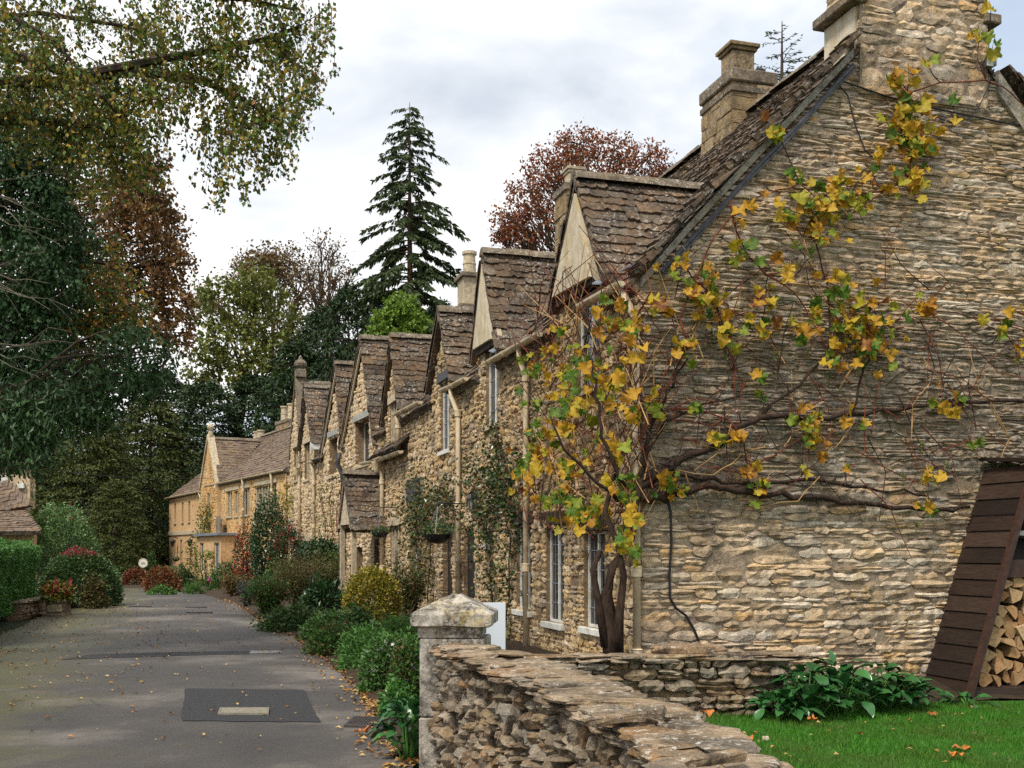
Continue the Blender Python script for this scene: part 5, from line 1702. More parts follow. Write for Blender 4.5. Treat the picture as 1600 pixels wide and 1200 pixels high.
LOGL = []
def log_mesh(r):
    kind = r.uniform()
    pts = []
    if kind < 0.62:           # a wedge: two split faces and a round bark side
        w = r.uniform(0.9, 1.7)
        pts = [(0, 0)] + [(math.cos(a), math.sin(a)) for a in np.linspace(-w / 2, w / 2, 5)]
    elif kind < 0.85:         # half round
        pts = [(math.cos(a), math.sin(a)) for a in np.linspace(-1.5, 1.5, 7)]
    else:
        pts = [(math.cos(a) * r.uniform(0.7, 1), math.sin(a) * r.uniform(0.7, 1)) for a in np.linspace(0, 2 * math.pi, 6)[:-1]]
    pts = np.array(pts) + r.normal(0, 0.05, (len(pts), 2))
    pts -= pts.mean(0)
    pts /= max(np.ptp(pts[:, 0]), np.ptp(pts[:, 1]))
    a = r.uniform(0, 6.28)
    pts = pts @ np.array([[math.cos(a), -math.sin(a)], [math.sin(a), math.cos(a)]])
    n = len(pts)
    V = [(p[0], -0.5 + r.normal(0, 0.012), p[1]) for p in pts] + [(p[0] * 0.96, 0.5, p[1] * 0.96) for p in pts]
    fs = [list(range(n)), list(range(n, 2 * n))[::-1]] + [[(i + 1) % n, i, n + i, n + (i + 1) % n] for i in range(n)]
    me = fastmesh('split_log', np.array(V) , [k for f in fs for k in f], [len(f) for f in fs], [LOGE, LOGB])
    mi = np.ones(len(fs), dtype=np.int32); mi[:2] = 0
    for k in range(2, len(fs)):
        if kind < 0.62 and (k - 2) in (0, n - 1): mi[k] = 0
    me.polygons.foreach_set('material_index', mi)
    return me, 'triangular' if kind < 0.62 else 'half-round' if kind < 0.85 else 'chunky'
LOGL = [log_mesh(r) for k in range(14)]
def put_log(w, z, size, d, label, rot=0.0, red=False):
    o = bpy.data.objects.new('split_log', LOGL[(kk := int(r.integers(14)))][0])
    COL.objects.link(o)
    a = r.uniform(-0.5, 0.5) + rot
    A = NN * math.cos(a) + Z3 * math.sin(a); B = -NN * math.sin(a) + Z3 * math.cos(a)
    q = store_pt(w, d, z)
    L = r.uniform(0.3, 0.36)
    o.matrix_world = Matrix(mat4(A * size * r.uniform(0.9, 1.15), U * L, B * size * r.uniform(0.8, 1.05), q + U * L / 2).tolist())
    BASE[o.name] = tuple(q)
    o['label'] = label.replace('split log', LOGL[kk][1] + ' split log', 1); o['category'] = 'firewood log'; o['group'] = 'split logs stacked in the log store'
    return o
ORD = ['first', 'second', 'third', 'fourth', 'fifth', 'sixth', 'seventh', 'eighth', 'ninth', 'tenth', 'eleventh', 'twelfth', 'thirteenth', 'fourteenth', 'fifteenth', 'sixteenth']
ROWN = ['bottom', 'second lowest', 'third lowest', 'fourth lowest', 'fifth lowest', 'sixth lowest', 'seventh lowest', 'eighth lowest', 'ninth lowest', 'tenth lowest', 'eleventh lowest', 'top']
zz, row = -0.045, 0
while zz < 1.22:
    h = r.uniform(0.13, 0.17)
    w = x0b + lean * (zz - zb) + 0.16
    wmax = 5.95; cnt = 0
    while w < wmax:
        s = r.uniform(0.14, 0.24)
        top = zz > 1.02
        if not (top and w < 4.75 and r.uniform() < 0.5):
            put_log(w + s / 2, zz + r.normal(0, 0.018) + 0.045, s * 1.12, dep - 0.06 + r.normal(0, 0.025), 'split log, %s from the post in the %s row' % (ORD[cnt], ROWN[row])); cnt += 1
        w += s * 0.93
    zz += h * 0.92; row += 1
for k in range(9):
    put_log(5.0 + k * 0.13, 1.88 + r.normal(0, 0.02) + (k % 2) * 0.08, 0.17, dep - 0.15, 'split log, %s along the upper shelf of the log store' % ORD[k])
# ------------------------------------------------------------------ leaves, shrubs and trees
def leaf_arrays(C, size, axis, r, aspect=0.6, fold=0.18, nrm=None):
    N = len(C)
    d = axis / np.maximum(np.linalg.norm(axis, axis=1, keepdims=True), 1e-6)
    ref = r.normal(0, 1, (N, 3)) if nrm is None else nrm
    s = np.cross(d, ref); s /= np.maximum(np.linalg.norm(s, axis=1, keepdims=True), 1e-6)
    n = np.cross(s, d)
    L = np.broadcast_to(np.asarray(size), (N,))[:, None]
    W = L * aspect
    V = np.stack([C, C + d * L * 0.45 + s * W * 0.5 + n * W * fold, C + d * L, C + d * L * 0.45 - s * W * 0.5 + n * W * fold], 1)
    return V.reshape(-1, 3)
def leaf_mesh(name, V4, mat, parent, **props):
    n = len(V4) // 4
    k = np.arange(n)[:, None] * 4
    loops = np.concatenate([k + np.array([0, 1, 2]), k + np.array([0, 2, 3])], 1).ravel()
    b = base_of(parent)
    me = fastmesh(name, V4 - b, loops, np.full(2 * n, 3), mat)
    return link(name, me, parent, **props)
def sphere_dirs(n, r):
    v = r.normal(0, 1, (n, 3))
    return v / np.linalg.norm(v, axis=1, keepdims=True)
def blob_points(c, rad, n, r, cl=14, fill=0.5, spread=0.16):
    """leaf places in one blob of a crown: gathered in clumps near its surface"""
    c = np.asarray(c, float); rad = np.broadcast_to(np.asarray(rad, float), (3,))
    k = max(n // cl, 1)
    D = sphere_dirs(k, r)
    rr_ = fill + (1 - fill) * r.uniform(0, 1, (k, 1)) ** 0.5
    rr_ = rr_ * (1 + 0.18 * np.sin(D[:, :1] * 5 + D[:, 2:] * 7 + c[0] * 3))
    cen = D * rr_
    i = r.integers(0, k, n)
    p = cen[i] + r.normal(0, spread, (n, 3))
    return c + p * rad, cen * rad + c

def wiggle(p0, p1, k, amp, r, sag=0.0):
    p0, p1 = np.asarray(p0, float), np.asarray(p1, float)
    L = np.linalg.norm(p1 - p0)
    out = []
    for i in range(k + 1):
        t = i / k
        q = p0 + (p1 - p0) * t
        if 0 < i < k:
            q = q + r.normal(0, amp * L, 3)
        q = q - Z3 * sag * L * 4 * t * (1 - t) * -1
        out.append(q)
    return out

def broad_tree(name, label, cat, base, trunk_top, blobs, leafmat, leaf, r, bark=None, trunk_r=0.3, aspect=0.6, droop=0.4, group=None, twig=0.6, n_twigs=60, fill=0.5, cl=14, spread=0.16, twig_r=0.02):
    """blobs: (centre, radius, leaf count[, material])"""
    t = thing(name, label, cat, base, group)
    bark = bark or BARK
    base = np.asarray(base, float); top = np.asarray(trunk_top, float)
    m = MB()
    tr = wiggle(base, top, 6, 0.012, r)
    m.tube(tr, list(np.linspace(trunk_r, trunk_r * 0.55, 7)), 10)
    m.build('trunk', bark, t, smooth=True)
    lim = MB()
    by = {}
    for b in blobs:
        c, rad, n = b[0], b[1], b[2]
        mt = b[3] if len(b) > 3 else leafmat
        lf = b[4] if len(b) > 4 else leaf
        P_, cen = blob_points(c, rad, n, r, cl, fill, spread)
        ax_ = r.normal(0, 1, (n, 3)); ax_[:, 2] -= droop * 2
        by.setdefault(mt.name, (mt, []))[1].append(leaf_arrays(P_, lf * r.uniform(0.6, 1.25, n), ax_, r, aspect))
        j = int(np.clip(3 + 3 * (np.asarray(c)[2] - base[2]) / max(top[2] - base[2], 0.1) * 0.6, 2, 6))
        st = tr[j]
        lp = wiggle(st, c, 5, 0.035, r, 0.05)
        rad0 = trunk_r * 0.30
        lim.tube(lp, list(np.linspace(rad0, rad0 * 0.35, 6)), 6)
        for q in cen[r.permutation(len(cen))[:max(int(n_twigs / len(blobs)), 1)]]:
            k = int(r.integers(2, 6))
            lim.tube(wiggle(lp[k], q, 3, 0.05, r, 0.04), [rad0 * 0.3, twig_r * 1.2, twig_r * 0.7, twig_r * 0.3], 4, cap=False)
    lim.build('limbs', bark, t)
    for mt, arr in by.values():
        leaf_mesh('crown', np.concatenate(arr), mt, t)
    return t

def conifer_mesh(H, Rm, r, z0=0.12, step=0.4, per=6, sprays=14, slen=0.42, swid=0.16, droop=0.25, sweep=0.15, power=0.75, hang=0.7, irregular=0.35, tip=0.04):
    """returns (branch tube MB, spray quads) around the origin"""
    m = MB(); Vs = []
    m.tube([(0, 0, 0), (0.02 * Rm, 0, H * 0.35), (0, 0.02 * Rm, H * 0.7), (0, 0, H)], [Rm * 0.085, Rm * 0.06, Rm * 0.035, 0.02], 8)
    z = H * z0
    while z < H * 0.985:
        k = (z - H * z0) / (H * (1 - z0))
        lmax = Rm * ((1 - k) ** power + tip)
        for j in range(per):
            a = r.uniform(0, 2 * math.pi)
            l = lmax * (1 - irregular * r.uniform(0, 1) ** 1.2) * r.uniform(0.85, 1.1)
            d = np.array([math.cos(a), math.sin(a), 0])
            pts = []
            for t in np.linspace(0, 1, 6):
                pts.append(np.array([0, 0, z]) + d * l * t + Z3 * (sweep * l * t - droop * l * t * t * 1.6 + 0.12 * l * max(t - 0.75, 0)))
            m.tube([pts[0], pts[2], pts[4]], [0.012 + 0.012 * l, 0.012 + 0.006 * l, 0.008], 3, cap=False)
            n = max(int(sprays * l / Rm), 4)
            t = 0.18 + 0.84 * r.uniform(0, 1, n) ** 0.8
            t = np.minimum(t, 1.0)
            idx = np.minimum((t * 5).astype(int), 4); fr = t * 5 - idx
            PT = np.array(pts)
            C = PT[idx] * (1 - fr[:, None]) + PT[idx + 1] * fr[:, None]
            sd = np.cross(d, Z3)
            ax_ = d * r.uniform(0.2, 1.0, (n, 1)) + sd * r.normal(0, 0.8, (n, 1)) - Z3 * hang * r.uniform(0.2, 1.3, (n, 1))
            Vs.append(leaf_arrays(C + r.normal(0, 0.03, (n, 3)), slen * r.uniform(0.6, 1.3, n) * (0.55 + 0.45 * (1 - k)), ax_, r, swid / slen, 0.05))
        z += step * r.uniform(0.8, 1.2)
    return m, np.concatenate(Vs)

def conifer(name, label, cat, loc, mat, group=None, bark=None, **kw):
    t = thing(name, label, cat, loc, group)
    m, V = conifer_mesh(**kw)
    m.v = [tuple(np.array(q) + np.array(loc)) for q in m.v]
    m.build('trunk', bark or BARK, t)
    leaf_mesh('crown', V + np.array(loc), mat, t)
    return t

def shrub(name, label, cat, base, rad, n, leaf, mat, r, aspect=0.6, group=None, stems=7, shape='dome', up=0.2, mats=(), fill=0.6, cl=10, spread=0.12, flowers=None, bark=None, lumps=0.15):
    """a bush standing on the ground: stems, leaves in clumps, optional flowers (name, mat, count, size, top share)"""
    base = np.asarray(base, float)
    t = thing(name, label, cat, base, group)
    rx, ry, h = rad
    m = MB()
    for k in range(stems):
        a = r.uniform(0, 6.28)
        e = base + np.array([math.cos(a) * rx * r.uniform(0.2, 0.75), math.sin(a) * ry * r.uniform(0.2, 0.75), h * r.uniform(0.5, 0.9)])
        m.tube(wiggle(base + np.array([math.cos(a) * rx * 0.15, math.sin(a) * ry * 0.15, -0.03]), e, 3, 0.05, r), [0.016 * h + 0.004, 0.012 * h + 0.003, 0.008 * h + 0.002, 0.003], 4, cap=False)
    m.build('stem', bark or BARK, t)
    k = max(n // cl, 1)
    if shape == 'dome':
        D = sphere_dirs(k, r); D[:, 2] = np.abs(D[:, 2])
        q = (fill + (1 - fill) * r.uniform(0, 1, (k, 1)) ** 0.5) * (1 + lumps * np.sin(D[:, :1] * 6 + base[0] * 5) * np.cos(D[:, 1:2] * 7 + base[1]))
        cen = D * q
        cen[:, 2] = cen[:, 2] * 0.95 + 0.04
    elif shape == 'ball':
        D = sphere_dirs(k, r)
        cen = D * (fill + (1 - fill) * r.uniform(0, 1, (k, 1)) ** 0.5) * np.array([1, 1, 0.5]) + np.array([0, 0, 0.5])
    elif shape == 'box':
        cen = r.uniform(-1, 1, (k, 3)); f = r.integers(0, 3, k); s = r.uniform(0.8, 1.0, k)
        for j in range(k):
            cen[j, f[j]] = s[j] * (1 if cen[j, f[j]] > 0 else -1)
        cen[:, 2] = cen[:, 2] * 0.48 + 0.5
    else:                     # spray: stems rising and arching out
        a = r.uniform(0, 6.28, k); tt = r.uniform(0.1, 1, k)
        cen = np.stack([np.cos(a) * tt ** 1.5 * r.uniform(0.4, 1, k), np.sin(a) * tt ** 1.5 * r.uniform(0.4, 1, k), tt * (1.1 - 0.25 * tt) * r.uniform(0.6, 1.05, k)], 1)
    i = r.integers(0, k, n)
    Pn = base + (cen[i] + r.normal(0, spread, (n, 3)) * np.array([1, 1, 0.8])) * np.array([rx, ry, h])
    Pn[:, 2] = np.maximum(Pn[:, 2], base[2] + 0.01)
    out = cen[i] - np.array([0, 0, 0.3]); ax_ = out + r.normal(0, 0.7, (n, 3)); ax_[:, 2] += up
    V4 = leaf_arrays(Pn, leaf * r.uniform(0.6, 1.25, n), ax_, r, aspect)
    if mats:
        pick = r.uniform(0, 1, k)[i]
        lim_ = 0
        sel = np.full(n, -1)
        for q, (mm, share, top_only) in enumerate(mats):
            ok = (sel < 0) & (pick >= lim_) & (pick < lim_ + share)
            if top_only: ok = (sel < 0) & (Pn[:, 2] > base[2] + h * top_only) & (r.uniform(0, 1, n) < share)
            sel[ok] = q
            if not top_only: lim_ += share
        V44 = V4.reshape(n, 4, 3)
        for q, (mm, share, top_only) in enumerate(mats):
            if (sel == q).any(): leaf_mesh('foliage', V44[sel == q].reshape(-1, 3), mm, t)
        if (sel < 0).any(): leaf_mesh('foliage', V44[sel < 0].reshape(-1, 3), mat, t)
    else:
        leaf_mesh('foliage', V4, mat, t)
    if flowers:
        for fname, fm, cnt, fs_, top in flowers:
            c = cen[r.integers(0, k, cnt)]
            c = c * np.array([1.06, 1.06, 1.0])
            c = c[c[:, 2] > top] if (c[:, 2] > top).any() else c
            fl = MB()
            for q in c:
                o = base + q * np.array([rx, ry, h]) + r.normal(0, 0.02, 3)
                nn_ = unit(np.array([r.normal(0, 0.3), -1.0 + r.normal(0, 0.3), 0.6 + r.normal(0, 0.3)]))
                s_ = unit(np.cross(nn_, Z3)); w_ = np.cross(s_, nn_)
                np_ = 6
                vs = [o + nn_ * fs_ * 0.15]
                for e in range(np_ * 2):
                    a = math.pi * e / np_
                    rad_ = fs_ * (0.5 if e % 2 == 0 else 0.26)
                    vs.append(o + (s_ * math.cos(a) + w_ * math.sin(a)) * rad_ + nn_ * (fs_ * 0.1 if e % 2 == 0 else 0))
                fl.add(vs, [[0, 1 + e, 1 + (e + 1) % (np_ * 2)] for e in range(np_ * 2)])
            fl.build(fname, fm, t, kind='stuff')
    return t
# ------------------------------------------------------------------ trees
r = np.random.default_rng(17)
LBIRCH = mat_leaf('birch_leaf', [(0.041, 0.094, 0.014), (0.066, 0.133, 0.021), (0.109, 0.174, 0.024), (0.248, 0.216, 0.029), (0.336, 0.226, 0.029), (0.073, 0.123, 0.023), (0.218, 0.103, 0.026)], 0.5, 0.25)
LIVY = mat_leaf('ivy_leaf', [(0.018, 0.048, 0.014), (0.026, 0.072, 0.020), (0.040, 0.090, 0.026), (0.023, 0.058, 0.013)], 0.5, 0.12, 0.3)
LCOPPER = mat_leaf('copper_beech_leaf', [(0.101, 0.047, 0.023), (0.182, 0.086, 0.032), (0.255, 0.132, 0.041), (0.136, 0.081, 0.025), (0.091, 0.071, 0.023)], 0.5, 0.25)
LMIX = mat_leaf('turning_leaf', [(0.050, 0.115, 0.025), (0.077, 0.164, 0.035), (0.126, 0.188, 0.037), (0.547, 0.317, 0.042), (0.211, 0.084, 0.035), (0.064, 0.126, 0.030)], 0.45, 0.25)
LLAUR = mat_leaf('laurel_leaf', [(0.015, 0.042, 0.012), (0.025, 0.066, 0.018), (0.045, 0.100, 0.027), (0.018, 0.050, 0.013)], 0.45, 0.15, 0.35)
LYEW = mat_leaf('yew_spray', [(0.033, 0.055, 0.011), (0.052, 0.076, 0.014), (0.083, 0.096, 0.017), (0.041, 0.061, 0.014), (0.101, 0.094, 0.019)], 0.6, 0.12)
LYEWD = mat_leaf('dark_conifer_spray', [(0.014, 0.031, 0.010), (0.023, 0.049, 0.014), (0.035, 0.064, 0.017)], 0.6, 0.1)
LSPRU = mat_leaf('spruce_spray', [(0.024, 0.043, 0.013), (0.036, 0.059, 0.014), (0.048, 0.068, 0.020)], 0.6, 0.1)
LLIME = mat_leaf('yellow_green_leaf', [(0.085, 0.12, 0.018), (0.13, 0.16, 0.024), (0.18, 0.17, 0.03), (0.06, 0.09, 0.014), (0.15, 0.125, 0.026)], 0.5, 0.3)
LBRIGHT = mat_leaf('bright_green_leaf', [(0.115, 0.203, 0.022), (0.162, 0.257, 0.030), (0.095, 0.162, 0.020)], 0.5, 0.3)
LBROWN = mat_leaf('brown_tree_leaf', [(0.12, 0.065, 0.026), (0.16, 0.09, 0.03), (0.11, 0.095, 0.022), (0.13, 0.08, 0.03)], 0.6, 0.2)
LRED = mat_leaf('red_tree_leaf', [(0.150, 0.033, 0.018), (0.232, 0.063, 0.024), (0.300, 0.112, 0.030), (0.112, 0.036, 0.018)], 0.5, 0.25)

def B_(x, y, Y, rp, n, *more):
    q = P(x, y, Y)
    rp = rp if hasattr(rp, '__len__') else (rp, rp, rp)
    return (q, np.array([rp[0], rp[1], rp[2]]) * Y / F, n) + more

# birch reaching over the lane from beyond the left edge
bt = np.array([-9.6, 12.6, 0])
t = thing('birch_tree', 'birch with small green and orange leaves hanging over the lane on drooping twigs', 'tree', bt)
m = MB(); m.tube([bt, bt + [0.1, 0, 3], bt + [0.3, 0.1, 6], bt + [0.4, 0.1, 9.5], bt + [0.5, 0, 12]], [0.26, 0.22, 0.17, 0.11, 0.05], 10); m.build('trunk', BARKB, t, smooth=True)
limb = MB(); arr = []
def leaves_on(pts, per_m, size, out=0.06, hangdown=0.8):
    pts = np.array(pts)
    for a, b in zip(pts[:-1], pts[1:]):
        n = max(int(np.linalg.norm(b - a) * per_m), 1)
        tt = r.uniform(0, 1, (n, 1))
        C = a + (b - a) * tt + r.normal(0, out, (n, 3))
        ax_ = r.normal(0, 0.6, (n, 3)); ax_[:, 2] -= hangdown
        arr.append(leaf_arrays(C, size * r.uniform(0.65, 1.25, n), ax_, r, 0.72, 0.15))
mains = [  # limb polylines in photo pixels with their distance
    ([(-300, -60), (-60, 60), (120, 118), (240, 95), (330, 78), (420, 60), (470, 40)], 12.2, 0.075),
    ([(-300, 40), (-40, 130), (110, 128), (200, 112), (300, 120), (370, 150), (440, 190)], 12.6, 0.085),
    ([(-300, -160), (0, -80), (150, -40), (280, -10), (390, 0), (460, 15)], 11.8, 0.06),
    ([(-300, 130), (-60, 190), (80, 190), (170, 200), (240, 215)], 12.9, 0.06),
    ([(-200, -260), (60, -170), (250, -120), (400, -80), (470, -40)], 12.0, 0.05),
    ([(-300, 60), (-80, 40), (60, 20), (190, 40), (260, 60)], 13.3, 0.05),
    ([(-300, -100), (-100, -40), (80, 60), (160, 150), (210, 210)], 11.9, 0.045)]
for pxs, Y, rad in mains:
    pts = [P(x, y, Y + 0.25 * math.sin(i * 1.7)) for i, (x, y) in enumerate(pxs)]
    limb.tube(pts, list(np.linspace(rad, rad * 0.22, len(pts))), 6)
    for i in range(1, len(pts)):
        a, b = pts[i - 1], pts[i]
        if pxs[i][0] < -80: continue
        ns = 8 if pxs[i][0] < 270 else 5
        for k in range(ns):
            st = a + (b - a) * r.uniform(0, 1)
            e = st + np.array([r.normal(0.0, 0.24), r.normal(0, 0.35), r.normal(0.0, 0.22)])
            tw = wiggle(st, e, 3, 0.06, r)
            limb.tube(tw, [0.012, 0.009, 0.006, 0.004], 3, cap=False)
            leaves_on(tw, 62, 0.060)
            for j in range(3):
                q = tw[int(r.integers(1, 4))]
                L = r.uniform(0.2, 0.6)
                dn = [q + np.array([r.normal(0, 0.03) * s, r.normal(0, 0.03) * s, -L * s / 4]) + np.array([0.012 * s, 0, 0]) for s in range(5)]
                limb.tube(dn, [0.004, 0.0035, 0.003, 0.003, 0.002], 3, cap=False)
                leaves_on(dn, 44, 0.058)
# long hanging strands in front of the sky
for x, y0, y1, dens in [(262, 100, 250, 36), (270, 140, 290, 40), (300, 120, 250, 46), (318, 150, 245, 52), (325, 160, 310, 40), (338, 200, 335, 50), (350, 180, 325, 44), (356, 120, 260, 55), (372, 130, 245, 55),
                        (384, 160, 318, 55), (392, 150, 300, 50), (404, 120, 290, 58), (412, 140, 255, 55), (424, 120, 285, 55), (440, 110, 280, 55), (450, 100, 225, 60), (458, 100, 262, 45), (470, 80, 215, 55), (482, 70, 170, 50),
                        (492, 50, 150, 50), (500, 30, 165, 36), (506, 10, 120, 40), (515, 0, 66, 40), (460, 20, 120, 60), (430, 30, 150, 60), (400, 20, 130, 60), (370, 30, 140, 60), (340, 10, 120, 60), (310, 20, 140, 60), (285, 30, 180, 60),
                        (232, 170, 240, 34), (240, 120, 190, 60), (225, 100, 260, 50), (205, 130, 300, 45), (180, 160, 330, 40), (150, 180, 300, 36)]:
    for rep in range(2):
        Y = r.uniform(11.4, 13.0)
        xx = x + r.normal(0, 7); e = y1 - rep * r.uniform(10, 60)
        pts = []
        for s in range(7):
            pts.append(P(xx + 6 * math.sin(s * 1.1 + x) * s / 6 + r.normal(0, 2), y0 + (e - y0) * s / 6, Y))
        limb.tube(pts, list(np.linspace(0.006, 0.002, 7)), 3, cap=False)
        leaves_on(pts, dens, 0.060, 0.035)
        for k in range(2):
            q = pts[int(r.integers(2, 6))]
            sd = [q, q + np.array([r.normal(0, 0.06), 0, -0.07]), q + np.array([r.normal(0, 0.1), 0, -0.18])]
            limb.tube(sd, [0.003, 0.0025, 0.002], 3, cap=False)
            leaves_on(sd, dens * 1.3, 0.058, 0.03)
limb.build('limbs', BARK, t)
leaf_mesh('crown', np.concatenate(arr), LBIRCH, t)

# ivy-clad tree on the left, its pale bare twigs poking out
broad_tree('ivy_clad_tree', 'dark tree thickly clad in glossy ivy at the left edge of the lane', 'tree', (-11.4, 16.2, 0), (-10.4, 16.2, 9.0),
    [B_(20, 215, 16, (70, 60, 60), 2400), B_(70, 260, 16.2, (55, 50, 55), 1800), B_(30, 320, 16, (70, 60, 65), 2600), B_(80, 370, 16.4, (60, 60, 60), 2300), B_(20, 420, 15.8, (70, 60, 65), 2600), B_(70, 450, 16, (55, 60, 55), 2100),
     B_(25, 520, 15.8, (70, 60, 65), 2600), B_(60, 580, 16, (65, 60, 60), 2400), B_(10, 620, 15.8, (60, 60, 60), 2200), B_(20, 690, 15.6, (55, 60, 50), 1800), B_(-60, 300, 16, (80, 80, 120), 2200), B_(-60, 520, 16, (80, 80, 130), 2200)],
    LIVY, 0.075, r, BARK, 0.35, 0.7, 0.9, n_twigs=50, cl=30, spread=0.17, fill=0.55)
t = thing('bare_twigs', 'bare pale twigs sticking out of the ivy-clad tree on the left', 'twigs', P(0, 400, 14.8))
m = MB()
for x, y, n in ((0, 60, 9), (10, 110, 9), (0, 290, 5), (0, 440, 5), (0, 545, 5), (20, 150, 7)):
    for k in range(n):
        a = P(x - 60, y + r.normal(0, 20), 14.9); b = P(x + r.uniform(40, 140), y + r.normal(15, 35), 14.6)
        w_ = wiggle(a, b, 5, 0.03, r); m.tube(w_, list(np.linspace(0.009, 0.003, 6)), 4, cap=False)
        for j in range(3):
            q = w_[int(r.integers(2, 5))]; m.tube(wiggle(q, q + np.array([r.uniform(0.1, 0.35), 0, r.normal(0, 0.15)]), 2, 0.05, r), [0.004, 0.003, 0.002], 3, cap=False)
m.build('twig', BARKG, t)

# copper beech, red-brown against the sky
broad_tree('copper_beech', 'red-brown copper beech behind the birch, left of the open sky', 'tree', (-13.2, 22, 0), (-12.6, 22, 8.0),
    [B_(225, 300, 22, (45, 50, 45), 1346), B_(255, 350, 22.5, (40, 50, 45), 1224), B_(205, 350, 21.6, (50, 50, 50), 1224), B_(265, 410, 22, (38, 50, 45), 1162), B_(215, 420, 22.4, (55, 50, 45), 1224), B_(270, 470, 22, (36, 45, 40), 918),
     B_(235, 500, 22.5, (50, 50, 45), 1101), B_(275, 525, 22, (28, 35, 30), 428), B_(160, 330, 22, (50, 50, 60), 856), B_(170, 440, 22, (50, 50, 60), 918), B_(240, 265, 22, (30, 30, 30), 367), B_(120, 300, 22, (60, 60, 90), 734)],
    LCOPPER, 0.10, r, BARK, 0.28, 0.62, 0.5, n_twigs=110, cl=12, spread=0.15, fill=0.35)
# mixed green and yellow tree below it, and laurel
broad_tree('turning_maple', 'green tree flecked with yellow and russet leaves between the ivy and the copper beech', 'tree', (-10.6, 17.2, 0), (-10.0, 17.2, 6.4),
    [B_(130, 470, 17, (60, 60, 50), 1152), B_(160, 520, 17.3, (60, 60, 50), 1152), B_(110, 540, 16.8, (55, 60, 50), 1080), B_(190, 480, 17.5, (50, 60, 45), 792), B_(140, 590, 17, (55, 60, 40), 936), B_(100, 400, 17.2, (50, 60, 50), 720), B_(150, 410, 17.5, (50, 50, 50), 576), B_(130, 250, 17, (60, 50, 70), 1008), B_(60, 170, 17, (70, 50, 70), 1080)],
    LMIX, 0.085, r, BARK, 0.22, 0.62, 0.4, n_twigs=70, cl=12, spread=0.2, fill=0.4)
broad_tree('cherry_laurel', 'glossy green laurel with long leaves hanging below the left trees', 'tree', (-9.4, 15.2, 0), (-8.9, 15.2, 4.2),
    [B_(210, 545, 15, (55, 50, 40), 650), B_(180, 590, 15.2, (60, 50, 40), 750), B_(230, 595, 15, (45, 50, 30), 480), B_(120, 620, 14.8, (60, 50, 45), 850), B_(70, 660, 14.6, (55, 50, 45), 850), B_(30, 700, 14.5, (55, 50, 40), 800), B_(150, 645, 15, (50, 50, 25), 450), B_(15, 640, 14.6, (60, 60, 60), 900), B_(255, 570, 15, (28, 40, 24), 160)],
    LLAUR, 0.11, r, BARK, 0.16, 0.36, 0.6, n_twigs=50, cl=9, spread=0.22, fill=0.4)

# dark conifers closing the far end of the lane
def mass_conifer(H, Rm, r, clumps=420, per=64, leaf=0.34):
    m = MB(); m.tube([(0, 0, 0), (0, 0, H * 0.5), (0, 0, H * 0.97)], [0.34, 0.2, 0.03], 8)
    k = r.uniform(0, 1, clumps) ** 1.25
    prof = Rm * np.minimum((1 - k) ** 0.5, 0.55 + 1.1 * k + 0.1) * r.uniform(0.55, 1.08, clumps)
    a = r.uniform(0, 2 * math.pi, clumps)
    z = H * (0.05 + 0.93 * k)
    d = np.stack([np.cos(a), np.sin(a), np.zeros(clumps)], 1)
    cen = d * prof[:, None] + Z3 * z[:, None]
    for q in range(0, clumps, 4):
        m.tube([np.array([0, 0, z[q] + 0.1 * prof[q]]), cen[q] * np.array([0.6, 0.6, 1]) + Z3 * 0.15, cen[q]], [0.06, 0.035, 0.01], 3, cap=False)
    i = np.repeat(np.arange(clumps), per); n = len(i)
    sc = (0.55 + 0.6 * (1 - k[i]))[:, None]
    t = r.normal(0, 0.62, (n, 1)); s = r.normal(0, 0.62, (n, 1)); sd = np.cross(d[i], Z3)
    rad2 = t ** 2 + s ** 2
    C = cen[i] + (d[i] * t * 1.0 + sd * s * 0.95 + Z3 * (r.normal(0, 0.10, (n, 1)) - 0.20 * rad2 - 0.16 * t)) * sc
    ax_ = d[i] * 0.8 + sd * np.sign(s) * 0.6 + r.normal(0, 0.5, (n, 3)) - Z3 * 0.45
    nr = np.tile(Z3, (n, 1)) + r.normal(0, 0.55, (n, 3))
    return m, leaf_arrays(C, leaf * r.uniform(0.5, 1.3, n), ax_, r, 0.42, 0.1, nr)
ymesh = [mass_conifer(15.5, 5.4, np.random.default_rng(40 + k)) for k in range(3)]
def put_conifer(x, Y, top_y, wpx, k, label, mat=LYEW, group='dark conifers at the end of the lane'):
    X = (x - 800) / F * Y
    gz = ground_z(X, Y) - 0.1
    H = CH + (HZ - top_y) / F * Y - gz
    sc = np.array([wpx / 2 * Y / F / 5.4, wpx / 2 * Y / F / 5.4, H / 15.5])
    t = thing('conifer_tree', label, 'tree', (X, Y, gz), group)
    a = r.uniform(0, 6.28); rot = np.array([[math.cos(a), -math.sin(a), 0], [math.sin(a), math.cos(a), 0], [0, 0, 1]])
    mm, VV = ymesh[k % 3]
    m2 = MB(); m2.f = mm.f; m2.mi = mm.mi
    m2.v = [tuple((rot @ np.array(q)) * sc + np.array([X, Y, gz])) for q in mm.v]
    m2.build('trunk', BARK, t)
    leaf_mesh('crown', (VV @ rot.T) * sc + np.array([X, Y, gz]), mat, t)
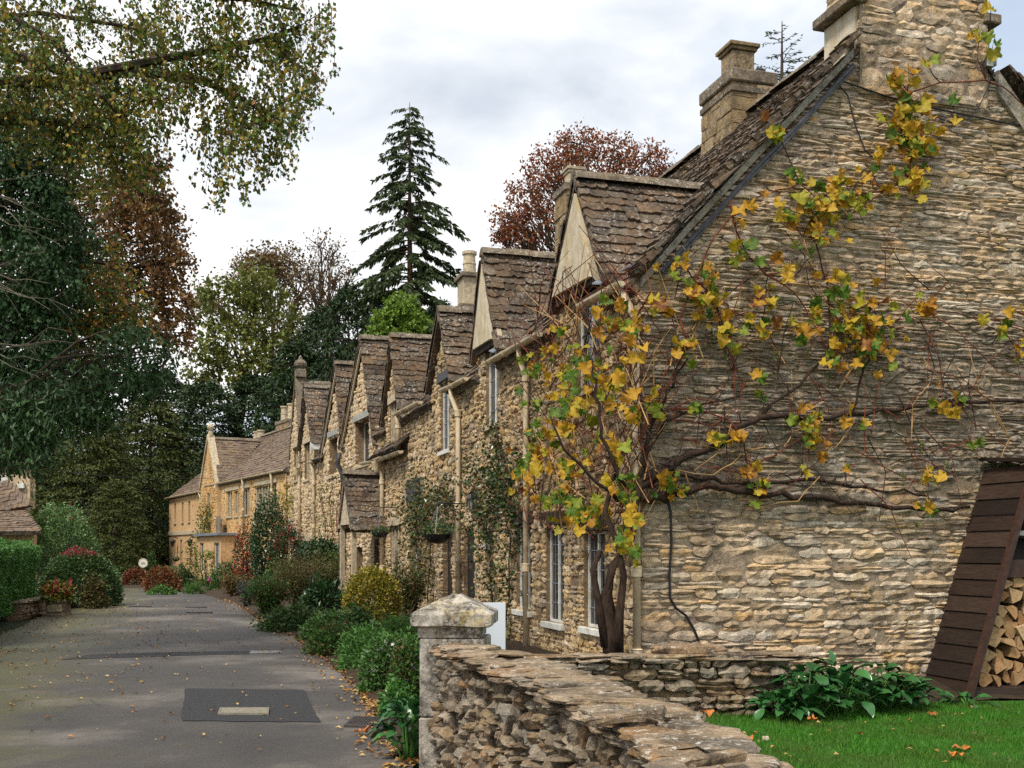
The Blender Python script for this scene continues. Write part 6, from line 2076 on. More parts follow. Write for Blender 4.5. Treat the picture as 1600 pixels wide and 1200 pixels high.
for i, (x, Y, ty, w, lab, mt) in enumerate([
    (70, 72, 668, 170, 'olive conifer behind the low left house', LYEW), (150, 70, 640, 190, 'broad olive conifer left of the lane end, behind the pink-tipped bush', LYEW), (235, 76, 612, 210, 'broad drooping conifer above the round sign', LYEW),
    (320, 86, 590, 200, 'dark conifer behind the finial of the orange house', LYEWD), (400, 90, 580, 210, 'dark conifer behind the chimneys of the orange house', LYEWD), (110, 92, 600, 220, 'tall conifer farther back behind the olive ones', LYEWD),
    (250, 98, 575, 230, 'tall dark conifer at the back of the far clump', LYEWD), (465, 84, 525, 210, 'dark conifer rising behind the stone finial', LYEWD), (505, 90, 470, 190, 'dark conifer in front of the almost bare tree', LYEWD), (545, 82, 438, 175, 'tallest dark conifer left of the spruce', LYEWD), (585, 88, 425, 130, 'dark conifer right beside the spruce trunk', LYEWD),
    (690, 92, 462, 200, 'dark conifer right of the spruce foot', LYEWD), (10, 84, 650, 200, 'conifer beyond the left trees', LYEWD), (735, 100, 500, 150, 'small dark conifer behind the slender chimney', LYEWD), (180, 62, 745, 120, 'low olive conifer over the lane end', LYEW)]):
    put_conifer(x, Y, ty, w, i, lab, mt)

# tall spruce
X = (640 - 800) / F * 76
conifer('spruce_tree', 'tall thin spruce standing above the cottage roofs', 'tree', (X, 76, 0.2), LSPRU, None, BARKB, H=32.6, Rm=5.1, r=np.random.default_rng(5), z0=0.40, step=0.30, per=4, sprays=165, slen=0.62, swid=0.20, droop=0.32, sweep=0.16, power=0.58, hang=1.15, irregular=0.68, tip=0.12)
# larch top behind the ridge chimney
X = (1222 - 800) / F * 62
conifer('larch_tree', 'sparse larch top showing behind the ridge chimney', 'tree', (X, 62, 3.0), LSPRU, None, BARK, H=28.7, Rm=6.6, r=np.random.default_rng(9), z0=0.3, step=0.55, per=5, sprays=75, slen=0.40, swid=0.12, droop=0.05, sweep=0.3, power=0.7, hang=0.2, irregular=0.4, tip=0.03)

# trees on the slope
broad_tree('lime_tree', 'yellow-green tree on the slope above the far conifers', 'tree', ((370 - 800) / F * 100, 100, 2.5), ((375 - 800) / F * 100, 100, 18),
    [B_(345, 480, 100, (50, 50, 45), 1190), B_(400, 450, 100, (45, 50, 40), 1050), B_(420, 500, 101, (50, 50, 45), 1120), B_(370, 540, 99, (55, 50, 45), 1260), B_(320, 560, 100, (35, 45, 40), 700), B_(440, 560, 100, (45, 50, 40), 909), B_(400, 590, 99, (50, 50, 35), 909), B_(330, 610, 99, (40, 40, 30), 560)],
    LLIME, 0.42, r, BARKB, 0.42, 0.75, 0.3, n_twigs=90, cl=9, spread=0.13, fill=0.4, twig_r=0.05)
broad_tree('oak_tree', 'thin brown-leaved tree behind the yellow-green one', 'tree', ((455 - 800) / F * 108, 108, 3.2), ((440 - 800) / F * 108, 108, 22),
    [B_(410, 410, 108, (38, 40, 30), 1100), B_(380, 430, 108, (30, 40, 26), 650), B_(440, 415, 108, (40, 40, 32), 1000), B_(320, 470, 108, (28, 40, 22), 500, LCOPPER), B_(470, 440, 108, (35, 40, 35), 450), B_(455, 500, 107, (45, 40, 40), 500), B_(480, 530, 107, (40, 40, 40), 450)],
    LBROWN, 0.36, r, BARKB, 0.5, 0.6, 0.3, n_twigs=240, cl=7, spread=0.16, fill=0.25, twig_r=0.05)
broad_tree('bare_ash_tree', 'almost bare tree with fine dark twigs left of the spruce', 'tree', ((525 - 800) / F * 104, 104, 3.0), ((512 - 800) / F * 104, 104, 24),
    [B_(500, 385, 104, (30, 36, 24), 130), B_(520, 400, 104, (24, 36, 26), 130), B_(480, 420, 104, (30, 36, 28), 160), B_(520, 440, 104, (32, 36, 28), 200), B_(545, 430, 104, (22, 36, 20), 120), B_(500, 470, 104, (40, 36, 30), 220)],
    LBROWN, 0.30, r, BARKB, 0.42, 0.6, 0.3, n_twigs=300, cl=5, spread=0.2, fill=0.25, twig_r=0.045)
broad_tree('golden_maple', 'small bright yellow-green tree just above the middle dormers', 'tree', ((625 - 800) / F * 62, 62, 2.0), ((625 - 800) / F * 62, 62, 10.5),
    [B_(625, 485, 62, (26, 26, 24), 1100), B_(605, 505, 62, (24, 26, 20), 900), B_(645, 505, 62, (26, 26, 20), 900), B_(620, 530, 62, (40, 30, 22), 1500), B_(625, 555, 62, (42, 30, 20), 1200)],
    LBRIGHT, 0.24, r, BARKB, 0.22, 0.8, 0.4, n_twigs=30, cl=10, spread=0.15, fill=0.5, twig_r=0.03)
broad_tree('red_beech', 'rust-red round-crowned beech behind the near dormers and chimney', 'tree', ((925 - 800) / F * 52, 52, 2.0), ((925 - 800) / F * 52, 52, 14),
    [B_(905, 225, 52, (45, 45, 26), 909), B_(960, 235, 52, (45, 45, 28), 840), B_(1010, 250, 52, (42, 45, 26), 630), B_(1045, 265, 52, (28, 40, 18), 244), B_(860, 260, 52, (42, 45, 28), 840), B_(830, 300, 52, (40, 45, 28), 840), B_(900, 270, 51.5, (55, 45, 32), 1050), B_(970, 275, 52, (55, 45, 26), 700),
     B_(800, 340, 52, (32, 40, 26), 700), B_(850, 340, 52, (50, 45, 30), 909), B_(815, 375, 52, (40, 40, 22), 630), B_(785, 365, 52, (20, 30, 16), 280), B_(1030, 285, 52, (40, 40, 18), 244)],
    LRED, 0.17, r, BARKB, 0.32, 0.62, 0.3, n_twigs=520, cl=7, spread=0.13, fill=0.3, twig_r=0.026)
# ------------------------------------------------------------------ hedges, bushes and flowers
r = np.random.default_rng(29)
LHEDGE = mat_leaf('hedge_leaf', [(0.040, 0.120, 0.022), (0.064, 0.184, 0.032), (0.104, 0.248, 0.048), (0.048, 0.144, 0.026)], 0.4, 0.2, 0.4)
LBUSH = mat_leaf('bush_leaf', [(0.025, 0.064, 0.017), (0.042, 0.098, 0.022), (0.063, 0.126, 0.031), (0.084, 0.084, 0.028)], 0.4, 0.2, 0.4)
LVARI = mat_leaf('variegated_leaf', [(0.065, 0.143, 0.039), (0.104, 0.195, 0.058), (0.169, 0.260, 0.091), (0.052, 0.117, 0.029)], 0.4, 0.2, 0.4)
LPINK = mat_leaf('pink_tip_leaf', [(0.28, 0.025, 0.05), (0.36, 0.05, 0.08), (0.22, 0.02, 0.03)], 0.45, 0.3)
LGOLD = mat_leaf('golden_euonymus_leaf', [(0.140, 0.147, 0.020), (0.280, 0.252, 0.035), (0.420, 0.329, 0.049), (0.070, 0.098, 0.018), (0.336, 0.238, 0.028)], 0.45, 0.2)
LFERN = mat_leaf('feathery_leaf', [(0.045, 0.112, 0.024), (0.068, 0.165, 0.033), (0.090, 0.195, 0.042), (0.053, 0.135, 0.030)], 0.5, 0.25)
LOLIVE = mat_leaf('olive_brown_leaf', [(0.068, 0.078, 0.022), (0.101, 0.101, 0.027), (0.135, 0.095, 0.030), (0.081, 0.061, 0.024), (0.054, 0.074, 0.020)], 0.6, 0.2)
LDARK = mat_leaf('dark_leaf', [(0.016, 0.042, 0.013), (0.023, 0.062, 0.018), (0.034, 0.078, 0.026)], 0.3, 0.1, 0.5)
LRUST = mat_leaf('rust_red_leaf', [(0.13, 0.028, 0.014), (0.18, 0.05, 0.018), (0.10, 0.05, 0.018), (0.15, 0.035, 0.02)], 0.55, 0.2)
LRUSTO = mat_leaf('rust_orange_leaf', [(0.17, 0.075, 0.022), (0.22, 0.10, 0.03), (0.12, 0.07, 0.02), (0.16, 0.05, 0.02)], 0.55, 0.2)
LGREYG = mat_leaf('grey_green_leaf', [(0.05, 0.065, 0.045), (0.075, 0.09, 0.065), (0.06, 0.07, 0.06)], 0.6, 0.15)
LCLIMB = mat_leaf('climber_leaf', [(0.039, 0.072, 0.018), (0.065, 0.104, 0.023), (0.130, 0.111, 0.026), (0.104, 0.039, 0.023), (0.046, 0.078, 0.019)], 0.45, 0.2)
LREDB = mat_leaf('red_berry', [(0.35, 0.02, 0.014), (0.42, 0.035, 0.02)], 0.3, 0.0, 0.5)
WHITEP = mat_leaf('white_petal', [(0.70, 0.70, 0.66), (0.62, 0.62, 0.58)], 0.6, 0.2)
PURP = mat_leaf('purple_petal', [(0.22, 0.07, 0.36), (0.32, 0.10, 0.42)], 0.6, 0.2)
BLUEP = mat_leaf('blue_petal', [(0.07, 0.06, 0.30), (0.10, 0.09, 0.38)], 0.6, 0.2)
MAGP = mat_leaf('magenta_petal', [(0.40, 0.03, 0.20), (0.50, 0.06, 0.26)], 0.6, 0.2)
PEACH = mat_leaf('peach_petal', [(0.50, 0.22, 0.14), (0.55, 0.30, 0.22)], 0.6, 0.2)

# clipped hedge along the left of the lane
ha, hb = np.array([-8.6, 17.0, 0]), np.array([-12.55, 29.0, 0])
hd = unit(hb - ha); hl = np.linalg.norm(hb - ha); hn = np.array([-hd[1], hd[0], 0]); hn = hn if hn[0] < 0 else -hn
t = thing('clipped_hedge', 'tall clipped bright green hedge along the left of the lane', 'hedge', ha)
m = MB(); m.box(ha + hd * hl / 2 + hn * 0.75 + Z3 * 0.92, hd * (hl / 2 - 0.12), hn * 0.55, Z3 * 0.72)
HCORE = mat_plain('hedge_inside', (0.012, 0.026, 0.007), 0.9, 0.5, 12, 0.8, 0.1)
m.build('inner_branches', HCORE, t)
for k in range(8):
    m = MB(); q = ha + hd * (0.6 + k * hl / 8) + hn * 0.6
    m.tube(wiggle(q - Z3 * 0.05, q + Z3 * 0.6, 3, 0.06, r), [0.045, 0.035, 0.03, 0.02], 5); m.build('stem', BARK, t)
def surf(n, face):
    a, b = r.uniform(0, 1, n), r.uniform(0, 1, n)
    if face == 'front': q = ha + hd * (a * hl)[:, None] + hn * (0.10 + 0.12 * (1 - b))[:, None] * 1.0 + Z3 * (0.18 + 1.50 * b)[:, None]; nn = -hn
    elif face == 'top': q = ha + hd * (a * hl)[:, None] + hn * (0.15 + 1.2 * b)[:, None] + Z3 * 1.70; nn = Z3
    else: q = ha + hd * hl + hn * (0.15 + 1.2 * a)[:, None] + Z3 * (0.2 + 1.5 * b)[:, None]; nn = hd
    lump = 0.06 * np.sin(q[:, 0] * 3.1 + q[:, 2] * 4) * np.cos(q[:, 1] * 2.3)
    q = q + nn * (lump + r.normal(0, 0.035, n))[:, None]
    ax_ = r.normal(0, 0.7, (n, 3)) + nn * 0.5 + Z3 * 0.3
    return q, ax_
arr = []
for face, n in (('front', 30000), ('top', 9000), ('end', 7000)):
    q, ax_ = surf(n, face)
    arr.append(leaf_arrays(q, 0.062 * r.uniform(0.6, 1.25, n), ax_, r, 0.6))
leaf_mesh('foliage', np.concatenate(arr), LHEDGE, t)

def gs(name, label, cat, x, y, w, h, n, leaf, mat, z=0.0, depth=0.8, **kw):
    q = G(x, y, z)
    Y = q[1]
    return shrub(name, label, cat, q, (w / 2 * Y / F, w / 2 * Y / F * depth, h * Y / F), n, leaf, mat, r, **kw)
# left side
gs('variegated_bush', 'big domed light green bush with pink tips behind the round bush', 'bush', 95, 922, 122, 130, 17000, 0.10, LVARI, mats=((LPINK, 0.02, 0.8),), cl=10, spread=0.05, fill=0.88, lumps=0.05, depth=1.0)
gs('round_bush', 'dark green round bush with a crown of pink-red leaves above the low wall', 'bush', 124, 948, 118, 88, 20000, 0.07, LBUSH, mats=((LPINK, 0.5, 0.9),), cl=10, spread=0.045, fill=0.9, lumps=0.04, depth=1.0)
gs('pale_bush', 'small pale green bush at the right foot of the round bush', 'bush', 172, 925, 36, 40, 1600, 0.08, LVARI, spread=0.12)
gs('olive_bush', 'ragged olive bush at the corner of the low stone wall', 'bush', 148, 952, 38, 50, 1300, 0.09, LOLIVE, spread=0.15)
# low stone wall under the bushes
la_, lb_ = G(30, 968), G(165, 938)
ld_ = unit((lb_ - la_) * np.array([1, 1, 0])); ln_ = np.array([ld_[1], -ld_[0], 0]); l_ = np.linalg.norm(lb_ - la_)
t = thing('low_stone_wall', 'low stone kerb wall under the round bush on the left', 'stone wall', la_, 'stone garden walls')
m = MB(); m.box((la_ + lb_) / 2 + Z3 * 0.16 - ln_ * 0.16, ld_ * l_ / 2, ln_ * 0.12, Z3 * 0.19); c_ = m.build('core', MORF, t)
it = wall_items(Plane(la_, ld_, Z3, ln_), [(0, 0.36), (l_, 0.36)], [], 0, 0.34, (0.07, 0.12), (0.15, 0.4), r, depth=0.2, proud=0.02, vary=0.02)
pieces('stone', c_, it, STONE, DRY, 60, 7)
pieces('coping_slab', t, [(mat4(ld_ * 0.55, ln_ * 0.4, Z3 * 0.05, la_ + ld_ * (k + 0.5) * 0.5 - ln_ * 0.12 + Z3 * 0.38), k % 12) for k in range(int(l_ / 0.5))], SLAB, DRY, 20, 7)
# stone trough with a red and yellow plant
q = G(91, 962)
t = thing('planter_trough', 'square stone planter with panelled sides at the left of the lane', 'planter', q)
k_ = q[1] / F
m = MB(); m.rbox(q + Z3 * 11 * k_, [14.5 * k_, 0, 0], [0, 13 * k_, 0], Z3 * 11 * k_, 0.08); m.build('box', DRY, t)
m = MB(); m.rbox(q + Z3 * 23 * k_, [16.5 * k_, 0, 0], [0, 15 * k_, 0], Z3 * 2 * k_, 0.2); m.build('rim', DRY, t)
m = MB(); m.rbox(q + Z3 * 2 * k_, [16 * k_, 0, 0], [0, 14.5 * k_, 0], Z3 * 2 * k_, 0.2); m.build('plinth', DRY, t)
m = MB(); m.rbox(q + Z3 * 12.5 * k_ - np.array([0, 13.4 * k_, 0]), [11 * k_, 0, 0], [0, 0.6 * k_, 0], Z3 * 5.5 * k_, 0.3); m.build('side_panel', DRESS, t)
shrub('red_leaved_plant', 'red and yellow-green plant growing in the square stone planter', 'plant', q + Z3 * 24 * k_, (20 * k_, 16 * k_, 27 * k_), 900, 0.13, LGOLD, r, mats=((LPINK, 0.35, 0.3), (LFERN, 0.3, 0)), spread=0.15)
# far end
gs('rust_bush', 'low rust-red bush below the round sign at the bend', 'bush', 214, 914, 42, 25, 1700, 0.11, LRUST)
gs('green_bush', 'small green bush behind the round sign', 'bush', 236, 902, 22, 40, 700, 0.12, LBUSH)
gs('box_hedge', 'low clipped green hedge left of the orange house', 'hedge', 252, 899, 40, 13, 2000, 0.08, LHEDGE, shape='box', spread=0.06)
gs('rust_bush', 'spreading orange-red bush in front of the pale wing', 'bush', 252, 925, 54, 38, 2600, 0.10, LRUSTO, mats=((LRUST, 0.4, 0),))
gs('green_bush', 'dark green bush left of the orange house door', 'bush', 285, 920, 32, 34, 1300, 0.10, LBUSH)
gs('green_bush', 'bright low green cushion at the kerb below the pale wing', 'bush', 253, 930, 40, 14, 900, 0.08, LFERN)
gs('green_bush', 'light green cushion plant in front of the door bush', 'bush', 302, 928, 30, 16, 800, 0.08, LFERN)
gs('box_column', 'upright clipped yellow-green bush beside the bay', 'bush', 321, 918, 24, 54, 1700, 0.08, LGOLD, shape='box', spread=0.08, mats=((LFERN, 0.5, 0),))
gs('flowering_plant', 'green plant with magenta flowers beside the clipped column bush', 'plant', 333, 925, 24, 32, 700, 0.09, LFERN, flowers=[('flower', MAGP, 12, 0.16, 0.5)])
gs('green_bush', 'low dark green bush under the bay window', 'bush', 353, 912, 34, 34, 1300, 0.10, LBUSH)
gs('rust_bush', 'brown-orange bush between the bay and the stone urn', 'bush', 368, 935, 56, 42, 2400, 0.09, LOLIVE, mats=((LRUSTO, 0.35, 0),), shape='spray')
gs('catmint', 'soft grey-green clump at the kerb before the brown-orange bush', 'plant', 386, 948, 42, 46, 2200, 0.08, LGREYG, shape='spray', aspect=0.3)
gs('red_creeper', 'red-leaved climber against the house beside the bay', 'bush', 386, 919, 40, 92, 3600, 0.09, LDARK, shape='ball', mats=((LREDB, 0.30, 0),))
gs('camellia', 'tall dark green pointed evergreen before the end cottage', 'bush', 420, 926, 54, 142, 6500, 0.10, LDARK, shape='ball', fill=0.6, spread=0.13)
gs('pyracantha', 'round evergreen bush covered in red berries before the end cottage', 'bush', 449, 930, 56, 108, 6000, 0.08, LDARK, shape='ball', mats=((LREDB, 0.16, 0.35),), spread=0.1)
# standard tree
q = G(496, 937)
k_ = q[1] / F
t = thing('standard_bay_tree', 'small round-headed evergreen on thin stems beside the end cottage', 'tree', q)
m = MB()
for dx in (-6, 3, 8):
    m.tube(wiggle(q + np.array([dx * 0.6 * k_, 0, 0]), q + np.array([dx * 2 * k_, 0, 60 * k_]), 4, 0.03, r), [0.035, 0.03, 0.028, 0.025, 0.02], 5)
m.build('trunk', BARK, t)
Pn, cen = blob_points(q + Z3 * 74 * k_, np.array([30, 24, 18]) * k_, 2600, r, 10, 0.5)
leaf_mesh('crown', leaf_arrays(Pn, 0.11 * r.uniform(0.6, 1.2, len(Pn)), r.normal(0, 1, (len(Pn), 3)), r, 0.55), LDARK, t)
# urn
q = G(407, 922)
k_ = q[1] / F
t = thing('stone_urn', 'pale fluted stone urn among the bushes before the end cottage', 'urn', q)
m = MB(); m.rbox(q + Z3 * 8 * k_, [6 * k_, 0, 0], [0, 6 * k_, 0], Z3 * 8 * k_, 0.1); m.build('pedestal', DRESS, t)
m = MB(); m.lathe(q + Z3 * 16 * k_, [(4 * k_, 0), (5 * k_, 1 * k_), (7.5 * k_, 12 * k_), (8 * k_, 17 * k_), (10 * k_, 18 * k_), (10 * k_, 20 * k_), (8 * k_, 19 * k_)], 14); m.build('bowl', DRESS, t)

# the long bed, near to far
gs('flowering_bush', 'green shrub starred with peach flowers at the far kerb of the bed', 'bush', 420, 962, 78, 62, 5200, 0.07, LFERN, flowers=[('flower', PEACH, 90, 0.06, 0.35)], shape='spray', mats=((LOLIVE, 0.4, 0),))
gs('olive_shrub', 'tall feathery olive-brown shrub at the middle of the bed', 'bush', 468, 955, 100, 92, 8200, 0.075, LOLIVE, shape='spray', aspect=0.35)
gs('olive_shrub', 'feathery olive-brown shrub right behind the glossy dark plant', 'bush', 515, 940, 76, 92, 6000, 0.075, LOLIVE, shape='spray', aspect=0.35, mats=((LFERN, 0.3, 0),))
gs('green_bush', 'leafy green bush between the urn and the olive shrub', 'bush', 440, 935, 66, 52, 3800, 0.09, LBUSH, mats=((LFERN, 0.4, 0),))
gs('hellebore', 'glossy dark plant with big leaves left of the golden bush', 'plant', 508, 972, 74, 62, 1100, 0.17, LDARK, aspect=0.4, fill=0.4)
gs('ground_cover', 'low dark green ground cover along the kerb below the olive shrub', 'plant', 462, 985, 110, 36, 4200, 0.075, LBUSH)
gs('ground_cover', 'low leafy ground cover between the glossy dark plant and the golden bush', 'plant', 520, 1000, 90, 40, 3600, 0.075, LFERN, mats=((LBUSH, 0.5, 0),))
gs('golden_euonymus', 'clipped box-shaped golden-leaved bush in the bed', 'bush', 582, 990, 84, 98, 9500, 0.062, LGOLD, shape='ball', fill=0.8, lumps=0.05, spread=0.07, depth=0.9, cl=14)
gs('sedum', 'low green cushion with pink flower heads at the kerb', 'plant', 527, 1022, 84, 46, 3200, 0.06, LFERN, flowers=[('flower', MAGP, 12, 0.045, 0.6)], mats=((LOLIVE, 0.3, 0),))
gs('green_bush', 'dark leafy clump below the golden bush', 'plant', 556, 1010, 66, 60, 2400, 0.07, LBUSH)
gs('geranium', 'bright green feathery clump spilling over the kerb', 'plant', 577, 1046, 92, 66, 4400, 0.055, LFERN, aspect=0.4, mats=((LHEDGE, 0.4, 0),))
gs('geranium', 'bright green feathery clump at the back, beside the gate pier', 'plant', 625, 1020, 84, 56, 4000, 0.055, LFERN, aspect=0.4)
gs('daisy_plant', 'leafy clump with white daisies and blue flowers beside the lane', 'plant', 608, 1082, 84, 84, 4300, 0.05, LFERN, mats=((LBUSH, 0.5, 0),), flowers=[('daisy', WHITEP, 70, 0.06, 0.35), ('flower', BLUEP, 30, 0.045, 0.1)], depth=0.7)
gs('fuchsia', 'green plant with purple hanging flowers against the gate pier', 'plant', 640, 1120, 60, 115, 3900, 0.05, LFERN, mats=((LOLIVE, 0.25, 0),), flowers=[('flower', PURP, 30, 0.05, 0.3), ('white_flower', WHITEP, 8, 0.045, 0.3)], depth=0.7)
gs('green_bush', 'small fresh green plant at the road edge near the drain cover', 'plant', 622, 1125, 52, 56, 1300, 0.055, LHEDGE)
gs('twiggy_shrub', 'loose twiggy shrub between the golden bush and the vine doorway', 'bush', 640, 975, 76, 112, 3800, 0.06, LCLIMB, shape='spray', z=0.05)
gs('twiggy_shrub', 'thin upright grassy stems under the hanging basket by the door', 'plant', 690, 962, 50, 100, 1300, 0.16, LOLIVE, shape='spray', aspect=0.10, z=0.05)
gs('green_bush', 'leafy green plants behind the notice board', 'plant', 805, 1012, 70, 62, 1500, 0.075, LHEDGE, z=-0.1, mats=((LBUSH, 0.5, 0),))
gs('green_bush', 'small weeds at the foot of the gable, by the black cable', 'plant', 1115, 1012, 50, 42, 500, 0.055, LDARK, z=0.3, shape='spray')
gs('green_bush', 'broad green leaves at the foot of the corner downpipe', 'plant', 1010, 1018, 46, 22, 130, 0.11, LHEDGE, z=0.3)

# big-leaved plants: every leaf its own part
def big_leaf(r, w=0.5):
    V, fs = [], []
    n = 6
    for i in range(n + 1):
        t = i / n
        wd_ = w * math.sin(math.pi * min(t * 0.93 + 0.07, 1)) ** 0.8 * (1.15 - 0.4 * t)
        z = 0.16 * math.sin(t * 2.4) - 0.32 * t * t
        for s in (-1, 0, 1):
            V.append((t, s * wd_ * 0.5, z + (0.06 if s else -0.02) + r.normal(0, 0.012)))
    for i in range(n):
        for s in (0, 1):
            a = i * 3 + s
            fs.append([a, a + 3, a + 4, a + 1])
    return V, fs
BIGL = Lib('leaf')
for k in range(8):
    BIGL.add(*big_leaf(r, r.uniform(0.5, 0.7)))
LDOCK = mat_leaf('dock_leaf', [(0.018, 0.072, 0.018), (0.027, 0.102, 0.027), (0.045, 0.143, 0.039), (0.024, 0.083, 0.024)], 0.28, 0.12, 0.5)
def rosette(name, label, q, n, size, rad, hgt, mat=LDOCK, tilt=0.6, limit=60):
    t = thing(name, label, 'plant', q, 'big-leaved plants')
    it, st = [], MB()
    for k in range(n):
        a = r.uniform(0, 6.28); ro = rad * r.uniform(0.1, 1) ** 0.7
        d = np.array([math.cos(a), math.sin(a), 0])
        hz = hgt * (1 - 0.55 * (ro / rad) ** 2) * r.uniform(0.6, 1.05)
        el = r.normal(0.1, 0.35)
        ax_ = unit(d * math.cos(el) + Z3 * math.sin(el)); sd = unit(np.cross(Z3, d) + Z3 * r.normal(0, 0.25)); up = np.cross(ax_, sd)
        s_ = size * r.uniform(0.65, 1.2)
        p = q + d * ro + Z3 * hz
        it.append((mat4(ax_ * s_, sd * s_, up * s_, p), int(r.integers(8))))
        if k % 2 == 0: st.tube([q + d * ro * 0.2 - Z3 * 0.05, q + d * ro * 0.7 + Z3 * hz * 0.7, p + ax_ * 0.02], [0.010, 0.008, 0.005], 4, cap=False)
    st.build('stalk', LHEDGE, t)
    pieces('leaf', t, it, BIGL, mat, limit, 6.0, smooth=True)
for k, (x, lab, n, c_) in enumerate(((1222, 'leftmost big-leaved dock plant, in front of the end of the low garden wall', 34, 1.5), (1262, 'big-leaved dock plant, second from the end of the low garden wall', 66, 1.5), (1312, 'big-leaved dock plant in the middle of the clump under the gable', 72, 1.35), (1372, 'big-leaved dock plant right of the middle of the clump under the gable', 66, 1.3), (1414, 'big-leaved dock plant against the side of the log store', 44, 1.25))):
    q = gable_px(x, 1100, c_); q[2] = LAWN_Z
    rosette('dock_plant', lab, q, int(n * 1.35), 0.20, (0.28, 0.40, 0.42, 0.40, 0.27)[k], (0.30, 0.52, 0.58, 0.52, 0.34)[k], limit=90)
q = gable_px(1512, 1106, 1.25); q[2] = LAWN_Z
rosette('dock_plant', 'small low dock plant in front of the stacked logs', q, 20, 0.16, 0.25, 0.12)
q = G(637, 1186); q[1] -= 0.0
rosette('dock_plant', 'dark broad-leaved plant at the foot of the gate pier', q, 46, 0.19, 0.15, 0.42, limit=46)
q = G(632, 1140)
rosette('dock_plant', 'broad-leaved plant in the bed just behind the drain cover', q, 26, 0.16, 0.13, 0.26, limit=26)

# climbers on the house fronts: stems on the wall, leaves round them
def climber(name, label, fr, pts, leaf, mat, n_per, r_, spread, base, mats=None, d=-0.12, stem=0.014, bark=None):
    """pts: list of polylines of (x, y) photo pixels on the wall"""
    t = thing(name, label, 'climber', base)
    m = MB(); arr = []; 
    for line in pts:
        q = [fr.px(x, y, d) for x, y in line]
        for a, b in zip(q[:-1], q[1:]):
            w_ = wiggle(a, b, 4, 0.04, r_)
            m.tube(w_, stem, 5, cap=False)
            L = np.linalg.norm(b - a); n = max(int(L * n_per), 2)
            C = np.array(a) + (np.array(b) - np.array(a)) * r_.uniform(0, 1, (n, 1)) + r_.normal(0, 1, (n, 3)) * np.array([spread, spread * 0.5, spread])
            ax_ = r_.normal(0, 0.7, (n, 3)) - fr.n * 0.4 - Z3 * 0.3
            arr.append(leaf_arrays(C, leaf * r_.uniform(0.6, 1.3, n), ax_, r_, 0.65))
            for k in range(int(L * 3)):
                s_ = w_[int(r_.integers(0, 5))]
                m.tube([s_, s_ + r_.normal(0, 1, 3) * spread * 0.8 - fr.n * spread * 0.6], [stem * 0.5, stem * 0.25], 3, cap=False)
    m.build('stem', bark or BARK, t)
    V4 = np.concatenate(arr)
    if mats:
        k = len(V4) // 4; u_ = r_.uniform(0, 1, k); V44 = V4.reshape(k, 4, 3); used = np.zeros(k, bool); lo = 0
        for mm, sh in mats:
            s_ = (u_ >= lo) & (u_ < lo + sh); lo += sh; used |= s_
            if s_.any(): leaf_mesh('foliage', V44[s_].reshape(-1, 3), mm, t)
        V4 = V44[~used].reshape(-1, 3)
    leaf_mesh('foliage', V4, mat, t)
climber('climbing_rose', 'dark leafy climbing rose on the wall between the grape vine and the wall lantern', F1, [[(768, 985), (765, 900), (760, 830), (770, 760), (778, 700), (775, 665)], [(765, 850), (745, 790), (735, 745), (750, 735)], [(790, 980), (795, 880), (800, 800), (790, 730), (775, 690)], [(770, 760), (800, 740), (815, 720)], [(765, 800), (785, 770), (800, 790), (815, 800)]], 0.075, LCLIMB, 240, r, 0.17, F1.pt(6.4, -0.1, 0), mats=((LDARK, 0.5),))
climber('climbing_rose', 'leafy climber arching over the dark doorway with the hanging basket', F1, [[(655, 935), (650, 860), (648, 810), (660, 780), (690, 768), (712, 780)], [(650, 850), (665, 810), (690, 790), (715, 800)], [(668, 940), (672, 860), (668, 820), (640, 800)], [(660, 790), (655, 765), (648, 752)]], 0.08, LCLIMB, 210, r, 0.22, F1.pt(11.5, -0.1, 0), mats=((LDARK, 0.35),))
climber('wall_climber', 'light green climber with reddish stems on the gabled cottage wall beside the porch', F2, [[(522, 870), (518, 820), (515, 780), (520, 760)], [(512, 860), (505, 800), (498, 765)], [(530, 850), (526, 800), (532, 770)]], 0.10, LLIME, 60, r, 0.28, F2.pt(6.5, -0.1, 0), bark=CANE)
climber('wall_climber', 'yellow-green creeper column on the front of the orange house', FF, [[(326, 880), (325, 840), (323, 800), (324, 788)], [(320, 870), (320, 830), (327, 795)]], 0.13, LGOLD, 170, r, 0.30, FF.pt(14.6, -0.1, 0), mats=((LBUSH, 0.45),), d=-0.4)
climber('wall_climber', 'small climber on the pale wing beside the orange house door', FF, [[(297, 890), (298, 865), (300, 848)]], 0.13, LLIME, 150, r, 0.24, FF.pt(18.5, -0.1, 0), d=-0.35)
climber('wall_climber', 'yellowing creeper at the top of the wall where the terrace meets the orange house', F2, [[(446, 800), (447, 780), (448, 762)], [(442, 790), (446, 770)]], 0.13, LGOLD, 110, r, 0.3, F2.pt(15.2, -0.1, 3.5), d=-0.3)
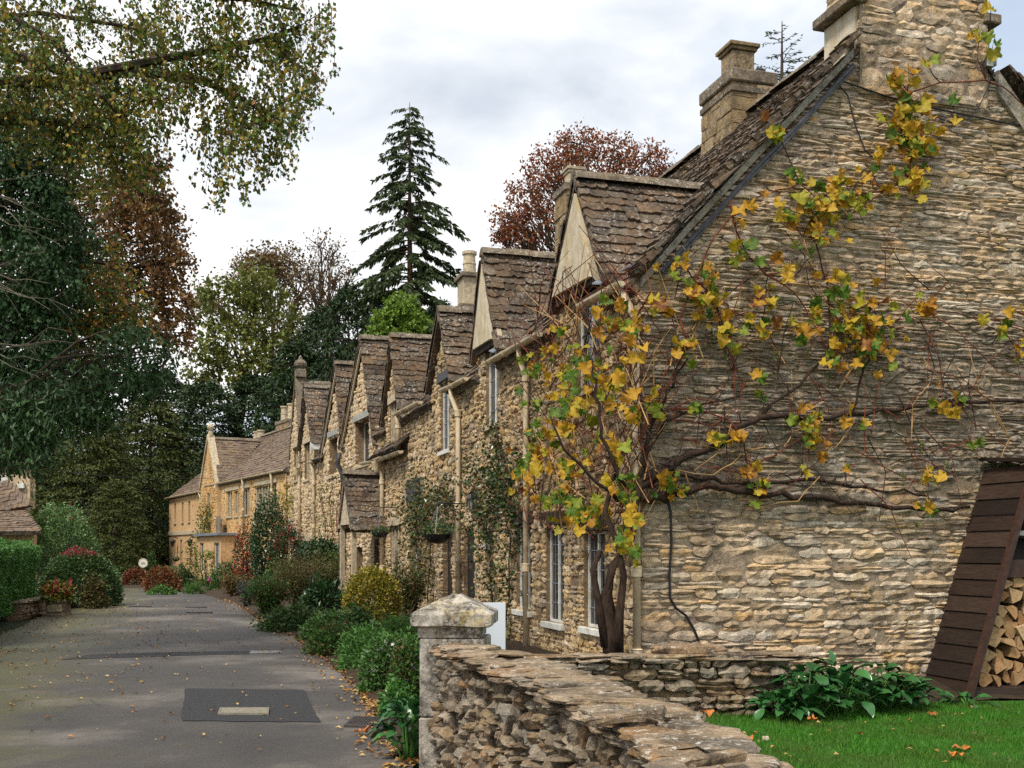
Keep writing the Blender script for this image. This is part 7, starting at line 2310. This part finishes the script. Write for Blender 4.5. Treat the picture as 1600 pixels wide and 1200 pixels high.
# ------------------------------------------------------------------ grape vine
r = np.random.default_rng(77)
VN = thing('grape_vine', 'old grape vine with yellow and green leaves spread over the gable and corner', 'vine', F1.pt(0.25, -0.35, -0.2))
m = MB()
def gp_(x, y, c=0.12):
    return gable_px(x, y, c)
tb = [np.array(P(957, 1040, 12.75)), np.array(P(955, 990, 12.75)), np.array(P(948, 930, 12.7)), np.array(P(957, 885, 12.7)), np.array(P(985, 840, 12.75)), np.array(P(992, 790, 12.8)), np.array(P(1000, 750, 12.85))]
m.tube(tb, [0.125, 0.10, 0.07, 0.055, 0.05, 0.048, 0.045], 9)
m.tube([P(965, 1020, 12.7), P(968, 960, 12.68), P(975, 900, 12.66), P(965, 850, 12.68), P(945, 800, 12.75), P(960, 740, 12.8), P(985, 690, 12.8)], [0.075, 0.052, 0.042, 0.036, 0.032, 0.03, 0.025], 7)
m.tube([P(948, 1010, 12.72), P(935, 940, 12.7), P(926, 890, 12.7), P(938, 860, 12.75)], [0.07, 0.045, 0.036, 0.025], 7)
m.build('trunk', VBARK, VN, smooth=True)
arms = [
    ([(995, 765), (1030, 740), (1070, 712), (1100, 705), (1130, 690), (1160, 665), (1185, 652), (1220, 650), (1280, 655), (1330, 645), (1400, 640), (1480, 632), (1560, 628), (1640, 630)], 0.055, 0.02),
    ([(1000, 778), (1040, 778), (1075, 765), (1110, 758), (1150, 765), (1190, 772), (1240, 778), (1300, 780), (1350, 785), (1420, 797), (1470, 795), (1515, 792)], 0.055, 0.022),
    ([(1005, 750), (1045, 728), (1085, 748), (1130, 750), (1200, 758), (1270, 752), (1330, 758), (1390, 768), (1450, 775)], 0.035, 0.014),
    ([(990, 770), (1010, 700), (1030, 640), (1050, 600), (1075, 560)], 0.035, 0.012),
    ([(1000, 720), (1040, 660), (1100, 630), (1160, 618)], 0.025, 0.01),
    ([(975, 760), (950, 700), (935, 650), (930, 600), (925, 560)], 0.03, 0.01),
    ([(965, 780), (920, 740), (880, 700), (860, 650)], 0.025, 0.009),
    ([(1190, 650), (1250, 600), (1290, 560), (1300, 500), (1290, 440), (1275, 380)], 0.022, 0.008),
    ([(1330, 645), (1350, 580), (1370, 540)], 0.018, 0.008)]
AM = MB()
for line, r0, r1 in arms:
    pts = []
    for (x0, y0), (x1, y1) in zip(line[:-1], line[1:]):
        for k in range(3):
            t = k / 3
            pts.append(gp_(x0 + (x1 - x0) * t + r.normal(0, 2.0), y0 + (y1 - y0) * t + r.normal(0, 2.5), 0.13 + r.normal(0, 0.012)))
    pts.append(gp_(*line[-1], 0.13))
    a = MB(); a.tube(pts, list(np.linspace(r0, r1, len(pts)) * (1 + r.normal(0, 0.08, len(pts)))), 7)
    a.build('arm', VBARK, VN, smooth=True)
# thin canes, red and tan
canes = [
    [(1000, 690), (1045, 600), (1075, 540), (1062, 500), (1085, 440), (1110, 380), (1150, 330), (1200, 300), (1250, 287), (1330, 305), (1380, 300), (1420, 275)],
    [(1420, 280), (1425, 230), (1410, 180), (1420, 145), (1470, 130), (1540, 125), (1580, 145), (1640, 200)],
    [(1140, 312), (1150, 360), (1170, 400), (1200, 430), (1240, 455), (1270, 500), (1300, 560)],
    [(1045, 640), (1090, 640), (1140, 655), (1160, 690), (1170, 730)], [(1255, 370), (1270, 420), (1290, 470), (1320, 520), (1345, 560)], [(1215, 590), (1225, 520), (1240, 470)],
    [(1120, 480), (1135, 560), (1160, 610)], [(1440, 480), (1500, 520), (1560, 580), (1620, 600)], [(1440, 480), (1520, 495), (1600, 540)], [(1500, 640), (1540, 570), (1600, 520)],
    [(1160, 690), (1180, 740), (1195, 770)], [(1255, 660), (1255, 700), (1252, 745)], [(1230, 600), (1235, 640), (1237, 700)], [(1330, 700), (1400, 740), (1450, 760)], [(1405, 620), (1440, 700), (1470, 740)], [(1480, 600), (1520, 660), (1580, 700)]]
for i in range(150):
    x, y = 1010 + 590 * r.uniform(0, 1) ** 1.4, r.uniform(430, 770)
    if y < 900 - 0.9 * (x - 800): pass
    a = r.uniform(0, 6.28); L = r.uniform(50, 150)
    if x < 1150 or r.uniform() < 0.75:
        canes.append([(x, y), (x + L * 0.5 * math.cos(a) + r.normal(0, 8), y + L * 0.5 * math.sin(a) + r.normal(0, 8)), (x + L * math.cos(a + 0.3), y + L * math.sin(a + 0.3))])
for i in range(16):
    x = 1000 + r.normal(0, 25); y = r.uniform(480, 760)
    canes.append([(x, y), (x + r.normal(0, 30), y - r.uniform(30, 80)), (x + r.normal(20, 50), y - r.uniform(80, 170))])
for i, line in enumerate(canes):
    pts = []
    for (x0, y0), (x1, y1) in zip(line[:-1], line[1:]):
        for k in range(3):
            t = k / 3; pts.append(gp_(x0 + (x1 - x0) * t, y0 + (y1 - y0) * t + r.normal(0, 1.5), 0.12 + r.uniform(0, 0.07)))
    pts.append(gp_(*line[-1], 0.15))
    a = MB(); a.tube(pts, list(np.linspace(0.0085, 0.004, len(pts))) if i > 3 else list(np.linspace(0.013, 0.007, len(pts))), 5)
    a.build('cane', [CANE, CANE, VBARK, CANE, CANEY, VBARK][i % 6] if i > 3 else CANE, VN)
# canes over the corner and the front wall
for i in range(170):
    x, y = r.uniform(825, 1000), r.uniform(480, 880)
    d = -r.uniform(0.08, 0.35)
    pts = [F1.px(x, y, d), F1.px(x + r.normal(0, 22), y - r.uniform(20, 60), d - 0.05), F1.px(x + r.normal(0, 40), y - r.uniform(60, 130), d + 0.03)]
    a = MB(); a.tube(pts, [0.0085, 0.007, 0.004], 5); a.build('cane', [CANE, VBARK, CANE, CANEY][i % 4], VN)

def vine_leaf(r):
    """five lobed leaf, x across, y out of the leaf, z along it (tip down at -1)"""
    lob = [(0.0, -0.06), (0.12, 0.0), (0.30, 0.07), (0.44, -0.02), (0.43, -0.17), (0.41, -0.27), (0.54, -0.40), (0.50, -0.56), (0.34, -0.62), (0.27, -0.70), (0.17, -0.90), (0.0, -1.0)]
    j = r.normal(0, 0.025, (len(lob), 2))
    right = [(x + (a if x else 0), z + b) for (x, z), (a, b) in zip(lob, j)]
    left = [(-x * r.uniform(0.9, 1.1), z + r.normal(0, 0.02)) for x, z in right[-2:0:-1]]
    out = right + left
    curl, cup = r.uniform(-0.5, 0.95), r.uniform(-0.35, 0.85)
    def yy(x, z):
        return -(curl * (z + 0.4) ** 2 + cup * x * x * 2.2) + 0.14 * math.sin(8 * x + 6 * z + curl * 9)
    V = [(0, yy(0, -0.38) - 0.02, -0.38)] + [(x, yy(x, z) + r.normal(0, 0.02), z) for x, z in out]
    n = len(out)
    return V, [[0, 1 + i, 1 + (i + 1) % n] for i in range(n)]
VLEAF = Lib('leaf')
for k in range(14):
    VLEAF.add(*vine_leaf(r))
t_ = NT('vine_leaf_material')
_r = t_.rnd()
_c = t_.ramp(_r, [(0.0, (0.045, 0.12, 0.012)), (0.18, (0.10, 0.20, 0.018)), (0.32, (0.26, 0.31, 0.025)), (0.48, (0.50, 0.38, 0.025)), (0.68, (0.58, 0.37, 0.025)), (0.86, (0.52, 0.28, 0.022)), (0.95, (0.38, 0.17, 0.025)), (1.0, (0.22, 0.07, 0.02))])
_n = t_.noise(13, 4, 0.6)
_c = t_.mix(t_.ramp(_n, [(0.52, 0.0), (0.62, 0.75)]), _c, t_.ramp(_r, [(0.0, (0.30, 0.30, 0.03)), (0.4, (0.14, 0.22, 0.02)), (0.6, (0.50, 0.22, 0.03)), (1.0, (0.55, 0.33, 0.03))]))
_c = t_.mix(t_.ramp(t_.noise(20, 5, 0.65, (5, 5, 5)), [(0.62, 0.0), (0.72, 0.8)]), _c, (0.20, 0.06, 0.02))
_c = t_.mix(1.0, _c, t_.ramp(t_.noise(55, 3, 0.6), [(0.3, 0.72), (0.7, 1.18)]), 'MULTIPLY')
t_.bump(t_.noise(45, 4, 0.6), 0.4, 0.006)
t_.done(_c, 0.55, 0.3)
_tr = t_.t.nodes.new('ShaderNodeBsdfTranslucent'); t_.put(_tr.inputs['Color'], _c)
_mx = t_.t.nodes.new('ShaderNodeMixShader'); _mx.inputs[0].default_value = 0.4
t_.t.links.new(t_.bsdf.outputs[0], _mx.inputs[1]); t_.t.links.new(_tr.outputs[0], _mx.inputs[2]); t_.t.links.new(_mx.outputs[0], t_.t.nodes['Material Output'].inputs['Surface'])
VLM = t_.m

GABLE_CL = [(1215, 215, 14, 3), (1420, 140, 24, 6), (1400, 135, 12, 3), (1415, 190, 30, 13), (1440, 220, 34, 15), (1410, 235, 24, 6), (1420, 270, 22, 6), (1425, 300, 16, 5), (1450, 110, 12, 2), (1530, 60, 12, 2), (1550, 85, 8, 1), (1548, 28, 4, 1),
    (1175, 330, 14, 2), (1240, 290, 14, 2), (1305, 290, 18, 3), (1360, 275, 20, 4), (1355, 310, 30, 3), (1270, 350, 36, 16), (1285, 330, 24, 7), (1340, 335, 22, 5), (1290, 375, 26, 6), (1235, 345, 14, 3),
    (1150, 395, 24, 4), (1235, 415, 16, 2), (1095, 450, 22, 6), (1060, 440, 16, 3), (1050, 415, 14, 2), (1125, 480, 28, 7), (1090, 480, 20, 5), (1195, 485, 18, 4), (1220, 435, 8, 1), (1290, 440, 18, 3), (1330, 500, 40, 12), (1352, 520, 34, 12), (1360, 490, 24, 5), (1440, 490, 18, 4), (1300, 562, 16, 4), (1350, 548, 18, 5), (1305, 500, 24, 4),
    (1070, 555, 12, 4), (1140, 540, 18, 3), (1180, 600, 8, 1), (1190, 628, 8, 1), (1020, 640, 18, 5), (1090, 648, 9, 2), (1115, 690, 12, 2), (1148, 690, 10, 2), (1168, 735, 12, 3), (1190, 772, 16, 5), (1262, 668, 20, 7), (1275, 700, 12, 5), (1255, 740, 5, 1), (1325, 655, 8, 1), (1355, 675, 8, 1), (1320, 745, 8, 1), (1447, 755, 10, 3), (1450, 796, 10, 3),
    (1490, 640, 12, 2), (1480, 635, 16, 2), (1565, 510, 20, 4), (1590, 565, 8, 2), (1520, 705, 8, 1), (1040, 772, 16, 4), (1060, 768, 12, 2), (1210, 520, 20, 3), (1250, 515, 18, 3), (1160, 500, 14, 2), (1390, 560, 20, 2), (1030, 490, 14, 3)]
FRONT_CL = [(850, 590, 30, 9), (870, 640, 36, 13), (850, 700, 32, 13), (830, 735, 24, 9), (880, 750, 32, 13), (930, 570, 30, 9), (960, 600, 26, 8), (980, 560, 16, 4), (960, 505, 30, 11), (990, 520, 14, 3), (900, 815, 30, 11), (935, 800, 30, 12), (975, 770, 20, 7), (990, 820, 18, 6), (970, 860, 20, 9), (995, 875, 12, 4),
    (870, 520, 14, 4), (845, 560, 18, 4), (945, 700, 32, 8), (910, 660, 34, 8), (860, 800, 18, 5), (820, 770, 16, 4), (950, 470, 18, 3), (940, 640, 24, 6), (810, 745, 10, 4), (985, 650, 20, 6), (880, 600, 20, 6)]
it = []
pet = MB()
def add_leaf(q, nout):
    n = unit(nout + r.normal(0, 0.44, 3))
    dn = unit(-Z3 * 1.0 + r.normal(0, 0.55, 3)); dn = unit(dn - n * np.dot(dn, n))
    x = np.cross(n, dn)
    s = 0.078 + 0.105 * r.uniform(0, 1) ** 1.2
    it.append((mat4(x * s * r.uniform(0.85, 1.2), -n * s, -dn * s, q), int(r.integers(14))))
    e = q - dn * 0.07 - n * 0.05
    pet.tube([q + dn * s * 0.1, q - dn * 0.03, e], [0.0028, 0.0025, 0.003], 3, cap=False)
for x, y, s, n in GABLE_CL:
    for k in range(int(n * 1.9 + 0.5)):
        add_leaf(gp_(x + r.normal(0, s * 0.75), y + r.normal(0, s * 0.75) - 12, r.uniform(0.14, 0.30)), -U + np.array([-0.1, 0, 0.15]))
for x, y, s, n in FRONT_CL:
    for k in range(int(n * 1.5)):
        add_leaf(F1.px(x + r.normal(0, s * 0.6), y + r.normal(0, s * 0.6) - 12, -r.uniform(0.2, 0.55)), unit(-U * 0.8 - NN * 0.6 + Z3 * 0.15))
pieces('leaf', VN, it, VLEAF, VLM, 300, 5.0, smooth=True)
pet.build('leaf_stalk', CANEY, VN, kind='stuff')
# canes carrying each cluster of leaves back to the nearest arm
known = [np.array(q, float) for line, a_, b_ in arms for q in line] + [np.array(q, float) for line in canes[:16] for q in line]
for x, y, s, n in GABLE_CL:
    c = np.array([x, y - 8.0])
    near = sorted(known, key=lambda q: np.linalg.norm(q - c))
    for tgt in near[:2 if n > 3 else 1]:
        if np.linalg.norm(tgt - c) < 8: continue
        mid = (c + tgt) / 2 + r.normal(0, 7, 2)
        tip = c + (c - tgt) / max(np.linalg.norm(c - tgt), 1) * s * 1.3
        pts = [gp_(tgt[0], tgt[1], 0.14), gp_(mid[0], mid[1], 0.14 + r.uniform(0, 0.04)), gp_(c[0], c[1], 0.17), gp_(tip[0], tip[1], 0.18)]
        a = MB(); a.tube(pts, [0.008, 0.007, 0.006, 0.003], 5); a.build('cane', CANE if r.uniform() < 0.7 else VBARK, VN)
GRAPE = mat_leaf('green_grape', [(0.10, 0.13, 0.03), (0.15, 0.16, 0.04), (0.09, 0.10, 0.03)], 0.35, 0.15, 0.4)
for x, y in ((1115, 515), (1135, 545), (1200, 510), (1250, 510), (1262, 545), (1210, 550), (1440, 690), (1410, 740), (1295, 585), (1480, 720), (1432, 815)):
    m = MB()
    for k in range(20):
        t = r.uniform(0, 1); q = gp_(x, y, 0.17) + np.array([r.normal(0, 0.03) * (1 - t), r.normal(0, 0.02), -t * 0.14])
        m.lathe(q, [(0.002, -0.011), (0.010, -0.006), (0.011, 0.003), (0.003, 0.011)], 6)
    m.build('grape_bunch', GRAPE, VN)
# ------------------------------------------------------------------ cables, fittings, lanterns, baskets
t = thing('wall_cable', 'black cable hanging in a loop down the lower left of the gable wall', 'cable', gable_px(1047, 985, 0.05))
m = MB(); m.tube([gable_px(x, y, 0.05) for x, y in ((1040, 770), (1048, 800), (1049, 850), (1046, 900), (1047, 935), (1056, 950), (1072, 962), (1085, 985), (1092, 1002))], 0.016, 6); m.build('cable', CABLE, t)
def cable(label, pts, rad=0.012, c=0.06):
    t = thing('wall_cable', label, 'cable', gable_px(*pts[0], c)); m = MB(); m.tube([gable_px(x, y, c) for x, y in pts], rad, 5); m.build('cable', CABLE, t)
cable('long black cable crossing the upper gable below the chimney', [(1303, 122), (1340, 135), (1390, 152), (1440, 165), (1500, 178), (1560, 190), (1640, 205)])
cable('black cable slanting down the upper gable from the verge conduit', [(1303, 122), (1325, 150), (1338, 200), (1352, 235), (1366, 248)], 0.010)
cable('thin black cable looping from the right verge to the long cable', [(1553, 108), (1545, 135), (1530, 165), (1515, 185), (1490, 192), (1468, 185)], 0.010)
t = thing('security_lamp', 'small grey lamp box under the right verge beside the chimney', 'lamp', gable_px(1547, 98, 0.12))
m = MB(); m.rbox(gable_px(1547, 98, 0.12), NN * 0.062, U * 0.06, Z3 * 0.055, 0.15); m.build('housing', LEADG, t)
m = MB(); m.rbox(gable_px(1547, 98, 0.185), NN * 0.05, U * 0.004, Z3 * 0.042, 0.3); m.build('lens', WHITE, t)
# telegraph wires at the far end
t = thing('overhead_wire', 'thin overhead wire crossing the lane before the far conifers', 'wire', P(180, 745, 52))
m = MB(); m.tube([P(40, 722, 48), P(110, 738, 49), P(180, 745, 50), P(250, 748, 51), P(330, 747, 60)], 0.014, 5); m.build('wire', CABLE, t)
# wall lantern by the doorway
q = F1.px(736, 800, -0.32)
t = thing('wall_lantern', 'black wall lantern with pale panes beside the downpipe and climbing rose', 'lantern', q, 'lanterns on the house fronts')
k_ = q[1] / F
LGLASS = mat_plain('lantern_glass', (0.25, 0.24, 0.20), 0.2, 0.2, 6, 0.0, 0.6)
m = MB(); m.lathe(q - Z3 * 2 * k_, [(1.5 * k_, 0), (1.0 * k_, 3 * k_), (3.5 * k_, 5 * k_), (6.5 * k_, 23 * k_)], 6); m.build('lamp_glass', LGLASS, t)
m = MB()
for a in range(6):
    c0, s0 = math.cos(a * math.pi / 3), math.sin(a * math.pi / 3)
    m.tube([q + np.array([c0 * 3.6, s0 * 3.6, 3]) * k_, q + np.array([c0 * 6.8, s0 * 6.8, 21]) * k_], 0.6 * k_, 4)
m.build('lamp_bars', BLACK, t)
m = MB(); m.lathe(q + Z3 * 20 * k_, [(8.5 * k_, 0), (8 * k_, 2 * k_), (4.5 * k_, 6 * k_), (2.5 * k_, 9 * k_), (1 * k_, 14 * k_)], 8)
m.build('lamp_cap', BLACK, t)
m = MB(); m.tube([q + Z3 * 33 * k_, q + Z3 * 36 * k_ - F1.u * 0.06, F1.px(744, 772, 0.0)], 0.012, 5); m.build('bracket', BLACK, t)
# hanging baskets
def basket(label, fr, x, y, s, d, mat, flowers=None, chain=45, wallx=None):
    q = fr.px(x, y, d); k_ = q[1] / F
    t = thing('hanging_basket', label, 'hanging basket', q, 'hanging baskets on the cottages')
    m = MB(); m.lathe(q - Z3 * s * 0.62 * k_, [(s * 0.12 * k_, 0), (s * 0.5 * k_, s * 0.1 * k_), (s * 0.82 * k_, s * 0.32 * k_), (s * 0.97 * k_, s * 0.62 * k_), (s * 0.9 * k_, s * 0.6 * k_)], 14); m.build('basket', BLACK, t)
    top = q + Z3 * chain * k_
    m = MB()
    for a in (0.4, 2.5, 4.6):
        m.tube([q + np.array([math.cos(a), math.sin(a), 0]) * s * 0.93 * k_, top], 0.008, 4)
    m.build('chain', LEADG, t)
    m = MB(); m.tube([top, top + Z3 * 0.04, top + Z3 * 0.06 + fr.n * 0.15, top + fr.n * (-d) + Z3 * 0.05], 0.014, 5); m.tube([top + fr.n * (-d * 0.3), top + fr.n * (-d) - Z3 * 0.2], 0.010, 4); m.build('bracket', BLACK, t)
    Pn, cen = blob_points(q + Z3 * s * 0.25 * k_, np.array([s, s, s * 0.5]) * 1.05 * k_, 420, r, 8, 0.4)
    leaf_mesh('foliage', leaf_arrays(Pn, 0.06 * r.uniform(0.6, 1.2, 420), r.normal(0, 1, (420, 3)) - np.array([0, 0, 0.3]), r, 0.6), mat, t)
    return t
basket('dark hanging basket with green trailing leaves over the climber doorway', F1, 684, 835, 24, -0.55, LBUSH, chain=44)
basket('dark round hanging basket in front of the cream downpipe by the porch', F1, 594, 832, 14, -0.45, LBUSH, chain=36)
basket('small hanging basket on the pale wing of the orange house', FF, 275, 874, 5.5, -0.45, LBUSH, chain=10)
# round sign on a post
q = G(224, 908); k_ = q[1] / F
t = thing('round_sign', 'small round pale sign on a post at the bend of the lane', 'sign', q)
m = MB(); m.tube([q, q + Z3 * 30 * k_], 0.9 * k_, 6); m.build('post', BLACK, t)
m = MB(); m.lathe(q + Z3 * 28 * k_ - np.array([0, 0.05, 0]), [(6.2 * k_, 0), (6.2 * k_, 0.05)], 24, (1, 0, 0), (0, 0, 1), (0, 1, 0)); m.build('sign_disc', WHITE, t)
m = MB(); m.tube([q + Z3 * 28 * k_ - np.array([0, 0.03, 0]) + np.array([math.cos(a), 0, math.sin(a)]) * 6.8 * k_ for a in np.linspace(0, 2 * math.pi, 25)], 0.9 * k_, 5, cap=False); m.build('sign_rim', DRESS, t)
m = MB(); m.prism([q + Z3 * 28 * k_ - np.array([0, 0.058, 0]) + np.array([x * k_, 0, z * k_]) for x, z in ((-3.4, -1.6), (3.0, -2.0), (3.6, 1.0), (1.0, 2.6), (-2.6, 1.8))], np.array([0, -0.004, 0])); m.build('sign_emblem', DRESS, t)
# small white letterbox-like box on the wall
t = thing('meter_box', 'small white box fixed to the wall among the climbing rose stems', 'box', F1.px(759, 852, -0.06))
m = MB(); m.rbox(F1.px(759, 855, -0.06), F1.u * 0.12, F1.n * 0.05, Z3 * 0.05, 0.2); m.build('box', WHITE, t)
# ------------------------------------------------------------------ fallen leaves
LFALL = mat_leaf('fallen_leaf_litter', [(0.36, 0.24, 0.07), (0.45, 0.33, 0.13), (0.22, 0.10, 0.03), (0.30, 0.19, 0.08), (0.38, 0.16, 0.03), (0.16, 0.08, 0.03)], 0.6, 0.1)
V4 = []
def scatter(n, fx, fy, size):
    y = fy(n); x = fx(y)
    z = np.array([road_z(a, b) for a, b in zip(x, y)]) + 0.012
    ax_ = r.normal(0, 1, (n, 3)); ax_[:, 2] = r.normal(0.05, 0.12, n)
    nr = np.tile(Z3, (n, 1)) + r.normal(0, 0.2, (n, 3))
    V4.append(leaf_arrays(np.stack([x, y, z], 1), size * r.uniform(0.5, 1.3, n), ax_, r, 0.7, 0.3, nr))
lx = lambda y: np.interp(y, [q[1] for q in ROAD_L], [q[0] for q in ROAD_L])
rx_ = lambda y: np.interp(y, [q[1] for q in ROAD_R], [q[0] for q in ROAD_R])
scatter(700, lambda y: lx(y) + (rx_(y) - lx(y)) * r.uniform(0, 1, len(y)), lambda n: r.uniform(8.5, 34, n), 0.05)
scatter(900, lambda y: lx(y) + 4.0 * r.uniform(0, 1, len(y)) ** 1.8, lambda n: r.uniform(10, 34, n), 0.06)
scatter(900, lambda y: rx_(y) + 0.1 - np.abs(r.normal(0, 0.22, len(y))), lambda n: 8.3 + 26 * r.uniform(0, 1, n) ** 1.6, 0.06)
scatter(260, lambda y: rx_(y) + 0.05 - np.abs(r.normal(0, 0.10, len(y))), lambda n: r.uniform(7.8, 12.5, n), 0.08)
yl = r.uniform(8.6, 12.4, 90); xl = np.array([wall_x(min(q, 7.7)) for q in yl]) + 1.2 + r.uniform(0, 5.5, 90)
axl = r.normal(0, 1, (90, 3)); axl[:, 2] = 0.15
V4.append(leaf_arrays(np.stack([xl, yl, np.full(90, LAWN_Z + 0.05)], 1), 0.06 * r.uniform(0.5, 1.3, 90), axl, r, 0.7, 0.3, np.tile(Z3, (90, 1)) + r.normal(0, 0.3, (90, 3))))
V4 = np.concatenate(V4); n = len(V4) // 4; kk = np.arange(n)[:, None] * 4
link('fallen_leaves', fastmesh('fallen_leaves', V4, np.concatenate([kk + np.array([0, 1, 2]), kk + np.array([0, 2, 3])], 1).ravel(), np.full(2 * n, 3), LFALL), None, (0, 0, 0), kind='stuff', label='small fallen leaves strewn over the lane, its edges and the lawn')
def maple_leaf(label, q, s, mat):
    V, fs = VLEAF.shapes[int(r.integers(14))]
    a = r.uniform(0, 6.28)
    M_ = np.array([[math.cos(a), -math.sin(a), 0], [math.sin(a), math.cos(a), 0], [0, 0, 1]])
    W = (np.array(V)[:, [0, 2, 1]] * np.array([1, 1, -0.9])) * s @ M_.T + np.array([0, 0, 0.06 * s + 0.045])
    o = link('fallen_leaf', fastmesh('fallen_leaf', W, [k for f in fs for k in f], [3] * len(fs), mat), None, q, label=label, category='leaf', group='big fallen leaves')
LORA = mat_leaf('orange_dry_leaf', [(0.48, 0.20, 0.035), (0.42, 0.14, 0.03)], 0.6, 0.15, patch=((0.20, 0.06, 0.02), 30, 0.5, 0.66))
LREDD = mat_leaf('red_dry_leaf', [(0.38, 0.06, 0.02), (0.32, 0.05, 0.02)], 0.6, 0.15)
q = G(575, 1150); q[2] = road_z(q[0], q[1]) - 0.03
maple_leaf('curled orange leaf lying on the road in front of the drain cover', q, 0.13, LORA)
for x, y, s, lab, mt in ((1505, 1174, 0.15, 'large orange leaf lying on the lawn near the lower right', LORA), (1276, 1133, 0.10, 'orange leaf on the lawn in front of the dock plants', LORA), (1110, 1120, 0.15, 'big orange leaf at the foot of the low wall where the lawn starts', LORA), (1170, 1163, 0.11, 'orange leaf on the lawn close to the roadside wall', LORA), (1455, 1122, 0.10, 'orange leaf by the foot of the log store post', LORA), (1490, 1192, 0.13, 'narrow yellow-brown leaf at the near edge of the lawn', LORA), (1142, 1118, 0.08, 'small red leaf at the edge of the lawn below the low wall', LREDD)):
    maple_leaf(lab, G(x, y, LAWN_Z), s, mt)
t = thing('pale_stone_chip', 'small pale chip of stone lying on the lawn near the wall', 'stone', G(1196, 1160, LAWN_Z))
pieces('stone', t, [(mat4(np.array([0.06, 0.0, 0]), np.array([0, 0.05, 0]), Z3 * 0.035, G(1196, 1160, LAWN_Z) + Z3 * 0.04), 4)], SLAB, REND, 2, 1)
